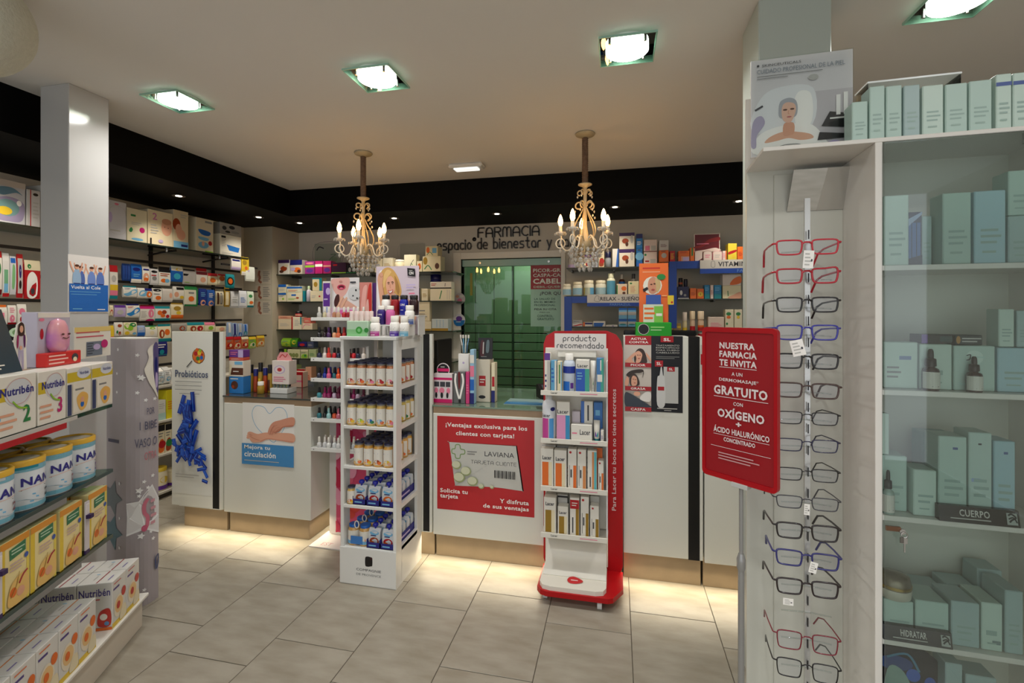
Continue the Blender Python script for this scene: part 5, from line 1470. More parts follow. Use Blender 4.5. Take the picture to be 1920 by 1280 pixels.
# ------------------------------------------------------------------ baby food stand
DX, DY = -1.472, 2.32
DW, DD = 0.330, 0.335
SHZ = [0.200, 0.428, 0.640, 0.859, 1.077]
DT = 1.328
st = thing('display_stand', 'white open display stand filled with baby food jars, black cube mark on its base', 'display stand', loc=(DX, DY, 0))
LAQ = mat((226, 226, 222), 0.22, coat=0.3)
MB().box(0, 0, 0, DW, DD, 0.012, LAQ).build('bottom_board', st)
mb = MB().box(-.001, -.005, 0.006, DW + .001, -.0005, SHZ[0] - .001, LAQ)
art(mb, lambda u, v, k: (u * DW, -.005 - k * EPS, 0.012 + v * 0.188), [
    ('s', [(.46, .54), (.46, .76), (.50, .80), (.56, .79), (.585, .76), (.585, .56), (.56, .53), (.50, .51)], 'K'), ('s', [(.55, .70), (.585, .75), (.57, .79), (.555, .78)], (60, 12, 16)),
    ('t', 'COMPAGNIE', .30, .37, .74, .44, 'U', .0), ('t', 'DE PROVENCE', .30, .24, .74, .30, 'G', .0)], .57)
mb.build('front_panel', st)
for nm, x in (('side', 0.0), ('side', DW - 0.018)):
    m = MB()
    m.box(x, 0, 0.012, x + 0.018, 0.065, DT, LAQ, b=.001).box(x, DD - 0.065, 0.012, x + 0.018, DD, DT, LAQ, b=.001)
    m.box(x, 0.065, 0.012, x + 0.018, DD - 0.065, 0.2, LAQ).box(x, 0.065, DT - 0.055, x + 0.018, DD - 0.065, DT, LAQ)
    for z in SHZ: m.box(x, 0.065, z - 0.02, x + 0.018, DD - 0.065, z + 0.006, LAQ)
    m.build(nm, st)
for z in SHZ: MB().box(0.018, 0.002, z - 0.016, DW - 0.018, DD - 0.004, z, LAQ, b=.001).build('shelf', st)
MB().box(-0.002, -0.006, DT - 0.0, DW + 0.002, DD + 0.002, DT + 0.018, LAQ, b=.002).build('top_board', st)
MB().box(0.14, DD - 0.016, 0.2, 0.165, DD - 0.004, DT, LAQ).box(0.165, DD - 0.012, 0.2, DW - 0.018, DD - 0.004, DT, mat((176, 172, 164), 0.5)).build('back_panel', st)
ZT = DT + 0.018


def puree(c1, c2, cap=(34, 36, 70), col=(190, 120, 74)):
    o = bottle(0.056, 0.128, mat(col, 0.18, coat=0.6), [('r', 0, 0.06, 1, 1.0, 'W'), ('l', .28, .68, .72, .82, 1, (110, 120, 180)), ('e', .55, .28, .20, .11, c1), ('e', .72, .2, .14, .09, c2), ('e', .28, .17, .16, .08, (226, 190, 130)), ('r', 0, .06, 1, .10, (206, 160, 90))], cap, 0.13, 0.78, 'puree_jar', 14, sh=.12)
    MB().lathe([(.0248, .1115), (.0252, .1185)], (130, 128, 120), 14).build('lid_skirt', o)
    return o


jv = [puree('R', 'H'), puree('R', 'O'), puree((150, 30, 40), 'P'), puree('R', 'R'), puree('P', (120, 60, 40))]
jw = [puree('O', 'Y', (34, 36, 70), (206, 170, 90)), puree('L', 'Y', (34, 36, 70), (200, 176, 90)), puree('B', 'E', (34, 36, 70), (200, 176, 90)), puree('S', 'O', (34, 36, 70), (206, 170, 90)), puree('O', 'P', (34, 36, 70), (206, 160, 80))]
jz = [puree('C', 'O', (34, 36, 70), (214, 160, 70)), puree('O', 'Y', (34, 36, 70), (214, 160, 70)), puree('A', 'O', (34, 36, 70), (214, 160, 70)), puree('Y', 'H', (34, 36, 70), (214, 160, 70))]
nm5 = ['first', 'second', 'third', 'fourth', 'fifth']
what = {0: ['red fruit', 'red and orange fruit', 'cherry', 'strawberry', 'pink'], 1: ['golden', 'green leaf', 'blue and green', 'pale blue', 'orange and pink'], 2: ['plain cream', 'orange', 'brown', 'yellow']}
for rowi, (vs_, z, xs) in enumerate(((jv, SHZ[4], [.0475 + .0585 * i for i in range(5)]), (jw, SHZ[3], [.0475 + .0585 * i for i in range(5)]), (jz, SHZ[2], [.090 + .0585 * i for i in range(4)]))):
    lvl = ('top', 'second', 'third')[rowi]
    for k in range(5):
        for i, x in enumerate(xs):
            if k == 0:
                o = vs_[i]
                lab = f'puree jar with {what[rowi][i]} label, {nm5[i]} in front on {lvl} stand shelf'
            else:
                o = dup(vs_[(i + k) % len(vs_)])
                lab = f'puree jar in the {ORD[k]} row, {nm5[i]} from the polishes, {lvl} stand shelf'
            tag(o, lab, 'jar', f'puree jars on the {lvl} stand shelf')
            o.location = (DX + x, DY + 0.040 + 0.060 * k, z + .0006)
            if k and rowi == 0 and i == 0 and k > 2: pass
# small extras
o = dup(jw[0], (DX + .05, DY + .03, SHZ[1] + .0006), 0, 'single short puree jar alone at the nail polish side of the fourth stand shelf'); o.scale = (.85, .85, .75); o['group'] = 'puree jars on the lower stand shelves'


def spout(c1):
    o = pouch(.068, .034, .095, (206, 210, 214), [('e', .5, .75, .4, .12, 'S'), ('e', .5, .3, .4, .22, c1), ('e', .3, .2, .2, .1, 'O'), ('l', .2, .55, .8, .68, 1, 'N')], 'spouted_pouch')
    CAPB = mat((26, 34, 160), 0.3)
    MB().lathe([(.006, .092), (.006, .103), (.014, .104), (.016, .111), (.014, .119), (.007, .123)], CAPB, 12).build('spout_cap', o)
    return o


def tray(n, L, parts_col):
    """blue shelf-ready tray, n pouches wide"""
    W_ = .078 * n
    BT = mat((30, 30, 120), 0.5)
    m = MB().box(0, 0, 0, W_, L, .004, BT).box(0, 0, 0, W_, .003, .030, BT).box(0, L - .003, 0, W_, L, .05, BT).box(0, 0, 0, .003, L, .045, BT).box(W_ - .003, 0, 0, W_, L, .045, BT)
    art(m, lambda u, v, k: (u * W_, -k * EPS, v * .03), [('l', .15, .2, .85, .8, 1, 'S')], .3)
    art(m, lambda u, v, k: (W_ + k * EPS, u * L, v * .045), [('l', .2, .25, .8, .8, 1, 'I')], .1)
    return m.build('display_tray')


sp = [spout('A'), spout('R'), spout('O')]
first = True
for zi, lvl, cols in ((1, 'fourth', ((.066, 'by the polishes'), (.148, 'in the middle'), (.230, 'by the outer side'))), (0, 'lowest', ((.150, 'in the middle'), (.231, 'by the outer side')))):
    for ci, (x, wh) in enumerate(cols):
        o = tray(1, .30, None); o.location = (DX + x, DY + .012, SHZ[zi] + .0006)
        tag(o, f'blue cardboard tray of spouted pouches {wh} of the {lvl} stand shelf', 'tray', 'blue trays on the baby food stand')
        for k in range(5):
            src = sp[(ci + k) % 3]
            if first and k < 3 and ci == 0: q = src
            else: q = dup(src)
            q.location = (DX + x + .039, DY + .040 + .056 * k, SHZ[zi] + .0062)
            tag(q, (f'foremost baby food pouch, tray {wh}, {lvl} stand shelf' if k == 0 else f'baby food pouch, {ORD[k]} from the front, tray {wh}, {lvl} stand shelf'), 'pouch', f'pouches on the {lvl} stand shelf')
    first = False
# twin packs of jars on the lowest shelf
tp = thing('jar_twin_pack', 'shrink-wrapped twin pack of puree jars with blue sleeve on the lowest stand shelf', 'jar pack', loc=(DX + .0885, DY + .05, SHZ[0] + .0006))
for i in (-1, 1):
    m = MB().lathe([(.029, 0), (.033, .004), (.033, .085), (.026, .095)], mat((206, 160, 90), .2, coat=.6), 16, c=(i * .0335, 0))
    art(m, lambda u, v, k: (i * .034 + (.0335 + k * .0003) * sin((u - .5) * 2.6), -(.0335 + k * .0003) * cos((u - .5) * 2.6), .01 + v * .07), [('r', 0, 0, 1, 1, 'W'), ('e', .4, .3, .3, .3, 'O'), ('r', 0, 0, 1, .25, 'S')], 1, 8, 1)
    j = m.build('jar', tp)
    MB().lathe([(.028, .095), (.029, .108), (.024, .110)], 'B', 16, c=(i * .0335, 0)).build('lid', j)
MB().box(-.035, -.037, .012, .035, -.0355, .055, (60, 120, 190)).build('sleeve', tp)
MB().tube([(.013 * cos(a / 8 * 2 * pi), -.034, .118 + .020 * sin(a / 8 * 2 * pi)) for a in range(8)], .003, 'W', 6, closed=True).build('carry_ring', tp)
for k, (yy, lab) in enumerate(((.13, 'second twin pack of jars behind the wrapped one on the lowest stand shelf'), (.21, 'third twin pack of jars, rearmost on the lowest stand shelf'))):
    o = dup(tp, (DX + .0885, DY + yy, SHZ[0] + .0006), 0, lab)

# products and risers on top of the stand
RIS = mat((224, 224, 222), 0.25)
rs = thing('step_riser', 'white two step riser holding hand cream bottles on the baby food stand', 'riser', loc=(DX + .14, DY + .106, ZT + .0006))
zr1 = Plane(0, DY + .11, 0).hit(740, 609)[1] - ZT
zr2 = Plane(0, DY + .20, 0).hit(740, 591)[1] - ZT
MB().box(0, 0, zr1 - .006, .21, .095, zr1, RIS).box(.0, 0.004, 0, .006, .09, zr1 - .006, RIS).box(.204, 0.004, 0, .21, .09, zr1 - .006, RIS).build('lower_step', rs)
MB().box(.02, .095, zr2 - .006, .23, .20, zr2, RIS).box(.02, .1, 0, .026, .19, zr2 - .006, RIS).box(.222, .1, 0, .228, .19, zr2 - .006, RIS).build('upper_step', rs)
gradp = lambda c: [('r', 0, 0, 1, .25, c), ('r', 0, .25, 1, .42, tuple(int(v * .6 + 90) for v in PAL[c]) if isinstance(c, str) else tuple(int(v * .6 + 90) for v in c)), ('l', .3, .55, .7, .75, 2, 'g'), ('r', .35, .08, .65, .13, 'F')]
pf = Plane(0, DY + .015, 0)
tb = 'baby food stand top'
row(pf, ZT, [
    (690, 708, (594, 'bot', 'white body lotion bottle fading to magenta', 'F', gradp((170, 50, 130)), {'capf': .28, 'neck': .72})),
    (727, 745, (592, 'bot', 'white body lotion bottle fading to purple', 'F', gradp((76, 40, 150)), {'capf': .28, 'neck': .72})),
    (746, 763, (593, 'bot', 'white body lotion bottle fading to pale blue', 'F', gradp((110, 180, 210)), {'capf': .28, 'neck': .72})),
], 'green case', 'on stand top', 'lotion bottles on the stand top')
p2_ = Plane(0, DY + .118, 0)
row(p2_, ZT + zr1 + .0008, [
    (704, 719, (573, 'bot', 'deep purple bottle with white letters and cap', (44, 20, 110), [('t', 'ON', .3, .72, .7, .84, 'F', .02), ('l', .3, .4, .7, .5, 1, 'I')], {'capf': .2, 'neck': .72})),
    (720, 736, (573, 'bot', 'pink bottle with white cap', (206, 100, 160), [('l', .3, .4, .7, .6, 2, 'P')], {'capf': .2, 'neck': .72})),
    (756, 773, (572, 'bot', 'white bottle fading to slate blue', 'F', gradp((80, 100, 160)), {'capf': .24, 'neck': .76})),
], 'green case', 'on lower riser step', 'lotion bottles on the lower riser step')
p3_ = Plane(0, DY + .215, 0)
row(p3_, ZT + zr2 + .0008, [
    (712, 728, (553, 'bot', 'white bottle with black cap', 'F', [('l', .3, .4, .7, .7, 2, 'g')], {'cap': 'K', 'capf': .2, 'neck': .75})),
    (729, 745, (553, 'bot', 'red bottle with black cap', (150, 10, 20), [('l', .3, .5, .7, .6, 1, 'R')], {'cap': 'K', 'capf': .2, 'neck': .75})),
    (746, 762, (553, 'bot', 'blue bottle with black cap and white letters', (20, 30, 150), [('t', 'ON', .3, .66, .7, .84, 'F', .02), ('l', .35, .3, .65, .4, 1, 'F')], {'cap': 'K', 'capf': .2, 'neck': .75})),
    (764, 781, (553, 'bot', 'near black maroon bottle with black cap', (40, 6, 16), [('l', .3, .4, .7, .5, 1, 'Z')], {'cap': 'K', 'capf': .2, 'neck': .75})),
], 'green case', 'on upper riser step', 'lotion bottles on the upper riser step')
# mint case with four capped bottles
s0, _ = pf.hit(650, 620); s1, _ = pf.hit(689, 620); zm = pf.hit(670, 602)[1]
MNT = mat((186, 216, 188), 0.3)
t = thing('bottle_case', 'pale green shower gel case holding four white capped bottles on the stand', 'case', loc=(s0, DY + .015, ZT + .0006))
m = MB().box(0, 0, 0, s1 - s0, .09, zm - ZT, MNT, b=.002)
art(m, lambda u, v, k: (u * (s1 - s0), -k * EPS, v * (zm - ZT)), [('r', 0.01, .01, .99, .45, (140, 200, 140)), ('c', .6, .4, .24, (60, 160, 60)), ('c', .95, .4, .16, (50, 140, 60)), ('c', .6, .4, .12, (130, 206, 130))], (zm - ZT) / (s1 - s0))
m.build('case_body', t)
wq = (s1 - s0) / 4
for i in range(4):
    for j_ in range(2):
        MB().lathe([(wq * .42, zm - ZT), (wq * .44, zm - ZT + .018), (wq * .36, zm - ZT + .028), (wq * .36, zm - ZT + .052), (wq * .3, zm - ZT + .055)], (226, 206, 200), 12, c=(wq * (i + .5), .025 + .045 * j_)).build('bottle_cap', t)

# ------------------------------------------------------------------ nail polish stand
NX, NY = -1.893, 2.65
NW = .40
NZ = [0.622, 0.808, 0.937, 1.062, 1.191, 1.319, 1.448]
ns = thing('nail_polish_stand', 'white tiered nail polish stand with pink flower panel behind the baby food stand', 'display stand', loc=(NX, NY, 0))
MB().box(.035, .15, .012, NW - .02, .165, 1.46, mat((214, 210, 206), .4)).build('back_board', ns)
m = MB().box(.09, .142, .03, NW - .02, .149, .80, (206, 70, 110))
fa = []
r4 = random.Random(5)
for i in range(26):
    u, v = r4.random(), r4.random()
    c = ((226, 150, 176), (236, 196, 206), (190, 30, 70), (214, 90, 120), (200, 60, 50))[i % 5]
    ru = r4.uniform(.08, .2)
    fa.append(('s', [(min(1, max(0, u + ru * cos(a) * (1 + .35 * sin(3 * a + i)))), min(1, max(0, v + ru * .4 * sin(a) * (1 + .3 * cos(2 * a + i))))) for a in [2 * pi * q / 7 for q in range(7)]], c))
art(m, lambda u, v, k: (.09 + u * (NW - .11), .142 - k * .0002, .03 + v * .77), fa, 2.6)
m.build('flower_panel', ns)
m = MB().box(0, -.02, 0, NW, .19, .006, (226, 220, 216))
art(m, lambda u, v, k: (u * NW, -.02 + v * .21, .006 + k * EPS), [('t', 'EST', .16, .12, .34, .3, (206, 150, 150), .0)], .5)
m.build('foot_sheet', ns)
for z in NZ[:-1]:
    MB().box(0, 0, z - .024, NW, .004, z, LAQ, b=.001).box(0, .004, z - .008, NW, .149, z - .003, LAQ).build('shelf', ns)
    MB().lathe([(.003, 0), (.003, .001)], 'K', 8).build('logo_dot', ns, (.022, -.0002, z - .012)).rotation_euler = (pi / 2, 0, 0)
MB().box(0, 0, NZ[-1] - .024, NW, .13, NZ[-1] - .003, LAQ, b=.002).build('shelf', ns)


def polish(col, cap, sq=False):
    o = MB().lathe([(.0125, 0), (.0145, .003), (.0145, .024), (.010, .030), (.0065, .033)], mat(col if not isinstance(col, str) else col, .12, coat=.6), 12).build('nail_polish')
    MB().lathe([(.0072, .033), (.0085, .036), (.0068, .064), (.0055, .066)], cap, 10).build('cap', o)
    return o


ncol = {
    6: [('g', 'pearl grey'), ((200, 188, 150), 'sand'), ((206, 190, 190), 'rose grey'), ((176, 116, 84), 'tan'), ((196, 160, 130), 'nude'), ('R', 'red'), ((150, 10, 30), 'crimson')],
    5: [('K', 'black'), ((30, 8, 16), 'black cherry'), ((60, 20, 80), 'purple'), ((220, 160, 120), 'peach'), ((206, 96, 60), 'copper'), ((170, 40, 40), 'brick')],
    4: [((20, 24, 60), 'navy'), ((224, 214, 206), 'milky'), ((206, 50, 40), 'coral red'), ((200, 30, 40), 'red')],
    3: [((20, 30, 60), 'midnight'), ((24, 50, 150), 'blue'), ((214, 90, 130), 'pink'), ((20, 100, 110), 'teal'), ((230, 84, 40), 'orange')],
    2: [((60, 140, 150), 'turquoise'), ((150, 20, 90), 'magenta'), ((130, 16, 80), 'plum'), ((190, 170, 190), 'silver'), ((90, 14, 50), 'wine')],
    1: [((30, 110, 120), 'teal'), ('K', 'black'), ((150, 200, 200), 'aqua'), ((210, 80, 40), 'orange'), ((190, 100, 120), 'rose')],
    0: [((214, 214, 212), 'clear white'), ((200, 200, 200), 'clear grey'), ((220, 220, 216), 'clear pale'), ((206, 210, 210), 'clear frosted')],
}
lvn = ['bottom', 'sixth', 'fifth', 'fourth', 'third', 'second', 'top']
for lv, cs in ncol.items():
    capc = 'W' if lv in (6, 0) else 'U'
    n_ = int((NW - .06) / .034)
    pr_ = []
    for i in range(n_):
        c, nmx = cs[i % len(cs)]
        x = NX + .045 + i * .034
        if i < len(cs): o = polish(c, ('W' if lv in (6, 0) else (c if i % 3 else 'K'))); pr_.append(o)
        else: o = dup(pr_[i % len(cs)])
        o.location = (x, NY + .025 + (.01 if i % 2 else 0), NZ[lv] - .0024)
        tag(o, f'{nmx} nail polish, {ORD[i]} from the counter side, front of the {lvn[lv]} nail stand shelf', 'nail polish', 'nail polish bottles')
        if lv < 6 and i < 7:
            q = dup(pr_[(i + 2) % len(pr_)], (x + .012, NY + .075, NZ[lv] - .0024))
            tag(q, f'{cs[(i + 2) % len(pr_) % len(cs)][1]} nail polish, {ORD[i]} in the back row of the {lvn[lv]} nail stand shelf', 'nail polish', f'back row polishes, {lvn[lv]} shelf')
# lip poster, brochure and leg card behind the polishes
PN = Plane(0, NY + .10, 0)


def board(px, els, name, label, pl, z, th=.004, body='W', cat='poster', tilt=0.0):
    x0, y0, x1 = px
    s0 = pl.hit(x0, y0)[0]; s1, za = pl.hit(x1, y0)
    return sheet(s1 - s0, za - z, els, name, label, cat, pl.at((s0 + s1) / 2, 0, z), pl.a, tilt, th, body)


LIP = (196, 60, 90)
board((621, 520, 674), [('r', 0, 0, 1, 1, (224, 220, 220)), ('s', [(.02, .95), (.08, .72), (.2, .58), (.34, .5), (.5, .56), (.62, .72), (.66, .98), (.3, .99)], (224, 170, 160)), ('s', [(.3, .52), (.42, .5), (.6, .42), (.85, .3), (.9, .24), (.3, .22), (.2, .26), (.26, .4)], (220, 170, 150)),
                        ('s', [(.3, .56), (.3, .36), (.16, .26), (.12, .4), (.2, .56)], (70, 30, 30)), ('e', .38, .76, .15, .07, LIP), ('e', .38, .765, .10, .038, (90, 10, 30)), ('e', .38, .735, .06, .02, (230, 120, 150)), ('e', .36, .90, .06, .03, (190, 130, 120)),
                        ('W', [(.22, .2), (.36, .42), (.44, .52)], .05, (230, 180, 150)), ('W', [(.36, .2), (.5, .4), (.58, .5)], .05, (226, 176, 146)), ('c', .84, .6, .17, (206, 206, 206)), ('e', .9, .68, .03, .03, 'K'), ('e', .8, .54, .03, .02, 'U'), ('e', .94, .48, .03, .02, 'K'), ('r', .7, .86, .9, .9, 'U'),
                        ('r', .0, 0, 1, .24, (220, 190, 206)), ('s', [(.2, .1), (.3, .17), (.5, .19), (.8, .18), (.98, .12), (.98, .08), (.2, .07)], (214, 100, 170))], 'lip_poster', 'upright poster of red open lips and a hand above the nail polishes', PN, NZ[6] - .0024)
PN2 = Plane(0, NY + .085, 0)
board((606, 527, 620), [('r', .06, .3, .96, .95, 'V'), ('e', .7, .72, .3, .1, 'I'), ('r', .1, .12, .9, .28, (150, 170, 214)), ('l', .15, .45, .8, .55, 1, 'I')], 'brochure', 'small purple and white brochure beside the lip poster', PN2, NZ[6] - .0024)
board((675, 529, 698), [('r', 0, 0, 1, 1, (206, 130, 120)), ('s', [(.1, .1), (.15, .5), (.3, .85), (.6, .9), (.5, .5), (.45, .1)], (230, 170, 160)), ('s', [(.6, .05), (.6, .5), (.75, .9), (.95, .9), (.95, .1)], (196, 50, 40)), ('s', [(.5, .0), (.55, .4), (.72, .5), (.75, .02)], (226, 176, 166))], 'leg_card', 'pink and red card printed with bare legs behind the mint case', PN2, NZ[6] - .0024)
board((699, 530, 712), [('r', 0, 0, 1, 1, (80, 40, 110)), ('r', .5, 0, .6, 1, (40, 24, 70))], 'brochure', 'plain dark purple card next to the printed legs', PN, NZ[6] - .0024)
# blonde woman poster
PO = Plane(0, DY + .325, 0)
HAIR = (206, 160, 90)
board((706, 498, 786), [('r', 0, 0, 1, 1, (206, 190, 200)), ('s', [(.0, .0), (.03, .3), (.02, .7), (.08, .92), (.16, .9), (.12, .5), (.3, .2), (.3, .0)], (236, 232, 232)),
                        ('s', [(.12, .66), (.08, .82), (.14, .94), (.26, .985), (.38, .96), (.48, .88), (.56, .76), (.60, .62), (.54, .54), (.44, .60), (.30, .60), (.2, .58)], HAIR), ('s', [(.16, .70), (.18, .86), (.26, .95), (.36, .92), (.30, .86), (.22, .78), (.2, .7)], (226, 186, 120)), ('s', [(.44, .86), (.52, .76), (.555, .64), (.52, .58), (.47, .66), (.45, .76)], (170, 124, 64)),
                        ('s', [(.235, .74), (.27, .83), (.35, .855), (.42, .81), (.455, .73), (.445, .65), (.405, .585), (.345, .555), (.285, .59), (.25, .66)], SK),
                        ('s', [(.30, .56), (.36, .575), (.44, .60), (.47, .56), (.56, .53), (.72, .52), (.84, .47), (.90, .38), (.92, .2), (.5, .1), (.2, .2), (.22, .40), (.30, .50)], SK), ('s', [(.30, .56), (.38, .56), (.46, .58), (.42, .52), (.34, .50)], (200, 136, 108)),
                        ('s', [(.04, .82), (.08, .90), (.14, .91), (.17, .86), (.155, .74), (.19, .58), (.24, .42), (.25, .30), (.14, .28), (.10, .46), (.06, .66)], (216, 160, 130)), ('W', [(.155, .74), (.19, .58), (.24, .42)], .008, (184, 122, 96)), ('W', [(.08, .88), (.12, .84), (.16, .86)], .006, (184, 122, 96)),
                        ('W', [(.275, .752), (.30, .765), (.325, .755)], .010, (96, 60, 40)), ('W', [(.365, .762), (.395, .772), (.42, .755)], .010, (96, 60, 40)), ('e', .302, .738, .016, .006, 'D'), ('e', .392, .742, .016, .006, 'D'), ('s', [(.295, .645), (.34, .632), (.40, .652), (.375, .618), (.335, .607), (.305, .62)], 'F'), ('W', [(.29, .648), (.34, .633), (.405, .655)], .006, (190, 70, 70)), ('W', [(.29, .645), (.33, .60), (.38, .61), (.405, .652)], .008, (190, 80, 80)), ('W', [(.345, .735), (.338, .69), (.36, .684)], .006, SK2),
                        ('p', [(.74, .97), (.92, .955), (.93, .84), (.75, .855)], 'K'), ('t', 'ON', .785, .87, .885, .915, 'F', .02), ('l', .785, .92, .885, .94, 1, 'g'), ('l', .72, .66, .93, .74, 2, 'I'), ('l', .78, .57, .95, .62, 1, 'P')],
      'woman_poster', 'poster of a smiling blonde woman resting her head, behind the lotion bottles', PO, ZT + .0006, body=(206, 190, 200))

# ------------------------------------------------------------------ red product stand
REDM = mat((176, 10, 18), 0.34, spec=.35)
RY = 2.625
rst = thing('product_stand', 'red rolling display stand with white shelves of oral care products', 'display stand', loc=(-.18, RY, 0))
L_, R_ = -.397 + .18, .036 + .18
out_ = [(L_, .10), (L_, 1.30), (L_ + .015, 1.345), (L_ + .06, 1.372), (R_ - .085, 1.376), (R_ - .035, 1.355), (R_ - .01, 1.32), (R_, 1.27), (R_, .10), (R_ - .01, .07), (L_ + .01, .07)]
m = MB().plate(out_, 0, .02, REDM)
for c_, (uu, vv) in enumerate(((0, 0),)):
    vs, fs, a0, a1, b0, b1 = textmesh('Para Lacer tu boca no tiene secretos', .015)
    x_c = R_ - .048
    hgt = .022
    m.add([(x_c + .012 - (p[1] - b0) / (b1 - b0) * hgt, -.0006, .40 + (p[0] - a0) / (a1 - a0) * .66) for p in vs], fs, (226, 200, 200))
m.build('back_board', rst)
# foot
foot = [(L_, -.0), (L_ + .0, -.22), (L_ + .02, -.25), (L_ + .05, -.262), (.30 - .18 - .03, -.262), (R_ - .075, -.262), (R_ - .05, -.25), (R_, -.16), (R_, 0)]
MB().prism(foot, .045, .07, REDM).build('foot_plate', rst)
wf = [(L_ + .012, -.02), (L_ + .012, -.21), (L_ + .03, -.242), (L_ + .07, -.252), (.08, -.252), (.118, -.24), (.132, -.21), (.132, -.02)]
m = MB().prism(wf, .07, .092, WHITE)
m.build('white_foot', rst)
m = MB(); art(m, lambda u, v, k: (-.07 + u * .09, -.19 + v * .05 - .02, .0925 + v * .012 + k * EPS), [('s', [(.05, .5), (.2, .9), (.5, .95), (.95, .5), (.6, .1), (.2, .1)], (190, 40, 44)), ('l', .25, .4, .75, .6, 1, 'F')], .6)
m.build('foot_logo', rst)
for cx_, cy_ in ((L_ + .04, -.2), (.10, -.235), (L_ + .04, -.03), (R_ - .04, -.04)):
    MB().profx([(cy_ + .020 * cos(a * pi / 6), .0225 + .0225 * sin(a * pi / 6)) for a in range(12)], cx_ - .011, cx_ + .011, (206, 206, 204)).build('caster', rst)
# white column
m = MB().box(L_ + .012, -.012, .092, .137, -.001, 1.28, WHITE, b=.002)
m.box(.131, -.13, .31, .137, -.012, 1.22, (222, 224, 226))
m.build('column', rst)
m = MB()
pts = [(-.012, .30), (-.03, .16), (-.07, .115), (-.15, .098), (-.15, .092), (-.012, .092)]
m.profx(pts, L_ + .02, .13, WHITE, True); m.build('curved_apron', rst)
m = MB().box(-.13, -.05, 1.235, .075, -.015, 1.285, WHITE)
m.plate([(-.10, 1.285), (-.07, 1.30), (.03, 1.30), (.07, 1.285)], -.03, -.02, WHITE)
m.build('shelf_hood', rst)
RZ = [1.060, .806, .553, .306]
for z in RZ:
    m = MB().box(L_ + .006, -.14, z - .02, .138, -.012, z - .012, WHITE).box(L_ + .006, -.144, z - .022, .138, -.138, z + .004, WHITE, b=.001)
    art(m, lambda u, v, k: (L_ + .006 + u * .345, -.144 - k * EPS, z - .022 + v * .026), [('t', 'Lacer', .16, .35, .26, .75, 'K', .02), ('l', .6, .3, .93, .7, 1, 'P')], .08)
    m.build('shelf', rst)
s0, za = Plane(0, RY - .004, 0).hit(1042, 624); s1, zb_ = Plane(0, RY - .004, 0).hit(1137, 656)
o = sheet(s1 - s0, za - zb_, [('T', 'producto', .17, .56, .80, .90, 'U', .13), ('T', 'recomendado', .05, .14, .95, .46, 'U', .13)], 'header_card', 'white card reading producto recomendado at the top of the red stand', 'sign', ((s0 + s1) / 2, RY - .052, zb_), body=(220, 214, 210), th=.002)
PR_ = Plane(0, RY - .135, 0)
lac = lambda c, c2, y=.78: [('r', .12, .06, .62, .66, c), ('r', .62, .06, .9, .66, c2), ('t', 'Lacer', .14, y, .86, y + .1, 'U', .03)]
lacv = lambda c: [('r', .62, .03, .97, .6, c), ('w', [(.2, .1), (.2, .6)], .01, 'U'), ('c', .3, .92, .03, 'R'), ('l', .3, .15, .5, .65, 1, 'U')]
rw = 'post side'
row(PR_, RZ[0] - .012, [
    (1020, 1031, (662, 'box', 'slim white box with violet top', 'W', [('r', 0, .82, 1, 1, 'V'), ('r', .5, .0, 1, .8, 'g'), ('l', .1, .1, .4, .5, 3, 'N')])),
    (1032, 1043, (676, 'box', 'pale blue toothpaste box', (90, 160, 200), style(3, 'W', 'B'))),
    (1044, 1053, (678, 'box', 'cream box with upright dark name', 'C', [('w', [(.5, .3), (.5, .9)], .04, 'E'), ('r', .8, 0, 1, 1, 'S')])),
    (1054, 1078, (664, 'bot', 'white mouthwash bottle with blue label', (200, 210, 226), [('r', 0, .7, 1, .95, (24, 50, 150)), ('r', .1, .0, .55, .4, (20, 100, 190)), ('r', .6, .15, .8, .35, 'V')], {'cap': 'F', 'capf': .16, 'neck': .6})),
    (1079, 1105, (675, 'box', 'white box with blue and green stripes', 'W', [('r', .0, .0, .68, .74, (30, 84, 180)), ('r', .68, .0, 1, .74, (60, 160, 140)), ('t', 'Lacer', .12, .78, .9, .88, 'U', .02), ('l', .1, .4, .5, .65, 3, 'S')])),
    (1106, 1117, (677, 'tube', 'white upright paste tube', 'W', [('w', [(.6, .1), (.6, .5)], .03, 'E')])),
    (1118, 1132, (672, 'box', 'blue and green box with upright name', (60, 120, 180), [('r', .6, 0, 1, 1, (60, 160, 140)), ('r', .1, .35, .8, .55, 'W'), ('w', [(.6, .66), (.6, .95)], .03, 'W')])),
], rw, 'on the stand top shelf', 'oral care on the red stand top shelf', depth=.05, inset=.012)
row(PR_, RZ[1] - .012, [
    (1014, 1041, (741, 'bot', 'white shower bottle with pink label', (222, 224, 230), [('r', .1, .0, .5, .62, (196, 70, 150)), ('r', .55, .0, .8, .62, (80, 150, 210)), ('t', 'Lacer', .12, .66, .6, .76, 'U', .02), ('e', .75, .9, .14, .06, 'N')], {'cap': (206, 206, 206), 'capf': .12, 'neck': .42, 'sh': .14})),
    (1043, 1068, (754, 'box', 'white box with pink and blue stripes', 'W', [('r', .0, .0, .68, .66, (220, 150, 190)), ('r', .68, .0, 1, .66, (50, 140, 190)), ('t', 'Lacer', .05, .70, .9, .80, 'U', .02)])),
    (1070, 1110, (797, 'box', 'low wide white box with upright name', 'W', [('t', 'Lacer', .42, .42, .92, .72, 'U', .02), ('l', .05, .4, .35, .6, 1, 'P')])),
    (1112, 1125, (790, 'tube', 'small tube with violet and teal foot', 'W', [('r', .1, .1, .5, .6, 'V'), ('r', .5, .1, .9, .6, 'T')], {'cap': 'T'})),
    (1126, 1132, (808, 'box', 'tiny white box with violet print', 'W', style(0, 'V'))),
], rw, 'on stand second shelf', 'oral care on the red stand second shelf', depth=.045, inset=.012)
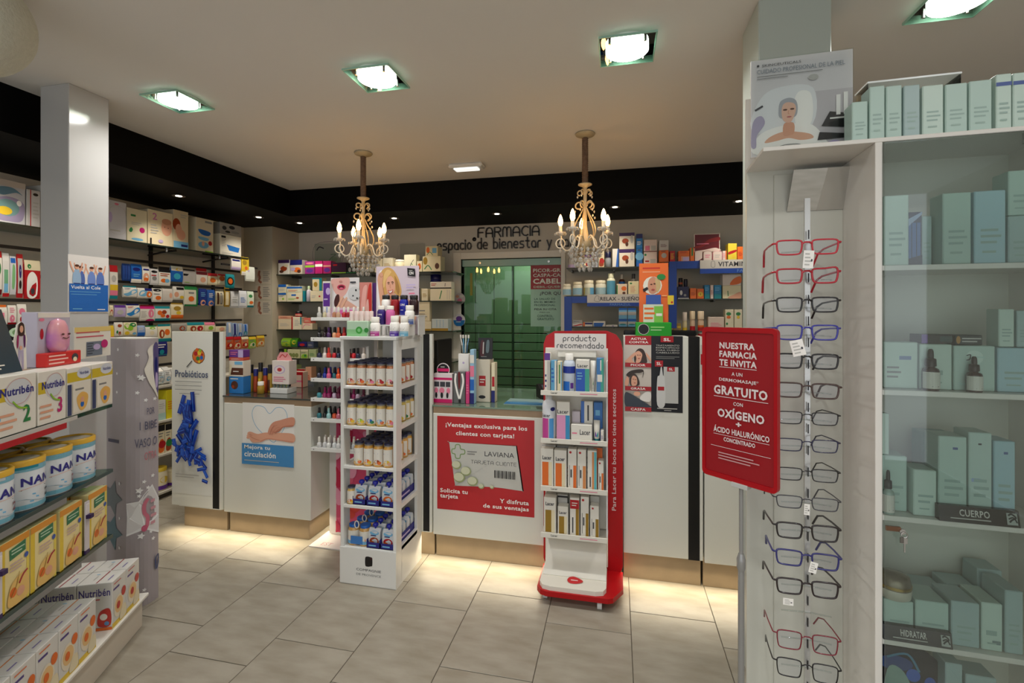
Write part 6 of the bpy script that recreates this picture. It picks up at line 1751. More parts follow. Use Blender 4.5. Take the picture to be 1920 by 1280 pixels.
row(PR_.back(.06), RZ[1] - .012, [
    (1072, 1088, (771, 'box', 'pink and grey box', (206, 196, 206), [('l', .05, .3, .95, .5, 1, 'V'), ('r', .7, 0, 1, .4, 'B')])),
    (1089, 1112, (752, 'box', 'tall white box with blue edge', 'W', [('r', 0, 0, .28, 1, (60, 110, 190)), ('w', [(.6, .5), (.6, .9)], .04, 'U')])),
    (1113, 1130, (754, 'box', 'tall blue box', (50, 110, 180), [('l', .2, .2, .7, .9, 2, 'S')])),
], rw, 'behind, second stand shelf', 'oral care on the red stand second shelf', depth=.045)
row(PR_, RZ[2] - .012, [
    (1013, 1037, (842, 'box', 'white box with orange panel', 'W', lac('O', 'C', .72))),
    (1038, 1062, (845, 'box', 'second white box with orange panel', 'W', lac('O', 'C', .72))),
    (1064, 1081, (843, 'box', 'white box with thin orange stripe', 'W', lacv('O'))),
    (1082, 1099, (844, 'box', 'white box with tan stripe', 'W', lacv((214, 140, 80)))),
    (1101, 1119, (846, 'box', 'white box with tan and teal stripes', 'W', [('r', .5, .03, .7, .97, (214, 140, 80)), ('r', .72, .03, .97, .97, (90, 180, 190)), ('w', [(.3, .1), (.3, .35)], .03, 'U')])),
    (1121, 1132, (865, 'box', 'short white box with orange edge', 'W', lacv('O'))),
], rw, 'on stand third shelf', 'oral care on the red stand third shelf', depth=.05, inset=.012)
row(PR_.back(.068), RZ[2] - .012, [
    (1016, 1042, (834, 'box', 'grey topped orange box', 'g', style(2, 'O', 'A'))), (1044, 1076, (836, 'box', 'grey box with red line', 'g', style(1, 'G', 'R'))), (1078, 1130, (838, 'box', 'wide grey box with orange side', 'g', style(3, 'O', 'G')))],
    rw, 'behind, third stand shelf', 'oral care on the red stand third shelf', depth=.04)
GD = (150, 116, 30)
row(PR_, RZ[3] - .012, [
    (1019, 1042, (934, 'box', 'white box with dull gold panel', 'W', lac(GD, 'C', .78))),
    (1045, 1065, (951, 'box', 'shorter white box with gold panel', 'W', lac(GD, 'C', .74))),
    (1068, 1086, (935, 'box', 'white box with red sticker and gold stripe', 'W', [('r', .62, .03, .97, .72, GD), ('r', 0.02, .72, .98, .95, 'R'), ('w', [(.3, .1), (.3, .5)], .03, 'U'), ('l', .2, .78, .8, .9, 2, 'W')])),
    (1088, 1104, (933, 'box', 'white box with gold stripe', 'W', lacv(GD))),
    (1106, 1123, (950, 'box', 'short white box with gold stripe', 'W', lacv(GD))),
], rw, 'on stand lowest shelf', 'oral care on the red stand lowest shelf', depth=.05, inset=.012)
row(PR_.back(.066), RZ[3] - .012, [
    (1022, 1043, (926, 'box', 'grey striped box', 'g', style(7, 'W', 'U'))), (1045, 1065, (927, 'box', 'dark outlined box with copper foot', 'g', [('r', 0, .92, 1, .97, 'K'), ('r', .0, .5, .05, .97, 'K'), ('r', .95, .5, 1, .97, 'K'), ('t', 'Lacer', .1, .6, .9, .75, 'U', .02), ('r', .1, .1, .9, .4, 'A')])), (1068, 1086, (928, 'box', 'pale grey box', 'g', style(0))), (1088, 1104, (928, 'box', 'pale grey green box', (190, 196, 186), style(0))), (1106, 1124, (930, 'box', 'stack-striped grey box', (196, 194, 186), style(7, 'G', 'C')))],
    rw, 'behind, lowest stand shelf', 'oral care on the red stand lowest shelf', depth=.04)
# ------------------------------------------------------------------ things on the counters
# computer monitors behind the upright panels


def monitor(x0, x1, y, zt, label, rz=0.0):
    t = thing('computer_monitor', label, 'monitor', loc=((x0 + x1) / 2, y, CTOP + .0005), rotz=rz)
    w_ = x1 - x0; h_ = zt - CTOP
    MB().box(-w_ / 2, 0, .08, w_ / 2, .03, h_, mat((10, 12, 13), .3), b=.006).build('screen', t)
    MB().box(-.03, .01, .008, .03, .035, .09, 'K').build('neck', t)
    MB().box(-.11, -.06, 0, .11, .09, .008, 'K', b=.003).build('base', t)
    return t


PM = Plane(0, 2.90, 0)
zmt = PM.hit(1230, 619)[1]
monitor(.045, .455, 2.90, zmt, 'black computer monitor whose top edge shows above the hair care panel')
monitor(-1.21, -1.01, 2.97, 1.30, 'black computer monitor turned edgeways behind the middle upright panel', radians(82))

# orange leaflet dispenser with green case
PT = Plane(0, 2.675, 0)
TZ = 1.3475
s0, zt_ = PT.hit(1199, 493); s1, _ = PT.hit(1254, 493)
sb0, zgt = PT.hit(1192, 604); sb1, _ = PT.hit(1259, 604)
wd = s1 - s0
mbx = MB().box(sb0 - s0, 0, 0, sb1 - s0, .085, zgt - TZ, mat((24, 150, 30), .35), b=.003)
wg = sb1 - sb0
art(mbx, lambda u, v, k: (sb0 - s0 + u * wg, -k * EPS, v * (zgt - TZ)), [('c', .22, .5, .4, 'g'), ('c', .22, .5, .36, (14, 10, 18)), ('l', .42, .55, .9, .75, 1, (150, 220, 120)), ('l', .42, .38, .8, .52, 1, (190, 230, 170))], (zgt - TZ) / wg)
cs = mbx.build('remedy_case', None, (s0, 2.668, TZ)); tag(cs, 'bright green carton case with round dark hole on the hair care panel', 'box')
h_ = zt_ - zgt
OR = (226, 106, 40)
els = [('r', 0, 0, 1, 1, OR), ('l', .12, .88, .88, .95, 1, (196, 50, 30)), ('l', .12, .84, .88, .865, 1, (236, 190, 150)),
       ('c', .46, .62, .155, (226, 222, 206)), ('s', [(.3, .60), (.34, .72), (.5, .77), (.66, .70), (.64, .54), (.5, .48), (.36, .50)], (200, 140, 110)), ('s', [(.56, .74), (.7, .72), (.74, .6), (.62, .5), (.58, .6)], (196, 170, 120)), ('e', .42, .64, .04, .012, 'D'), ('e', .53, .65, .04, .012, 'D'), ('e', .48, .55, .06, .015, (170, 70, 60)),
       ('p', [(.12, .56), (.28, .60), (.32, .56), (.16, .51)], 'K'), ('e', .76, .765, .15, .05, (40, 130, 60)), ('r', .78, .44, .95, .455, (236, 180, 120))]
m = MB().box(0, .03, 0, wd, .04, h_, OR)
art(m, lambda u, v, k: (u * wd, .03 - k * EPS, v * h_), els, h_ / wd)
t = thing('leaflet_dispenser', 'orange cardboard leaflet dispenser with a round face photo on the green case', 'dispenser', loc=(s0, 2.675, zgt + .0006))
m.build('back_card', t)
m = MB().box(.02, 0, 0, wd - .03, .004, h_ * .30, (206, 214, 190)).box(.02, .004, 0, .024, .03, h_ * .24, OR).box(wd - .034, .004, 0, wd - .03, .03, h_ * .24, OR)
art(m, lambda u, v, k: (.02 + u * (wd - .05), -k * EPS, v * h_ * .30), [('r', .55, 0, 1, .9, (120, 190, 70)), ('l', .05, .1, .6, .9, 3, 'O'), ('r', .65, .35, .95, .5, 'W')], 1)
m.build('leaflet', t)
m = MB().box(.035, .008, .01, wd - .04, .012, h_ * .44, (60, 90, 170)); art(m, lambda u, v, k: (.035 + u * (wd - .075), .008 - k * EPS, .01 + v * h_ * .43), [('r', 0, .6, 1, 1, (50, 84, 160)), ('r', 0, .0, 1, .6, (110, 116, 120))], 1.2)
m.build('leaflet', t)
s_, z_ = PT.hit(1260, 562)
m = MB().box(-.02, 0, -.025, .012, .003, .025, mat((220, 190, 50), .5)); art(m, lambda u, v, k: (-.02 + u * .032, -k * EPS, -.025 + v * .05), [('c', .7, .25, .12, 'R')], 1.4)
tag(m.build('round_tag', None, (s_, 2.700, z_)), 'small yellow and red tag at the side of the orange dispenser', 'tag')

# on the counter beside the bacteria panel
PQ = Plane(0, 2.70, 0)
row(Plane(0, 2.725, 0), CTOP + .0005, [
    (429, 456, [(706, 'box', 'blue biscuit box with brown picture', (40, 120, 190), [('e', .4, .5, .25, .25, 'D'), ('e', .3, .4, .1, .1, 'A'), ('l', .1, .8, .8, .95, 1, 'W')], {'d': .07}),
                (676, 'box', 'white and chocolate bar box', (226, 216, 200), [('r', .1, .1, 1, .55, 'D'), ('r', .4, .75, .95, .95, 'S'), ('l', .3, .25, .8, .4, 1, 'W'), ('p', [(0, 0), (.1, 0), (.25, .7), (.05, .8)], 'C')], {'d': .07}),
                (670, 'box', 'thin coral box', (206, 90, 70), style(0, 'W'), {'d': .06}), (656, 'box', 'violet box with pale edge', (110, 56, 140), [('r', .65, 0, 1, 1, 'I'), ('l', .1, .3, .6, .8, 2, 'P')], {'d': .06})]),
], 'bacteria poster', 'on the counter', 'boxes stacked on the counter')
AMB = mat((190, 110, 30), .2, coat=.5)
pq = Plane(0, 2.80, 0)
row(pq, CTOP + .0005, [(463.5 + 9.0 * i, 471.5 + 9.0 * i, ((684, 692, 680, 690, 684)[i], 'bot', ('amber oil bottle with black cap', 'amber bottle with dark blue cap', 'tall golden oil bottle', 'amber bottle with navy cap', 'brown oil bottle with black cap')[i], ('X', 'A', 'X', 'A', 'X')[i], [('r', .3, .1, .7, .8, ('O', 'A', 'Y', 'O', 'D')[i])], {'cap': ('K', 'N', 'K', 'N', 'K')[i], 'capf': .3, 'neck': .8})) for i in range(5)], 'box stack', 'on the counter', 'amber bottles on the counter')
row(Plane(0, 2.74, 0), CTOP + .0005, [(479, 490, (716, 'bot', 'small amber bottle with white cap', 'X', [], {'cap': 'W', 'capf': .3, 'neck': .8}))], 'box stack', 'alone in front of amber bottles', None)
# white tester with pink arched header
s0, zt_ = pq.hit(508, 676); s1, _ = pq.hit(540, 676); wd = s1 - s0; h_ = zt_ - CTOP
t = thing('counter_tester', 'white counter tester case with pink arched header and round mark', 'tester case', loc=(s0, 2.79, CTOP + .0005))
MB().box(0, 0, 0, wd, .10, .035, LAQ, b=.002).build('base_tray', t)
m = MB().box(0, .02, .06, wd, .10, h_, (226, 214, 206), b=.002); art(m, lambda u, v, k: (u * wd, .02 - k * EPS, .06 + v * (h_ - .06)), [('e', .45, .62, .32, .18, 'I'), ('e', .45, .62, .27, .15, (230, 216, 214)), ('e', .45, .62, .14, .08, (190, 60, 60)), ('l', .1, .1, .8, .34, 3, 'P')], 1.4)
m.build('case', t)
for i in range(5): MB().lathe([(.007, .035), (.007, .06)], (90, 100, 96), 8, c=(.015 + i * (wd - .03) / 4, .03)).build('tester_bottle', t)
za = pq.hit(520, 661)[1] - CTOP
m = MB().plate([(wd * .1, h_), (wd * .12, h_ + .02), (wd * .3, za), (wd * .7, za), (wd * .95, h_ + .02), (wd, h_)], .05, .054, (220, 150, 150)); art(m, lambda u, v, k: (wd * .1 + u * wd * .85, .05 - k * EPS, h_ + v * (za - h_)), [('W', [(.2, .3), (.4, .7), (.6, .4), (.75, .8)], .12, (190, 60, 60))], .5)
m.build('header', t)
m = MB().box(0, 0, 0, .09, .06, .045, 'H', b=.001); art(m, lambda u, v, k: (u * .09, -k * EPS, v * .045), [('r', 0, .75, 1, 1, 'R'), ('r', 0, .35, 1, .5, 'P')], .5)
# black leaflet stand beyond the tester
PX2 = Plane(0, 3.05, 0)
row(PX2, CTOP + .0005, [(541, 543.5, (692, 'box', 'thin black leaflet stand', 'K', [])), (545, 568, (697, 'box', 'pink and cream striped carton', (220, 190, 170), [('r', 0, .8, 1, 1, 'R'), ('r', 0, .35, 1, .45, 'P'), ('r', .9, 0, 1, .8, 'R')]))], 'tester case', 'on the counter behind it', None, depth=.06)

# middle counter: tool packs, toothbrush tower
pm_ = Plane(0, 2.72, 0)
row(pm_, CTOP + .0005, [
    (813, 848, (700, 'box', 'pink and white hair styling box', (226, 214, 216), [('r', 0, 0, 1, .13, (206, 20, 100)), ('r', 0, .78, 1, .86, (206, 20, 100)), ('r', .04, .55, .3, .72, 'U'), ('r', .35, .55, .62, .72, 'U'), ('r', .66, .55, .9, .72, 'U'), ('e', .15, .42, .1, .1, 'P'), ('e', .45, .42, .14, .1, 'P'), ('e', .8, .42, .1, .1, 'P'), ('e', .15, .26, .06, .1, 'K'), ('e', .45, .26, .07, .1, 'K'), ('e', .75, .26, .06, .1, 'K')], {'d': .04})),
    (850, 872, (697, 'box', 'grey box with white pliers picture', (100, 100, 100), [('W', [(.2, .95), (.15, .7), (.3, .4), (.5, .15)], .06, 'F'), ('W', [(.75, .95), (.85, .7), (.7, .4), (.55, .15)], .06, 'F'), ('s', [(.4, .95), (.6, .95), (.55, .5), (.45, .5)], 'Z'), ('r', .45, .02, .65, .12, 'K')], {'d': .04})),
    (873, 880, (697, 'box', 'slim pink box', (206, 60, 120), style(0, 'P'), {'d': .04})),
    (881, 889, (655, 'box', 'tall slim toothbrush carton with blue foot', (150, 190, 214), [('r', 0, 0, 1, .2, 'N'), ('r', 0, .25, 1, .45, 'B'), ('r', 0, .5, 1, .7, 'P'), ('r', 0, .75, 1, .9, 'W')], {'d': .05})),
], 'black inlay', 'on the middle counter', 'packs on the middle counter')
# round header over the pink box
s_, z_ = pm_.hit(828, 694)
m = MB().lathe([(.042, 0), (.042, .003)], (226, 214, 216), 24)
tag_o = m.build('round_header', None, pm_.at(s_, .030, z_)); tag_o.rotation_euler = (pi / 2, 0, 0)
m = MB(); art(m, lambda u, v, k: ((u - .5) * .084, (v - .5) * .084, .003 + k * EPS), [('e', .5, .5, .44, .44, 'K'), ('r', .04, .38, .96, .6, (206, 20, 100)), ('l', .3, .62, .7, .8, 1, 'g')])
m.build('print', tag_o); tag(tag_o, 'round black and pink header rising from the hair styling box', 'header card')
row(pm_.back(.075), CTOP + .0005, [
    (859, 879, [(697, 'box', 'plain grey plinth box', 'g', []), (663, 'box', 'white gift box', 'F', [('c', .5, .5, .06, 'I')])]),
    (889, 919, (674, 'box', 'beige counter box with red label', (206, 196, 176), [('r', .3, .38, .72, .62, (170, 20, 24)), ('l', .36, .44, .68, .56, 2, 'W'), ('e', .5, .12, .22, .04, 'K')], {'d': .09})),
    (921, 928, (680, 'box', 'narrow navy and cream side box', 'C', [('r', 0, 0, 1, .3, 'N'), ('r', .2, .4, .9, .65, 'R')], {'d': .06})),
], 'toothbrush tower', 'behind tool packs', 'boxes behind the tool packs', depth=.05)
zc_ = pm_.back(.075).hit(905, 674)[1]
pz = pm_.back(.10)
s0, za = pz.hit(897, 633); s1, _ = pz.hit(923, 633)
o = sheet(s1 - s0, za - zc_ - .001, [('s', [(.12, .2), (.4, .15), (.42, .8), (.2, .85)], (70, 16, 24)), ('s', [(.55, .35), (.6, .85), (.78, .85), (.74, .35)], (90, 106, 110)), ('W', [(.34, .25), (.36, .6), (.38, .8)], .05, 'g'), ('l', .2, .08, .7, .16, 1, 'G')], 'tool_pack', 'black pack of manicure tools standing on the beige counter box', 'tool pack', pz.at((s0 + s1) / 2, .01, zc_ + .001), radians(4), body='K', th=.012)
# toothbrushes upright above the white gift box
zt2 = pm_.back(.075).hit(868, 663)[1]
t = thing('toothbrush_holder', 'clear cup of white and blue toothbrushes on the white gift box', 'toothbrushes', loc=pm_.back(.075).at(pm_.back(.075).hit(869, 660)[0], .028, zt2 + .001))
MB().lathe([(.022, 0), (.024, .05)], CLEAR, 14).build('cup', t)
for i, (x, c) in enumerate(((-.024, 'F'), (-.010, 'S'), (.006, 'F'), (.022, (120, 160, 200)))):
    MB().tube([(x * .5, .004 * i - .008, .003), (x * .8, .002, .06), (x * 1.1, 0, .095)], .0035, c, 6).tube([(x * 1.1, 0, .095), (x * 1.12, -.002, .115)], .006, 'W', 6).build('toothbrush', t)
# papers and mat lying on the counter
tag(MB().box(0, 0, 0, .10, .07, .002, 'W').box(.02, .01, .002, .05, .025, .0024, 'P').build('paper_slip', None, (-.96, 2.86, CTOP + .0004), radians(-8)), 'small white paper slip with pink spot lying on the greenish counter', 'paper')
m = MB().box(0, 0, 0, .30, .18, .003, (150, 176, 176)); art(m, lambda u, v, k: (u * .30, v * .18, .003 + k * EPS), [('r', 0, 0, 1, .4, (50, 120, 180)), ('l', .1, .45, .8, .6, 1, (90, 160, 190)), ('l', .1, .1, .9, .3, 1, 'S')])
tag(m.build('counter_mat', None, (-.66, 2.76, CTOP + .0004)), 'blue and grey advertising mat lying on the greenish glass counter', 'mat')
t = thing('card_terminal', 'black card payment terminal on the counter behind the red stand', 'payment terminal', loc=(-.44, 3.02, CTOP + .0005), rotz=radians(25))
MB().profx([(-.06, 0), (.08, 0), (.08, .075), (.05, .085), (-.06, .03)], -.045, .045, 'K').build('body', t)
MB().box(-.03, .0, .066, .03, .045, .072, (70, 80, 84)).build('screen', t).rotation_euler = (radians(26), 0, 0)

# ------------------------------------------------------------------ school poster on the pillar
PPX = Plane(-2.732, 0, 90)
s0, za = PPX.hit(127, 476); s1, zb_ = PPX.hit(203, 586)
s0 = max(s0, 1.862)
kid = []
for (u, v, c) in ((.30, .60, (80, 110, 180)), (.56, .60, (110, 140, 206)), (.78, .60, (90, 120, 190)), (.20, .62, (150, 180, 210))):
    kid += [('s', [(u - .09, .50), (u - .08, v + .08), (u, v + .13), (u + .08, v + .08), (u + .09, .50)], c), ('W', [(u - .07, v + .08), (u - .13, v + .18), (u - .16, v + .26)], .02, SK), ('W', [(u + .07, v + .08), (u + .11, v + .18), (u + .13, v + .25)], .02, SK), ('e', u, v + .17, .05, .035, SK), ('e', u, v + .195, .055, .022, 'D'), ('r', u - .08, .49, u + .08, .515, 'N')]
els = [('r', 0, 0, 1, 1, (226, 222, 218))] + kid + [('r', .02, .02, .98, .50, (30, 100, 180)), ('t', 'Vuelta al Cole', .06, .415, .78, .475, 'F', .01), ('l', .03, .355, .98, .375, 1, 'S'), ('l', .06, .31, .85, .33, 1, 'S'), ('l', .1, .05, .38, .085, 1, 'S'), ('l', .7, .04, .95, .075, 1, 'F')]
w_, h_ = s1 - s0, za - zb_
m = MB().box(-w_ / 2, -.0015, 0, w_ / 2, 0, h_, 'W'); art(m, lambda u, v, k: (-w_ / 2 + u * w_, -.0015 - k * .0001, v * h_), els, h_ / w_)
o = m.build('school_poster', None, PPX.at((s0 + s1) / 2, -.0005, zb_)); o.rotation_euler = (0, 0, pi / 2)
tag(o, 'blue and white poster of cheering children taped to the glossy white pillar', 'poster')

# ------------------------------------------------------------------ milk display running along the wall
ANG = 115.2
gn = (-sin(radians(ANG)), cos(radians(ANG)))
GP = Plane(gn[0] * 1.197, gn[1] * 1.197, ANG)
GS0 = 0.6


def gloc(s_, dep, z): return GP.at(s_, dep, z)


gd = thing('shop_gondola', 'white shop gondola with glass shelves of infant milk, cereal and boxed porridge', 'shelving', loc=gloc(0, 0, 0), rotz=GP.a)
MB().box(GS0, 0.01, 0, 2.555, .47, .135, mat((206, 196, 180), .4), b=.003).build('base', gd)
MB().box(GS0, -.012, .135, 2.566, .48, .150, mat((226, 222, 212), .35), b=.003).build('base_board', gd)
GZ = [.548, .822, 1.092]
for i, z in enumerate(GZ):
    e = 2.30
    MB().box(GS0, .0, z - .012, e, .42, z, SHG).build('glass_shelf', gd)
    MB().box(GS0, -.003, z - .014, e - .22 if i == 2 else e, 0, z - .0005, (mat((60, 76, 70), .3) if i < 2 else mat((190, 186, 180), .3))).build('shelf_edge', gd)
    MB().box(GS0, -.0045, z - .034, 2.02 + .08 * (i == 0), -.003, z - .014, ('R' if i == 2 else 'G')).build('price_rail', gd)
MB().box(GS0, .43, .15, 2.30, .455, 1.45, mat((150, 146, 140), .6)).build('back_panel', gd)
MB().tube([(2.02, .412, .15), (2.02, .412, 1.44)], .016, CHROME, 12).build('post', gd)
# price tag clips in front of the cereal row
GRW = 'star stand'
NV = (206, 180, 40)


def grow(z, items, place, group, depth, inset=0.0):
    items = sorted(items, key=lambda i: -i[0])
    for i, it in enumerate(items):
        s0, s1, h_, name, desc, body, els = it[:7]
        o = carton(s1 - s0 - .003, depth, h_, body, els, name)
        o.location = gloc((s0 + s1) / 2, inset + depth / 2, z + .0007); o.rotation_euler = (0, 0, GP.a)
        tag(o, f'{desc}, {ORD[i]} from the {GRW} {place}', 'box', group)


def milk(body, num, numc, kind):
    if kind == 0:
        return [('r', 0.0, .58, .62, .80, NV), ('e', .55, .70, .34, .24, (206, 210, 214)), ('O', [(.25, .72), (.4, .9), (.7, .92), (.88, .74), (.7, .52), (.4, .52)], .012, (206, 160, 150)), ('t', 'Nutribén', .12, .66, .92, .80, (50, 50, 130), .03), ('t', num, .66, .16, .84, .46, numc, .03), ('l', .05, .08, .5, .4, 3, 'H'), ('W', [(.4, .56), (.55, .44), (.75, .4)], .03, 'L')]
    return [('r', 0, .70, 1, .90, NV), ('e', .68, .86, .30, .12, (206, 210, 220)), ('t', 'Nutribén', .50, .83, .88, .9, (50, 60, 130), .02), ('r', 0.0, .02, .16, .66, (50, 60, 100)), ('r', .2, .04, .96, .66, (226, 220, 206)), ('l', .3, .48, .75, .58, 1, 'G'), ('s', [(.35, .34), (.58, .46), (.84, .36), (.74, .12), (.5, .08)], (226, 176, 90)), ('c', .58, .2, .06, 'B'), ('c', .58, .3, .06, 'H')]


g1 = [(2.175, 2.312, .178, 'milk_carton', 'white and gold carton with star picture', 'W', milk('W', '', 'R', 1)), (2.035, 2.172, .178, 'milk_carton', 'white and gold carton with navy spine', 'W', milk('W', '', 'R', 1)), (1.895, 2.032, .182, 'milk_carton', 'white carton with red numeral three', 'W', milk('W', '3', 'M', 0)),
      (1.72, 1.89, .185, 'milk_carton', 'white carton with green numeral two', 'W', milk('W', '2', 'E', 0)), (1.55, 1.715, .188, 'milk_carton', 'white carton with pale blue stripes', (216, 220, 226), [('l', .0, .1, 1.2, .9, 6, 'S')]), (1.38, 1.545, .186, 'milk_carton', 'white carton with blue striped side', (216, 220, 226), [('l', .0, .1, 1.2, .9, 6, 'S')])]
grow(GZ[2], g1, 'on the highest shelf', 'milk cartons on the top glass shelf', .12, .004)
grow(GZ[2], [(1.9 - .14 * i, 2.037 - .14 * i, .176, 'milk_carton', 'plain white carton top', 'F', [('l', .1, .5, .9, .9, 1, 'g')]) for i in range(-2, 4)], 'in the rear row', 'milk cartons on the top glass shelf', .12, .13)
# cans


def can(num, numc, band):
    r = .0635; h_ = .165
    m = MB().lathe([(r * .97, 0), (r, .004), (r, h_ - .02), (r * .98, h_ - .018)], (214, 220, 226), 28)
    mp = lambda u, v, k: ((r + .0003 + k * .0003) * sin((u - .5) * 3.6), -(r + .0003 + k * .0003) * cos((u - .5) * 3.6), .004 + v * .14)
    els = [('r', 0, .0, 1, .10, (110, 170, 190)), ('r', 0, .88, 1, 1, (120, 176, 196)), ('r', 0, .94, .5, 1, band), ('t', 'NAN', .30, .54, .70, .74, (44, 40, 130), .03), ('s', [(0, .14), (.3, .24), (.6, .12), (1, .2), (1, .08), (0, .08)], (70, 150, 176)), ('l', .3, .43, .72, .48, 1, 'G'), ('t', num, .62, .18, .72, .38, numc, .03), ('W', [(.28, .46), (.45, .50), (.7, .52)], .01, 'H'), ('l', .2, .12, .5, .36, 3, 'S'), ('s', [(.0, .3), (.1, .5), (.2, .45), (.18, .3)], (190, 206, 214))]
    art(m, mp, els, .14 / (3.6 * r), 14, 1)
    o = m.build('milk_can')
    MB().lathe([(r * 1.02, h_ - .020), (r * 1.03, h_ - .004), (r * .98, h_), (r * .86, h_), (r * .84, h_ - .006), (0.0001, h_ - .006)], mat((222, 176, 60), .35), 28).build('lid', o)
    MB().lathe([(r * .83, h_ - .0055), (0.0001, h_ - .005)], mat((196, 190, 176), .3), 20).build('lid_disc', o)
    return o


cans = [can('3', 'V', (120, 176, 196)), can('2', (150, 40, 50), (120, 176, 196)), can('2', 'U', (20, 130, 150)), can('2', (130, 50, 60), (190, 200, 206))]
for k in range(7):
    for d_ in range(3):
        src = cans[k % 4]
        o = src if (d_ == 0 and k < 4) else dup(src)
        o.location = gloc(2.185 - .1345 * k - .03 * (d_ % 2), .070 + .129 * d_, GZ[1] + .0007); o.rotation_euler = (0, 0, GP.a - radians(12))
        tag(o, (f'infant milk can with gold lid, front row, {ORD[k]} from the star stand' if d_ == 0 else f'gold-lidded infant milk can in the {("second", "rear")[d_ - 1]} row of cans, {ORD[k]} from the star stand'), 'can', 'infant milk cans')
# cereal cartons


def cereal(extra='L'):
    return [('r', 0, .0, .16, 1, (226, 196, 60)), ('r', .9, .0, 1, 1, (226, 206, 90)), ('r', .0, .9, 1, 1, (222, 150, 50)), ('p', [(.3, .70), (.86, .74), (.86, .90), (.3, .86)], (50, 120, 80)), ('l', .36, .76, .82, .85, 2, (190, 214, 190)), ('c', .88, .66, .04, (60, 90, 170)), ('l', .3, .52, .8, .66, 3, (196, 170, 170)),
            ('s', [(.25, .04), (.3, .3), (.5, .4), (.8, .42), (.95, .3), (.9, .05)], (230, 190, 110)), ('e', .4, .22, .12, .07, 'O'), ('e', .66, .18, .14, .07, 'H'), ('W', [(.6, .3), (.75, .4), (.9, .44)], .03, (170, 40, 50)), ('W', [(.3, .16), (.5, .3), (.6, .48)], .012, 'X')]


gs = [(2.155, 2.275), (2.00, 2.12), (1.865, 1.985), (1.745, 1.862), (1.60, 1.72), (1.47, 1.59)]
grow(GZ[0], [(a, b, .215, 'cereal_carton', 'yellow and white baby cereal carton', (236, 220, 160), cereal()) for a, b in gs], 'on the lower glass shelf', 'baby cereal cartons', .06, .006)
grow(GZ[0], [(a - .01, b - .01, .212, 'cereal_carton', 'baby cereal carton with green top', (150, 160, 70), cereal('E')) for a, b in gs], 'in the second cereal row', 'baby cereal cartons', .06, .070)
grow(GZ[0], [(a - .01, b - .01, .205, 'cereal_carton', 'baby cereal carton with brown side', (190, 96, 36), cereal('E')) for a, b in gs], 'in the rear cereal row', 'baby cereal cartons', .06, .134)
for i, s_ in enumerate((2.137, 1.73)):
    m = MB().box(-.012, -.004, 0, .012, 0, .20, (206, 200, 206)).box(-.013, -.0045, 0, .013, .0005, .014, (44, 24, 80)).box(-.010, -.02, .135, .010, -.004, .15, (44, 24, 80)).box(-.009, -.006, .15, .009, -.004, .19, (226, 220, 220))
    o = m.build('shelf_divider', None, gloc(s_, .001, GZ[0] + .0006), GP.a); tag(o, ('pale plastic divider clip between the first two cereal cartons by the star stand', 'pale plastic divider clip between cereal cartons nearer the camera')[i], 'divider')
# porridge boxes on the base


def porridge(top, side):
    o_ = MB()
    L, D, Hh = .101, .127, .197
    o_.box(-L / 2, -D / 2, 0, L / 2, D / 2, Hh, (214, 212, 206), b=.002)
    art(o_, front(L, D, Hh), [('r', 0, .0, 1, .10, 'Y'), ('l', .06, .75, .6, .86, 1, (80, 60, 130)), ('e', .45, .38, .36, .24, (232, 220, 196)), ('e', .45, .40, .28, .17, (230, 190, 130)), ('e', .78, .6, .16, .10, side), ('s', [(.5, .05), (.6, .25), (.9, .3), (.95, .06)], 'C'), ('e', .4, .4, .12, .08, side), ('l', .08, .90, .7, .95, 1, side)], Hh / L)
    # near end
    art(o_, lambda u, v, k: (-L / 2 - k * EPS, D / 2 - u * D, v * Hh), [('t', 'Nutribén', .06, .72, .94, .88, (70, 60, 130), .02), ('l', .3, .63, .75, .68, 1, 'R'), ('s', [(.6, .1), (.64, .38), (.93, .44), (.95, .1)], side), ('c', .76, .28, .07, 'W'), ('c', .85, .14, .045, (100, 150, 200)), ('r', .4, .0, 1, .06, 'O')], Hh / D)
    # top
    art(o_, lambda u, v, k: (-L / 2 + u * L, -D / 2 + v * D, Hh + k * EPS), [('r', .02, .44, .98, .48, top), ('l', .2, .15, .7, .25, 1, (130, 120, 170)), ('c', .75, .7, .06, (150, 190, 214)), ('l', .3, .6, .7, .7, 1, 'g')], .6)
    return o_.build('porridge_box')


pb = [porridge((206, 130, 70), 'O'), porridge((150, 40, 50), (190, 50, 40))]
ss = [(2.348, 1), (2.452, 1)] + [(2.14 - .104 * i, 0) for i in range(10)]
first = {0: True, 1: True}
for i, (s_, v_) in enumerate(ss):
    for d_ in range(3):
        if s_ > 2.4 and d_ == 0 and False: continue
        o = pb[v_] if first[v_] else dup(pb[v_])
        first[v_] = False
        o.location = gloc(s_ - (.0 if s_ < 9 else .0), .062 + .130 * d_ + (0 if s_ < 9 else .03), .1508); o.rotation_euler = (0, 0, GP.a)
        rown = ('front', 'second', 'rear')[d_]
        tag(o, (f'white porridge box with red fruit side, {("nearer camera", "beside star stand")[int(s_ > 2.4)]}, {rown} row' if v_ else f'white porridge box with orange top stripe, {ORD[i - 2]} from the red ones, {rown} row'), 'box', 'porridge boxes on the gondola base')

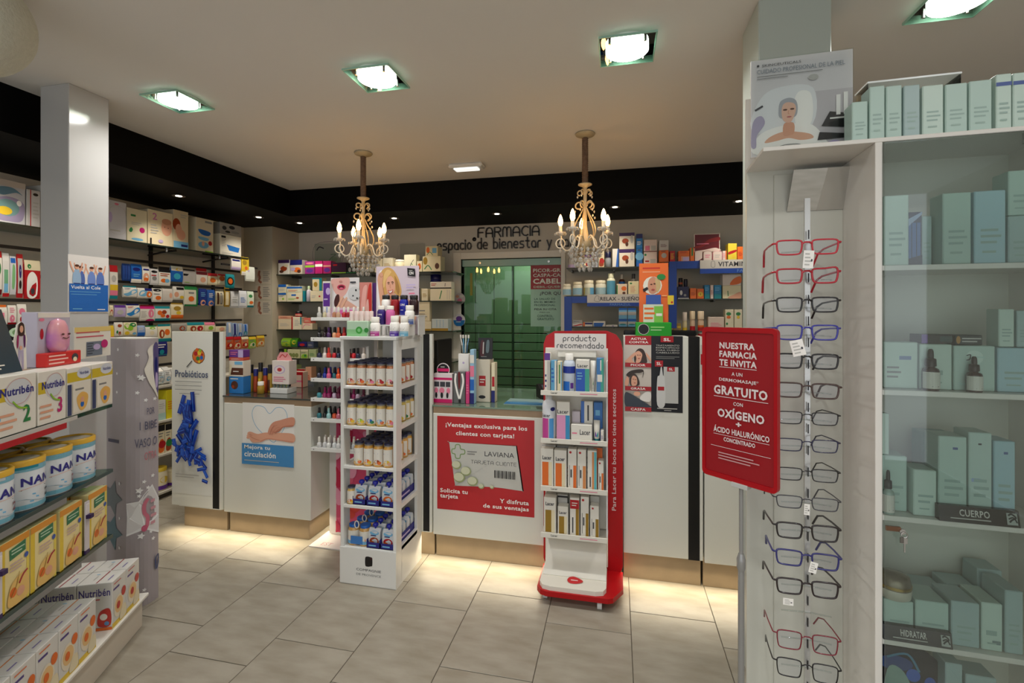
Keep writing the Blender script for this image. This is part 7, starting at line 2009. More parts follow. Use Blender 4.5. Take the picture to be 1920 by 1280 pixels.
# things standing on the milk cartons
zt3 = GZ[2] + .1795
PGt = GP.back(.13)
s0, za = PGt.hit(66, 585); s1, _ = PGt.hit(127, 585)
t = thing('toy_lamp_box', 'silver pack with a pink smiling egg-shaped night light above red strip', 'toy box', loc=PGt.at((s0 + s1) / 2, .0, zt3), rotz=GP.a)
w_ = s1 - s0; h_ = za - zt3
m = MB().box(-w_ / 2 + .01, .0, 0, w_ / 2 + .015, .05, h_, (186, 180, 196), b=.002)
art(m, lambda u, v, k: (-w_ / 2 + .01 + u * (w_ + .005), -k * EPS, v * h_), [('r', .02, .9, .98, .99, 'W'), ('e', .12, .86, .08, .03, 'P'), ('e', .12, .6, .05, .1, 'R')], h_ / w_)
m.build('backing', t)
MB().lathe([(0.0001, .045), (.030, .05), (.046, .075), (.048, .11), (.040, .15), (.028, .172), (0.0001, .182)], mat((226, 160, 170), .3, noise_color=(170, 90, 190), scale=9), 24, c=(.01, -.012), sy=.6).build('night_light', t)
m = MB()
for ex in (-.014, .020): m.lathe([(0.0001, .117), (.004, .119), (.004, .123), (0.0001, .125)], 'D', 8, c=(ex + .004, -.042))
m.tube([(-.010, -.0415, .108), (.006, -.0435, .103), (.024, -.041, .108)], .0016, 'D', 5)
m.build('face', t)
m = MB().box(-w_ / 2, -.035, 0, w_ / 2 + .02, .0, .052, (200, 40, 36), b=.003)
art(m, lambda u, v, k: (-w_ / 2 + u * (w_ + .02), -.035 - k * EPS, v * .052), [('l', .06, .1, .6, .9, 3, (236, 190, 180)), ('e', .8, .5, .1, .3, 'U'), ('e', .8, .35, .06, .18, 'C')], .4)
m.build('red_strip', t)
PG2 = GP.back(.06)
s0, za = PG2.hit(-12, 560); s1, _ = PG2.hit(34, 560)
# dark teal brochure leaning at the frame edge
o = sheet(.16, .215, [('r', .0, .0, 1, 1, (20, 54, 70)), ('r', .1, .3, .5, .42, 'W'), ('p', [(.1, .46), (.4, .42), (.5, .6), (.2, .62)], 'O'), ('e', .2, .75, .12, .06, 'R'), ('l', .1, .05, .6, .15, 2, 'W')], 'brochure', 'dark teal brochure leaning on the milk cartons nearest the camera', 'brochure', PG2.at(PG2.hit(12, 640)[0] - .02, .0, zt3 + .007), GP.a, radians(-16), body=(20, 54, 70), th=.004)
# cut-out of a standing woman
s_, _ = PG2.hit(63, 650)
sc = .17
t = thing('cardboard_figure', 'small cardboard cut-out of a dark haired woman in pale trousers', 'cut-out', loc=PG2.back(.05).at(s_ + .02, 0, zt3), rotz=GP.a)
outl = [(-.16, 0), (-.14, .5), (-.17, .62), (-.12, .82), (-.1, .95), (0, 1), (.1, .95), (.12, .82), (.17, .64), (.14, .5), (.16, 0)]
m = MB().plate([(x * sc, z * sc) for x, z in outl], 0, .003, 'W')
art(m, lambda u, v, k: ((u - .5) * .36 * sc, -k * EPS, v * sc), [('s', [(.3, .02), (.32, .45), (.5, .5), (.68, .45), (.7, .02), (.56, .02), (.5, .4), (.44, .02)], (176, 166, 196)), ('s', [(.28, .45), (.25, .7), (.4, .8), (.6, .8), (.76, .7), (.72, .45)], (200, 190, 200)), ('s', [(.2, .5), (.22, .72), (.34, .72), (.3, .5)], (150, 30, 90)), ('s', [(.7, .5), (.66, .72), (.8, .72), (.8, .5)], (90, 20, 90)), ('s', [(.3, .74), (.3, .94), (.5, 1), (.7, .94), (.7, .74)], (60, 34, 26)), ('e', .5, .86, .13, .075, SK), ('e', .45, .48, .1, .04, SK)], 3)
m.build('figure_card', t)
MB().box(-.03, -.02, 0, .03, .02, .004, (150, 120, 90)).build('foot', t)
# offer card
PG3 = GP.back(.19)
s0, za = PG3.hit(138, 614); s1, _ = PG3.hit(206, 614)
t_ = sheet(s1 - s0, za - zt3, [('r', 0, .84, 1, 1, (222, 196, 120)), ('l', .04, .78, .84, .88, 1, (196, 90, 90)), ('l', .04, .64, .98, .74, 1, (200, 80, 96)), ('r', .3, .06, .74, .52, (110, 120, 136)), ('l', .32, .1, .5, .5, 5, (60, 66, 80)), ('e', .58, .34, .1, .1, 'I'), ('e', .8, .42, .1, .14, 'M')], 'offer_card', 'white offer card with yellow band and grey picture behind the night light pack', 'card', PG3.at((s0 + s1) / 2, 0, zt3), GP.a)

# ------------------------------------------------------------------ grey star stand
A_ = Vector(ray(297, 586)) * 2.45; B_ = Vector(ray(236, 586)) * 2.35; C_ = Vector(ray(200, 586)) * 2.42
A_.z = B_.z = C_.z = 0
mid = (A_ + B_) / 2
nab = Vector((A_.y - B_.y, -(A_.x - B_.x), 0)).normalized()
if nab.dot(-mid) < 0: nab = -nab
ZS = 1.343
sd_ = thing('star_stand', 'tall grey cardboard stand printed with stars and a white moon', 'cardboard stand', loc=(B_.x, B_.y, 0))
q = lambda t_: B_ + (A_ - B_) * t_ + nab * (.035 * sin(pi * t_)) - B_
face = [q(i / 8) for i in range(9)]
D_ = (A_ + C_) / 2 - nab * .12 - B_
poly = [tuple(p)[:2] for p in face] + [tuple(D_)[:2], tuple(C_ - B_)[:2]]
GREY = mat((170, 162, 166), .5)
bodym = MB().prism(poly, 0, ZS, GREY)
MB().prism([(p[0] * 1.0, p[1] * 1.0) for p in poly], ZS, ZS + .004, 'W').build('rim', sd_)


def mface(u, v, k):
    uu = min(max(u, 0), 1)
    p = q(uu) + nab * (k * .0003 + .0004)
    return (p.x, p.y, v * ZS)


def mside(u, v, k):
    p = (C_ - B_) * (1 - u)
    nn = Vector((-(C_ - B_).y, (C_ - B_).x, 0)).normalized()
    if nn.dot(-B_) < 0: nn = -nn
    p = p + nn * (k * .0003 + .0004)
    return (p.x, p.y, v * ZS)


def star(u, v, r, c, asp, rot=0.3, inner=.5):
    return ('p', [(u + r * (1 if i % 2 == 0 else inner) * asp * sin(rot + i * pi / 5), v + r * (1 if i % 2 == 0 else inner) * cos(rot + i * pi / 5)) for i in range(10)], c)


asp = ZS / (A_ - B_).length
els = []
PALE = (236, 236, 236)
for (u, v) in ((.3, .94), (.35, .86), (.3, .80), (.55, .77), (.86, .77), (.5, .465), (.62, .44), (.72, .27), (.8, .24), (.35, .415), (.78, .48), (.3, .13), (.5, .06)):
    els.append(star(u, v, .008, PALE, asp))
for (u, v) in ((.42, .855), (.35, .435), (.4, .265)): els.append(star(u, v, .013, PALE, asp))
els += [('s', [(.95, .985), (.72, .975), (.60, .955), (.64, .93), (.55, .90), (.50, .885), (.56, .86), (.68, .83), (.84, .80), (.97, .775), (.86, .83), (.80, .88), (.80, .93), (.86, .97)], 'W'),
        ('s', [(.8, .97), (.98, .97), (.98, .8), (.88, .82), (.82, .88)], (90, 80, 130)), ('e', .9, .9, .05, .03, 'N'), ('e', .92, .84, .05, .03, 'I'),
        ('t', 'POR', .58, .715, .84, .74, (84, 84, 110), .0), ('t', '1 BIBE', .36, .66, .93, .69, (84, 84, 110), .0), ('t', 'VASO O', .22, .595, .93, .628, (84, 84, 110), .0), ('t', 'OTRA', .50, .545, .92, .575, (190, 110, 120), .0),
        star(.60, .345, .105, PALE, asp, .15, .55), star(.60, .345, .095, (222, 220, 220), asp, .15, .55), ('W', [(.62, .40), (.5, .38), (.5, .35), (.6, .33), (.58, .30), (.5, .29)], .012, (200, 110, 130)), ('e', .5, .292, .1, .012, (196, 90, 120)), ('l', .7, .29, .9, .40, 4, (206, 150, 160)),
        ('O', [(.9, .12), (.97, .14), (.98, .17), (.88, .16)], .006, (70, 80, 120))]
art(bodym, mface, els, asp, 4, 1)
a2 = ZS / (C_ - B_).length
els = [star(.6, .96, .008, PALE, a2), star(.55, .87, .007, PALE, a2), star(.55, .8, .007, PALE, a2), ('l', .1, .6, .8, .63, 1, (70, 70, 96)), star(.3, .40, .07, (110, 120, 126), a2), star(.3, .27, .07, (90, 120, 130), a2), star(.7, .33, .008, PALE, a2), star(.7, .46, .008, PALE, a2), star(.7, .22, .008, PALE, a2)]
art(bodym, mside, els, a2); bodym.build('body', sd_)
# ------------------------------------------------------------------ white cabinet with eyewear bay and glass front
CAB = Plane(.343, 1.230, -2.6)
CB = CAB
CDEP = .190
sd0 = CB.hit(1641, 600)[0]; sd1 = CB.hit(1655, 600)[0]
CXR = .60
CZT = 1.860
CW = mat((222, 218, 210), .3, coat=.2)
CIN = mat((196, 196, 184), .4)
cb = thing('glass_cabinet', 'tall white cabinet with an open eyewear bay and glass fronted cosmetics shelves', 'cabinet', loc=CB.at(0, 0, 0), rotz=CB.a)
MB().box(0, 0, CZT, CXR, CDEP, CZT + .010, CW, b=.001).build('top_board', cb)
MB().box(0, CDEP - .012, 0, sd0, CDEP, CZT, CIN).build('bay_back', cb)
MB().box(sd0, 0, 0, sd1, CDEP, CZT, CW, b=.001).build('divider', cb)
MB().box(sd1, CDEP - .012, 0, CXR, CDEP, CZT, CIN).build('back_panel', cb)
MB().box(CXR - .018, 0, 0, CXR, CDEP - .012, CZT, CW).build('side_panel', cb)
CZ = [CB.hit(1655, y)[1] for y in (497, 731, 967, 1200, 1440)]
for z in CZ:
    MB().box(sd1, 0.006, z - .012, CXR - .018, CDEP - .012, z, CW, b=.001).build('shelf', cb)
MB().box(0, .02, 0, CXR - .018, CDEP - .012, .10, CW).build('plinth', cb)
GL2 = glass((247, 252, 250), .03)
MB().box(sd1 + .002, -.007, .11, CXR - .02, -.002, CZT - .004, GL2).build('glass_door', cb)
m = MB().box(.435 + .06, -.011, CZT - .030, .435 + .10, -.0015, CZT - .006, CHROME, b=.001); m.build('hinge', cb)
lx, lz = CB.hit(1672, 988)
m = MB().box(sd1 + .002, -.012, lz - .004, lx + .012, -.007, lz + .006, mat((120, 90, 70), .3, metal=.8))
m.lathe([(.006, 0), (.006, .006)], CHROME, 12, c=(0, 0)) if False else None
m.tube([(lx + .014, -.016, lz - .002), (lx + .014, -.011, lz - .002)], .006, CHROME, 10)
lk = m.build('lock', cb)
m = MB()
m.tube([(lx + .016 + .006 * cos(a * pi / 5), -.0175, lz - .008 + .006 * sin(a * pi / 5)) for a in range(10)], .0012, CHROME, 5, closed=True)
m.box(lx + .011, -.020, lz - .026, lx + .021, -.018, lz - .014, CHROME).box(lx + .014, -.020, lz - .045, lx + .017, -.018, lz - .026, CHROME)
m.box(lx + .006, -.0225, lz - .024, lx + .013, -.0205, lz - .012, STEEL)
m.build('key', lk)
# small tilted mirror high on the bay's back, on a raised panel
KB = CB.back(CDEP - .020)
ml, mt_ = KB.hit(1480, 326); mr, mb_ = KB.hit(1591, 391)
mt_ = min(mt_, CZT - .014)
rp0 = KB.hit(1452, 326)[0]
MB().box(rp0, CDEP - .016, .10, sd0, CDEP - .012, CZT - .012, CIN, b=.001).build('raised_panel', cb)
m = MB().add([(ml, CDEP - .058, mt_), (mr, CDEP - .058, mt_), (mr - .006, CDEP - .019, mb_), (ml - .006, CDEP - .019, mb_), (ml, CDEP - .055, mt_), (mr, CDEP - .055, mt_), (mr - .006, CDEP - .0165, mb_), (ml - .006, CDEP - .0165, mb_)],
             [(4, 5, 6, 7), (0, 4, 5, 1), (1, 5, 6, 2), (2, 6, 7, 3), (3, 7, 4, 0)], mat((90, 92, 88), .3))
m.add([(ml, CDEP - .058, mt_), (mr, CDEP - .058, mt_), (mr - .006, CDEP - .019, mb_), (ml - .006, CDEP - .019, mb_)], [(0, 1, 2, 3)], mat((210, 210, 208), .03, metal=1.0))
m.build('mirror', cb)
# upright board behind the top board
x_, zz_ = CB.back(CDEP).hit(1386, 188)
MB().box(.0, CDEP, CZT - .03, .13, CDEP + .006, zz_, CW).build('rear_board', cb)
# pole of the eyewear bay
px_ = CB.back(.05).hit(1513, 600)[0]
m = MB().box(px_ - .006, .046, .10, px_ + .006, .054, CB.back(.05).hit(1513, 372)[1], mat((190, 190, 186), .2, metal=.5))
art(m, lambda u, v, k: (px_ - .0045 + u * .009, .046 - k * EPS, v), [('r', .3, z_, .62, z_ + .022, 'K') for z_ in [.3 + .052 * i for i in range(27)]], 1)
m.build('lock_pole', cb)

# posters and cartons on top
KT = CB.back(.085)
s0, za = KT.hit(1407, 117); s1, _ = KT.hit(1597, 96)
zb_ = CZT + .0108
w_, h_ = s1 - s0, KT.hit(1500, 106)[1] - zb_
els = [('r', 0, 0, 1, 1, (214, 210, 210)), ('r', .62, .0, 1, .62, (196, 190, 192)), ('s', [(.0, .3), (.1, .6), (.3, .7), (.62, .66), (.62, .3), (.3, .2)], (226, 226, 226)),
       ('s', [(.46, .28), (.44, .55), (.5, .64), (.6, .6), (.62, .4), (.58, .28)], 'F'), ('s', [(.02, .04), (.08, .22), (.3, .3), (.58, .3), (.72, .16), (.76, .02), (.4, .0)], 'F'),
       ('s', [(.14, .14), (.2, .20), (.34, .24), (.5, .22), (.60, .19), (.62, .15), (.5, .14), (.38, .17), (.26, .15)], (222, 170, 140)), ('s', [(.33, .2), (.335, .32), (.43, .32), (.435, .22), (.40, .2)], (216, 160, 130)),
       ('s', [(.28, .46), (.30, .55), (.38, .58), (.45, .55), (.47, .46), (.44, .38), (.30, .38)], (170, 172, 178)), ('s', [(.31, .46), (.33, .52), (.38, .535), (.44, .51), (.45, .44), (.41, .34), (.36, .33), (.32, .37)], (228, 184, 160)),
       ('e', .345, .46, .022, .009, 'D'), ('e', .415, .463, .022, .009, 'D'), ('e', .385, .385, .025, .007, (180, 90, 90)), ('W', [(.38, .45), (.375, .42), (.39, .415)], .004, SK2),
       ('s', [(.0, .12), (.02, .36), (.1, .42), (.14, .34), (.06, .22), (.05, .1)], (176, 166, 190)), ('W', [(.04, .48), (.12, .52)], .02, 'U'),
       ('p', [(.7, .26), (.78, .40), (1, .36), (1, .22)], 'K'), ('l', .78, .31, .97, .35, 1, 'F'), ('r', .84, .36, .88, .56, 'F'), ('r', .91, .36, .95, .58, 'F'), ('r', .97, .36, 1, .44, 'U'), ('p', [(.68, .20), (1, .16), (1, .13), (.66, .12)], 'K'), ('e', .82, .08, .06, .03, 'I'), ('e', .62, .76, .05, .03, 'g'),
       ('W', [(.22, .07), (.34, .10), (.46, .10), (.52, .08)], .008, 'G'),
       ('c', .07, .935, .012, 'U'), ('t', 'SKINCEUTICALS', .11, .92, .50, .945, 'U', .0), ('t', 'CUIDADO PROFESIONAL DE LA PIEL', .06, .85, .92, .895, (130, 140, 150), .0), ('l', .06, .815, .88, .83, 1, 'G'), ('l', .06, .79, .45, .805, 1, 'G')]
m = MB().box(-w_ / 2, -.006, 0, w_ / 2, 0, h_, (214, 212, 210)); art(m, lambda u, v, k: (-w_ / 2 + u * w_, -.006 - k * .00015, v * h_), els, h_ / w_)
m.add([(-w_ / 2, -.012, 0), (w_ / 2, -.012, 0), (w_ / 2, -.012, h_), (-w_ / 2, -.012, h_)], [(0, 1, 2, 3)], CLEAR)
o = m.build('skincare_poster', None, KT.at((s0 + s1) / 2, 0, zb_)); o.rotation_euler = (0, 0, CB.a)
tag(o, 'white skincare poster of a reclining woman in a cap, atop the white cabinet', 'poster')
QL = lambda nn=3: [('l', .2, .25, .85, .5, nn, (150, 174, 166)), ('l', .25, .12, .8, .2, 1, (154, 178, 168))]
QB = [('r', 0, .78, 1, .85, (70, 90, 150))] + QL()
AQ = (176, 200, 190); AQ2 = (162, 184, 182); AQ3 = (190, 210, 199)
KF = CB.back(.012)
tp_ = [(1597, 1628, 190, AQ), (1630, 1660, 161, AQ), (1661, 1692, 160, AQ), (1694, 1726, 159, AQ2), (1729, 1770, 159, AQ3), (1772, 1815, 156, AQ), (1817, 1861, 150, AQ), (1867, 1898, 138, AQ3), (1899, 1938, 135, AQ3)]
dsc = ['short aqua skincare box', 'slim aqua skincare box', 'slim pale aqua skincare box', 'slim bluish aqua skincare box', 'wide pale aqua box', 'wide aqua box', 'wide aqua box under acrylic', 'taller aqua box with blue band', 'last tall aqua box with blue band']
row(KF, CZT + .0103, [(a, b, (y, 'box', dsc[i], c, QB if i > 6 else QL())) for i, (a, b, y, c) in enumerate(tp_)], 'skincare poster', 'atop the white cabinet', 'aqua boxes on top of the white cabinet', depth=.045)
s0, za = CB.back(.075).hit(1622, 158); s1, _ = CB.back(.075).hit(1797, 148)
t = thing('acrylic_tray', 'clear acrylic riser behind the aqua boxes on top of the white cabinet', 'riser', loc=CB.back(.062).at(s0, 0, CZT + .0105), rotz=CB.a)
ht = za - CZT - .0105
MB().box(0, 0, ht - .004, s1 - s0, .07, ht, mat((236, 240, 238), .15)).build('acrylic_top', t)
MB().box(0, .004, 0, .003, .066, ht - .004, CLEAR).box(s1 - s0 - .003, .004, 0, s1 - s0, .066, ht - .004, CLEAR).build('acrylic_side', t)

KI = CB.back(.022)
fd = 'divider'
row(KI, CZ[0], [
    (1657, 1705, (366, 'box', 'tall aqua box with glare', AQ3, QL())),
    (1707, 1739, (394, 'box', 'dark blue picture card box', (16, 28, 64), [('r', .1, .1, .9, .8, (60, 100, 160)), ('p', [(0, .7), (1, .95), (1, 1), (0, .85)], (150, 170, 200)), ('w', [(.35, .1), (.35, .8)], .01, 'K'), ('w', [(.65, .1), (.65, .8)], .01, 'K'), ('p', [(0, .0), (1, 0), (1, .2), (0, .12)], (14, 16, 44))], {'d': .02, 'in': .02})),
    (1742, 1763, (400, 'box', 'slim aqua box set back', AQ2, QL(), {'in': .03})),
    (1767, 1822, (361, 'box', 'large aqua box', AQ, QL())),
    (1826, 1887, (357, 'box', 'largest aqua box', (164, 196, 204), QL())),
    (1890, 1938, [(404, 'box', 'square aqua box', AQ2, QL(2)), (319, 'box', 'second square aqua box', AQ, QL(2))]),
], fd, 'on cabinet\'s highest shelf', 'aqua boxes on the cabinet shelves', depth=.05)
row(KI.back(.012), CZ[1], [
    (1657, 1722, (641, 'box', 'wide aqua box with small blue label', AQ3, [('r', .45, .62, .8, .70, (110, 130, 170)), ('l', .08, .2, .5, .5, 3, 'G')])),
    (1724, 1786, (645, 'box', 'square pale aqua box behind bottle', AQ3, QL(1))),
    (1788, 1867, (648, 'box', 'square aqua box with round sticker', AQ, [('c', .5, .74, .16, (196, 216, 206)), ('W', [(.3, .78), (.4, .8), (.38, .7), (.3, .68)], .02, 'U'), ('l', .5, .72, .8, .78, 1, 'Q'), ('l', .1, .1, .9, .2, 1, 'Q')])),
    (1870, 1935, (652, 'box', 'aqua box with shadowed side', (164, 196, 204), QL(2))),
], fd, 'on cabinet\'s second shelf', 'aqua boxes on the cabinet shelves', depth=.06)
zt2 = KI.hit(1755, 645)[1] + .002
sx = KI.back(.012)
zmax = max(sx.hit(1755, 645)[1], sx.hit(1828, 648)[1]) + .0005
row(CB.back(.036), sx.hit(1828, 648)[1] + .0008, [(1790, 1843, (628, 'box', 'small black box with gold dot', (20, 34, 32), [('e', .12, .5, .08, .4, (170, 120, 30)), ('l', .25, .2, .95, .8, 2, 'g')], {'d': .05}))], fd, 'lying upon sticker box', None)
row(CB.back(.036), sx.hit(1755, 645)[1] + .0008, [(1727, 1786, (627, 'box', 'long black and violet box', 'K', [('r', 0, 0, .2, 1, 'V'), ('r', .6, .2, 1, .8, (30, 60, 56))], {'d': .05}))], fd, 'lying upon pale aqua box', None)
row(CB.back(.04), sx.hit(1895, 652)[1] + .0008, [(1872, 1903, (579, 'box', 'tall narrow aqua box', AQ3, QL())), (1906, 1935, (582, 'box', 'tall grey aqua box', AQ2, QL()))], fd, 'upon the bluish box', None, depth=.04)


def dropper(pl, x0, x1, ytop, z, glassc, label, dep=0.0, capc=(34, 10, 12)):
    s0, _ = pl.hit(x0, 700); s1, _ = pl.hit(x1, 700); w_ = s1 - s0
    zt_ = pl.hit((x0 + x1) / 2, ytop)[1]; h_ = zt_ - z; r = w_ / 2
    m = MB().lathe([(r * .95, 0), (r, .002), (r, h_ * .46), (r * .9, h_ * .52), (r * .5, h_ * .56), (r * .5, h_ * .58)], glassc, 20)
    art(m, lambda u, v, k: ((r + .0003 + k * .0002) * sin((u - .5) * 2.9), -(r + .0003 + k * .0002) * cos((u - .5) * 2.9), h_ * .05 + v * h_ * .4), [('r', 0, 0, 1, 1, (208, 206, 196)), ('l', .2, .4, .8, .9, 3, 'g'), ('l', .4, .1, .75, .18, 1, 'U')], 1, 10, 1)
    o = m.build('dropper_bottle', None, pl.at((s0 + s1) / 2, dep + r, z))
    o.rotation_euler = (0, 0, pl.a)
    MB().lathe([(r * .62, h_ * .58), (r * .66, h_ * .60), (r * .62, h_ * .76), (r * .34, h_ * .78)], capc, 14).build('cap', o)
    MB().lathe([(r * .34, h_ * .78), (r * .36, h_ * .84), (r * .32, h_ * .95), (r * .18, h_)], capc, 12).build('rubber_bulb', o)
    tag(o, label, 'bottle', 'dropper bottles')


AMB2 = mat((50, 16, 12), .12, coat=.5)
dropper(CB.back(.008), 1737, 1769, 655, CZ[1] + .0007, AMB2, 'brown dropper bottle in front of the pale aqua box, the taller of two')
dropper(CB.back(.008), 1820, 1850, 669, CZ[1] + .0007, AMB2, 'smaller brown dropper bottle in front of the round sticker box')
dropper(CB.back(.008), 1659, 1681, 884, CZ[2] + .0007, mat((150, 170, 160), .1, coat=.5), 'clear dropper bottle with black cap beside the cabinet divider', capc='K')
row(KI, CZ[2], [
    (1657, 1709, [(858, 'box', 'square aqua box with dropper before it', AQ, QL(2), {'in': .016}), (779, 'box', 'thin tall aqua card box', AQ3, [], {'wf': .3, 'd': .02, 'ds': -.015, 'in': .02})]),
    (1712, 1757, (881, 'box', 'short aqua box', AQ3, QL(2))),
    (1759, 1814, (818, 'box', 'tall wide aqua box with small mark', AQ, [('r', .5, .84, .68, .87, (70, 90, 140))] + QL())),
    (1816, 1861, (811, 'box', 'tallest pale aqua box', (180, 202, 194), [('r', .4, .86, .55, .88, 'U'), ('r', .1, .44, .5, .48, (150, 170, 206))] + QL())),
    (1863, 1905, (827, 'box', 'tall aqua blue box with small mark', (160, 192, 200), [('r', .45, .84, .65, .87, (70, 90, 140))] + QL())),
], fd, 'on cabinet\'s third shelf', 'aqua boxes on the cabinet shelves', depth=.055)
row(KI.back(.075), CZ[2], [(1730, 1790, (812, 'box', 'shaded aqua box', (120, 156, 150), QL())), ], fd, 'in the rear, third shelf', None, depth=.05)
row(KI, CZ[3], [
    (1657, 1714, (1126, 'box', 'low aqua box below round pot', AQ, QL(2))),
    (1716, 1780, (1128, 'box', 'low wide aqua box', AQ, QL(2))),
    (1783, 1838, (1129, 'box', 'aqua box with pale lid', AQ2, QL(2))),
    (1840, 1881, (1131, 'box', 'narrow aqua box with grey tag', AQ3, [('r', .5, .14, .9, .22, (120, 140, 140))] + QL(1))),
    (1884, 1920, (1108, 'box', 'taller aqua box at the row end', AQ2, QL())),
], fd, 'on cabinet\'s fourth shelf', 'aqua boxes on the cabinet shelves', depth=.075)
row(KI.back(.085), CZ[3], [(1712, 1770, (1100, 'box', 'aqua box', AQ2, [])), (1772, 1830, (1096, 'box', 'second aqua box', AQ2, [])), (1832, 1880, (1068, 'box', 'upright aqua box', AQ2, []))], fd, 'in the rear, fourth shelf', None, depth=.055)


def shelf_sign(x0, x1, z, y0, text, label):
    pl = CB.back(.004)
    s0, za = pl.hit(x0, y0); s1 = pl.hit(x1, y0)[0]
    h_ = za - z; w_ = s1 - s0
    m = MB().profx([(0, 0), (.018, 0), (.018, h_), (.006, h_)], 0, w_, mat((22, 14, 20), .2))
    art(m, lambda u, v, k: (u * w_, v * .006 - k * EPS - .0002, v * h_), [('t', text, .26, .40, .64, .82, (200, 196, 190), .02), ('l', .14, .18, .78, .34, 1, 'g'), ('r', .84, .15, .97, .85, (170, 176, 170)), ('W', [(.86, .7), (.9, .8), (.95, .6), (.9, .45), (.87, .3)], .1, 'K'), ('W', [(.86, .5), (.92, .6), (.96, .3)], .08, 'K')], h_ / w_)
    o = m.build('shelf_sign', None, pl.at(s0, 0, z)); o.rotation_euler = (0, 0, pl.a)
    tag(o, label, 'sign', 'black category signs in the cabinet')


shelf_sign(1762, 1914, CZ[2] + .0003, 947, 'CUERPO', 'black block sign reading CUERPO at the front of the cabinet shelf')
shelf_sign(1657, 1787, CZ[3] + .0003, 1172, 'HIDRATAR', 'black block sign reading HIDRATAR at the front of the cabinet shelf')
# round pot
pl = CB.back(.03); s_, zz_ = pl.hit(1663, 1124)
TPE = mat((130, 120, 100), .25, metal=.4)
zz_ = KI.hit(1680, 1126)[1] + .001
m = MB().lathe([(.026, 0), (.032, .004), (.034, .022), (.033, .024)], mat((190, 186, 170), .3), 24)
o = m.build('cream_pot', None, pl.at(KI.hit(1672, 1100)[0] + .012, .012, zz_)); tag(o, 'round taupe cream pot with domed lid standing on an aqua box by the divider', 'pot')
MB().lathe([(.033, .024), (.033, .036), (.030, .050), (.018, .055), (0.0001, .056)], TPE, 24).build('lid', o)
MB().lathe([(.0342, .027), (.0342, .033)], mat((176, 150, 80), .3, metal=.8), 24).build('gold_ring', o)
# lowest visible shelf
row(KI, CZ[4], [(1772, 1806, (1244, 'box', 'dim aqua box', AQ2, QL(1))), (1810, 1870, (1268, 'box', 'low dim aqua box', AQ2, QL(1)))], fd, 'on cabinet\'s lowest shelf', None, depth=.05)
pl = CB.back(.05); s0, za = pl.hit(1657, 1209); s1, _ = pl.hit(1769, 1209)
w_ = s1 - s0; h_ = za - CZ[4]
m = MB().plate([(0, 0), (0, h_), (w_ * .70, h_), (w_ * .9, h_ * .93), (w_, h_ * .75), (w_, 0)], 0, .004, (14, 16, 34))
art(m, lambda u, v, k: (u * w_, -k * EPS, v * h_), [('e', .2, .85, .3, .07, (24, 60, 120)), ('e', .5, .76, .12, .06, (40, 90, 180)), ('e', .78, .7, .1, .07, (30, 80, 170)), ('W', [(.05, .9), (.4, .95), (.6, .8)], .02, (60, 120, 150)), ('s', [(.0, .3), (.05, .78), (.3, .8), (.5, .6), (.6, .3)], (130, 160, 150))], h_ / w_)
o = m.build('product_card', None, pl.at(s0, 0, CZ[4] + .0003)); o.rotation_euler = (0, 0, pl.a); tag(o, 'dark blue product card with blue spots and rounded corner on the lowest cabinet shelf', 'card')

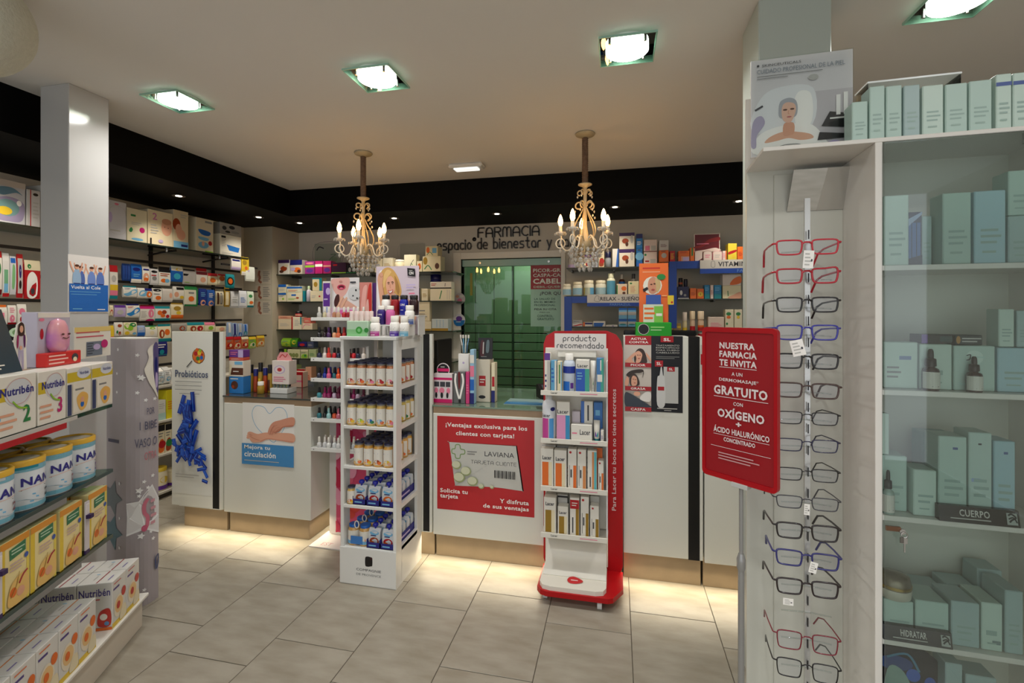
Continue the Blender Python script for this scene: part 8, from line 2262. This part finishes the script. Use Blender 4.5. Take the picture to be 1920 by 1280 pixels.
# ------------------------------------------------------------------ spectacles
KG = CB.back(.022)
ys = [461, 515, 569, 621, 675, 730, 782, 833, 888, 941, 995, 1047, 1100, 1202, 1255]
fr_c = [((190, 30, 50), 'bright red', 0), ((176, 24, 44), 'red cat-eye', 1), ('K', 'black', 0), ((50, 50, 150), 'blue', 0), ('K', 'glossy black', 0), ((70, 50, 44), 'thin brown', 0), ('K', 'thin black rectangular', 2), ((20, 20, 60), 'dark navy', 2), ('K', 'flat black', 2), ('U', 'dark grey', 2), ((30, 22, 22), 'brown-black', 0), ((44, 44, 110), 'indigo', 0), ((34, 20, 22), 'dark tortoise', 0), ((120, 20, 40), 'burgundy and black round', 3), ('K', 'black round', 3)]
SPG = glass((246, 248, 254), .0, .0)
AW = px_
for i, (y_, (c, nm_, shp)) in enumerate(zip(ys, fr_c)):
    s_, z_ = KG.hit(1513, y_ + 2)
    rot = r2.uniform(-.05, .05)
    t = thing('reading_glasses', f'{nm_} framed glasses, {ORD[i]} from the top of the eyewear pole', 'glasses', 'spectacles on the eyewear pole', loc=KG.at(s_, 0, z_), rotz=CB.a + rot)
    mt = mat(c if isinstance(c, str) else tuple(c), .25, coat=.3)
    th = (.0019, .0021, .0012, .0013)[shp]
    hw, hh = (.0245, .0148) if shp < 2 else ((.0245, .0125) if shp == 2 else (.0235, .0185))
    if i in (10, 11, 12): hh = .0155
    m = MB()
    for sgn in (-1, 1):
        cx = sgn * .0335
        base_ = [(cx - hw * .98, hh * .5), (cx - hw * .82, hh * .95), (cx, hh * 1.02), (cx + hw * .82, hh * .95 + (.003 if shp == 1 and sgn > 0 else 0)), (cx + hw * .99, hh * .5), (cx + hw * .90, -hh * .6), (cx + hw * .68, -hh * .96), (cx, -hh * 1.03), (cx - hw * .68, -hh * .96), (cx - hw * .90, -hh * .6)]
        pts = spline(base_, True, 3)
        m.tube([(p[0], 0, p[1]) for p in pts], th, mt, 6, closed=True)
        lens = MB().add([(p[0], 0.0002, p[1]) for p in pts], [list(range(len(pts)))], SPG)
        lens.build('lens', t)
    m.tube([(-.010, 0, hh * .45), (-.004, -.002, hh * .7), (.004, -.002, hh * .7), (.010, 0, hh * .45)], th, mt, 6)
    for sgn in (-1, 1):
        m.tube([(sgn * .057, 0, hh * .6), (sgn * .063, .002, hh * .62), (sgn * .064, .006, hh * .6)], th * 1.15, mt, 6)
    m.build('frame', t)
    t.scale = (1.13, 1.0, 1.13)
    for sgn in (-1, 1):
        m = MB()
        m.tube([(sgn * .064, .006, hh * .6), (sgn * .063, .05, hh * .5), (sgn * .060, .095, hh * .3), (sgn * .056, .118, -.004), (sgn * .052, .138, -.030)], [th * 1.2, th * 1.1, th * 1.1, th * 1.3, th * 1.3], mt, 6)
        m.build('temple', t)
for y_ in ys + [1150]:
    z_ = KG.hit(1513, y_)[1]
    MB().tube([(px_ - .058, .044, z_ - .012), (px_ - .008, .0455, z_ - .010), (px_ + .008, .0455, z_ - .010), (px_ + .05, .044, z_ - .012)], .0018, CLEAR, 6).build('rod', cb)
for i, (x_, y_, w_, h_) in enumerate(((1516, 486, .022, .042), (1496, 652, .028, .038), (1513, 955, .012, .026), (1525, 1064, .016, .026), (1478, 1128, .022, .016))):
    s_, z_ = CB.back(.012).hit(x_, y_)
    m = MB().box(-w_ / 2, 0, -h_ / 2, w_ / 2, .0008, h_ / 2, 'F'); art(m, lambda u, v, k: (-w_ / 2 + u * w_, -k * EPS, (v - .5) * h_), [('l', .15, .1, .75, .9, 4, 'g'), ('e', .8, .45, .08, .08, 'U')], h_ / w_)
    o = m.build('price_tag', None, CB.back(.012).at(s_, 0, z_)); o.rotation_euler = (0, radians((4, -14, 2, 12, 0)[i]), CB.a)
    tag(o, ('white price tag hanging between the two red glasses', 'slanted white price tag over the blue and black glasses', 'small white price tag below the dark grey glasses', 'small slanted price tag under the indigo glasses', 'round-ended price tag on the empty rod low on the pole')[i], 'price tag')

# ------------------------------------------------------------------ red hanging sign on its own stand
L2 = Vector(ray(1318, 586)) * 1.225; R2 = Vector(ray(1459, 586)) * 1.075
ang = math.degrees(math.atan2(R2.y - L2.y, R2.x - L2.x))
SP_ = Plane(L2.x, L2.y, ang)
W_ = math.hypot(R2.x - L2.x, R2.y - L2.y)
z1_ = SP_.hit(1380, 614)[1]; z0_ = SP_.hit(1390, 907)[1]
H_ = z1_ - z0_
ss_ = thing('floor_sign', 'red framed sign inviting to a free massage, on a slim grey pole', 'sign', loc=SP_.at(0, 0, 0), rotz=SP_.a)
REDF = mat((170, 12, 24), .3)
rc = .012


def rrect(x0, z0, x1, z1, r):
    o_ = []
    for cx, cz, a0 in ((x1 - r, z1 - r, 0), (x0 + r, z1 - r, 1), (x0 + r, z0 + r, 2), (x1 - r, z0 + r, 3)):
        for i in range(5):
            a = (a0 + i / 4) * pi / 2
            o_.append((cx + r * cos(a), cz + r * sin(a)))
    return o_


m = MB().plate(rrect(0, z0_, W_, z1_, rc), 0, .010, REDF)
n1 = rrect(0, z0_, W_, z1_, rc); n2 = rrect(.008, z0_ + .012, W_ - .008, z1_ - .012, .006)
V = [(p[0], -.004, p[1]) for p in n1] + [(p[0], -.004, p[1]) for p in n2] + [(p[0], 0, p[1]) for p in n1] + [(p[0], 0, p[1]) for p in n2]
n = len(n1); F = []
for i in range(n):
    j = (i + 1) % n
    F += [[i, j, n + j, n + i], [i, j, 2 * n + j, 2 * n + i], [n + i, n + j, 3 * n + j, 3 * n + i]]
m.add(V, F, REDF)
m.build('frame', ss_)
m = MB().box(.0085, -.0005, z0_ + .0125, W_ - .0085, 0.0, z1_ - .0125, (150, 18, 28))
TX = (226, 214, 212)
els = [('t', 'NUESTRA', .22, .885, .74, .93, TX, .035), ('t', 'FARMACIA', .22, .825, .77, .87, TX, .035), ('t', 'TE INVITA', .22, .765, .77, .81, TX, .035), ('r', .22, .753, .77, .757, TX),
       ('t', 'A UN', .41, .70, .57, .725, TX, .02), ('t', 'DERMOMASAJE*', .22, .65, .80, .68, TX, .02), ('t', 'GRATUITO', .14, .56, .92, .625, TX, .035), ('r', .14, .543, .93, .547, TX),
       ('t', 'CON', .44, .495, .58, .52, TX, .02), ('t', 'OXÍGENO', .20, .40, .88, .475, TX, .035), ('t', '+', .48, .355, .56, .385, TX, .04),
       ('t', 'ÁCIDO HIALURÓNICO', .14, .29, .95, .34, TX, .03), ('r', .14, .276, .95, .279, TX), ('t', 'CONCENTRADO', .30, .235, .76, .265, TX, .03), ('r', .10, .19, .97, .193, TX), ('l', .22, .10, .82, .16, 3, (200, 150, 150))]
art(m, lambda u, v, k: (.0085 + u * (W_ - .017), -.0005 - k * EPS, z0_ + .0125 + v * (H_ - .025)), els, (H_ - .025) / (W_ - .017))
m.build('printed_panel', ss_)
TUB = mat((150, 150, 148), .2, metal=.3)
pxs = SP_.hit(1388, 900)[0]
MB().box(pxs - .020, -.008, z0_ - .010, pxs + .020, .014, z0_ + .001, mat((190, 190, 186), .2), b=.001).build('holder', ss_)
MB().tube([(pxs, .004, .60), (pxs, .004, z0_ - .009)], .0048, TUB, 12).build('upper_pole', ss_)
zc_ = SP_.hit(1390, 1056)[1]
MB().lathe([(.0075, zc_ - .02), (.010, zc_ - .012), (.010, zc_ + .008), (.006, zc_ + .022)], TUB, 14, c=(pxs, .004)).build('collar', ss_)
MB().tube([(pxs, .004, .02), (pxs, .004, zc_ - .018)], .0072, TUB, 12).build('lower_pole', ss_)
MB().lathe([(.15, 0), (.15, .008), (.03, .016), (.012, .03)], TUB, 32, c=(pxs, -.10) if False else (pxs, .004)).build('base', ss_)
wordcheck()
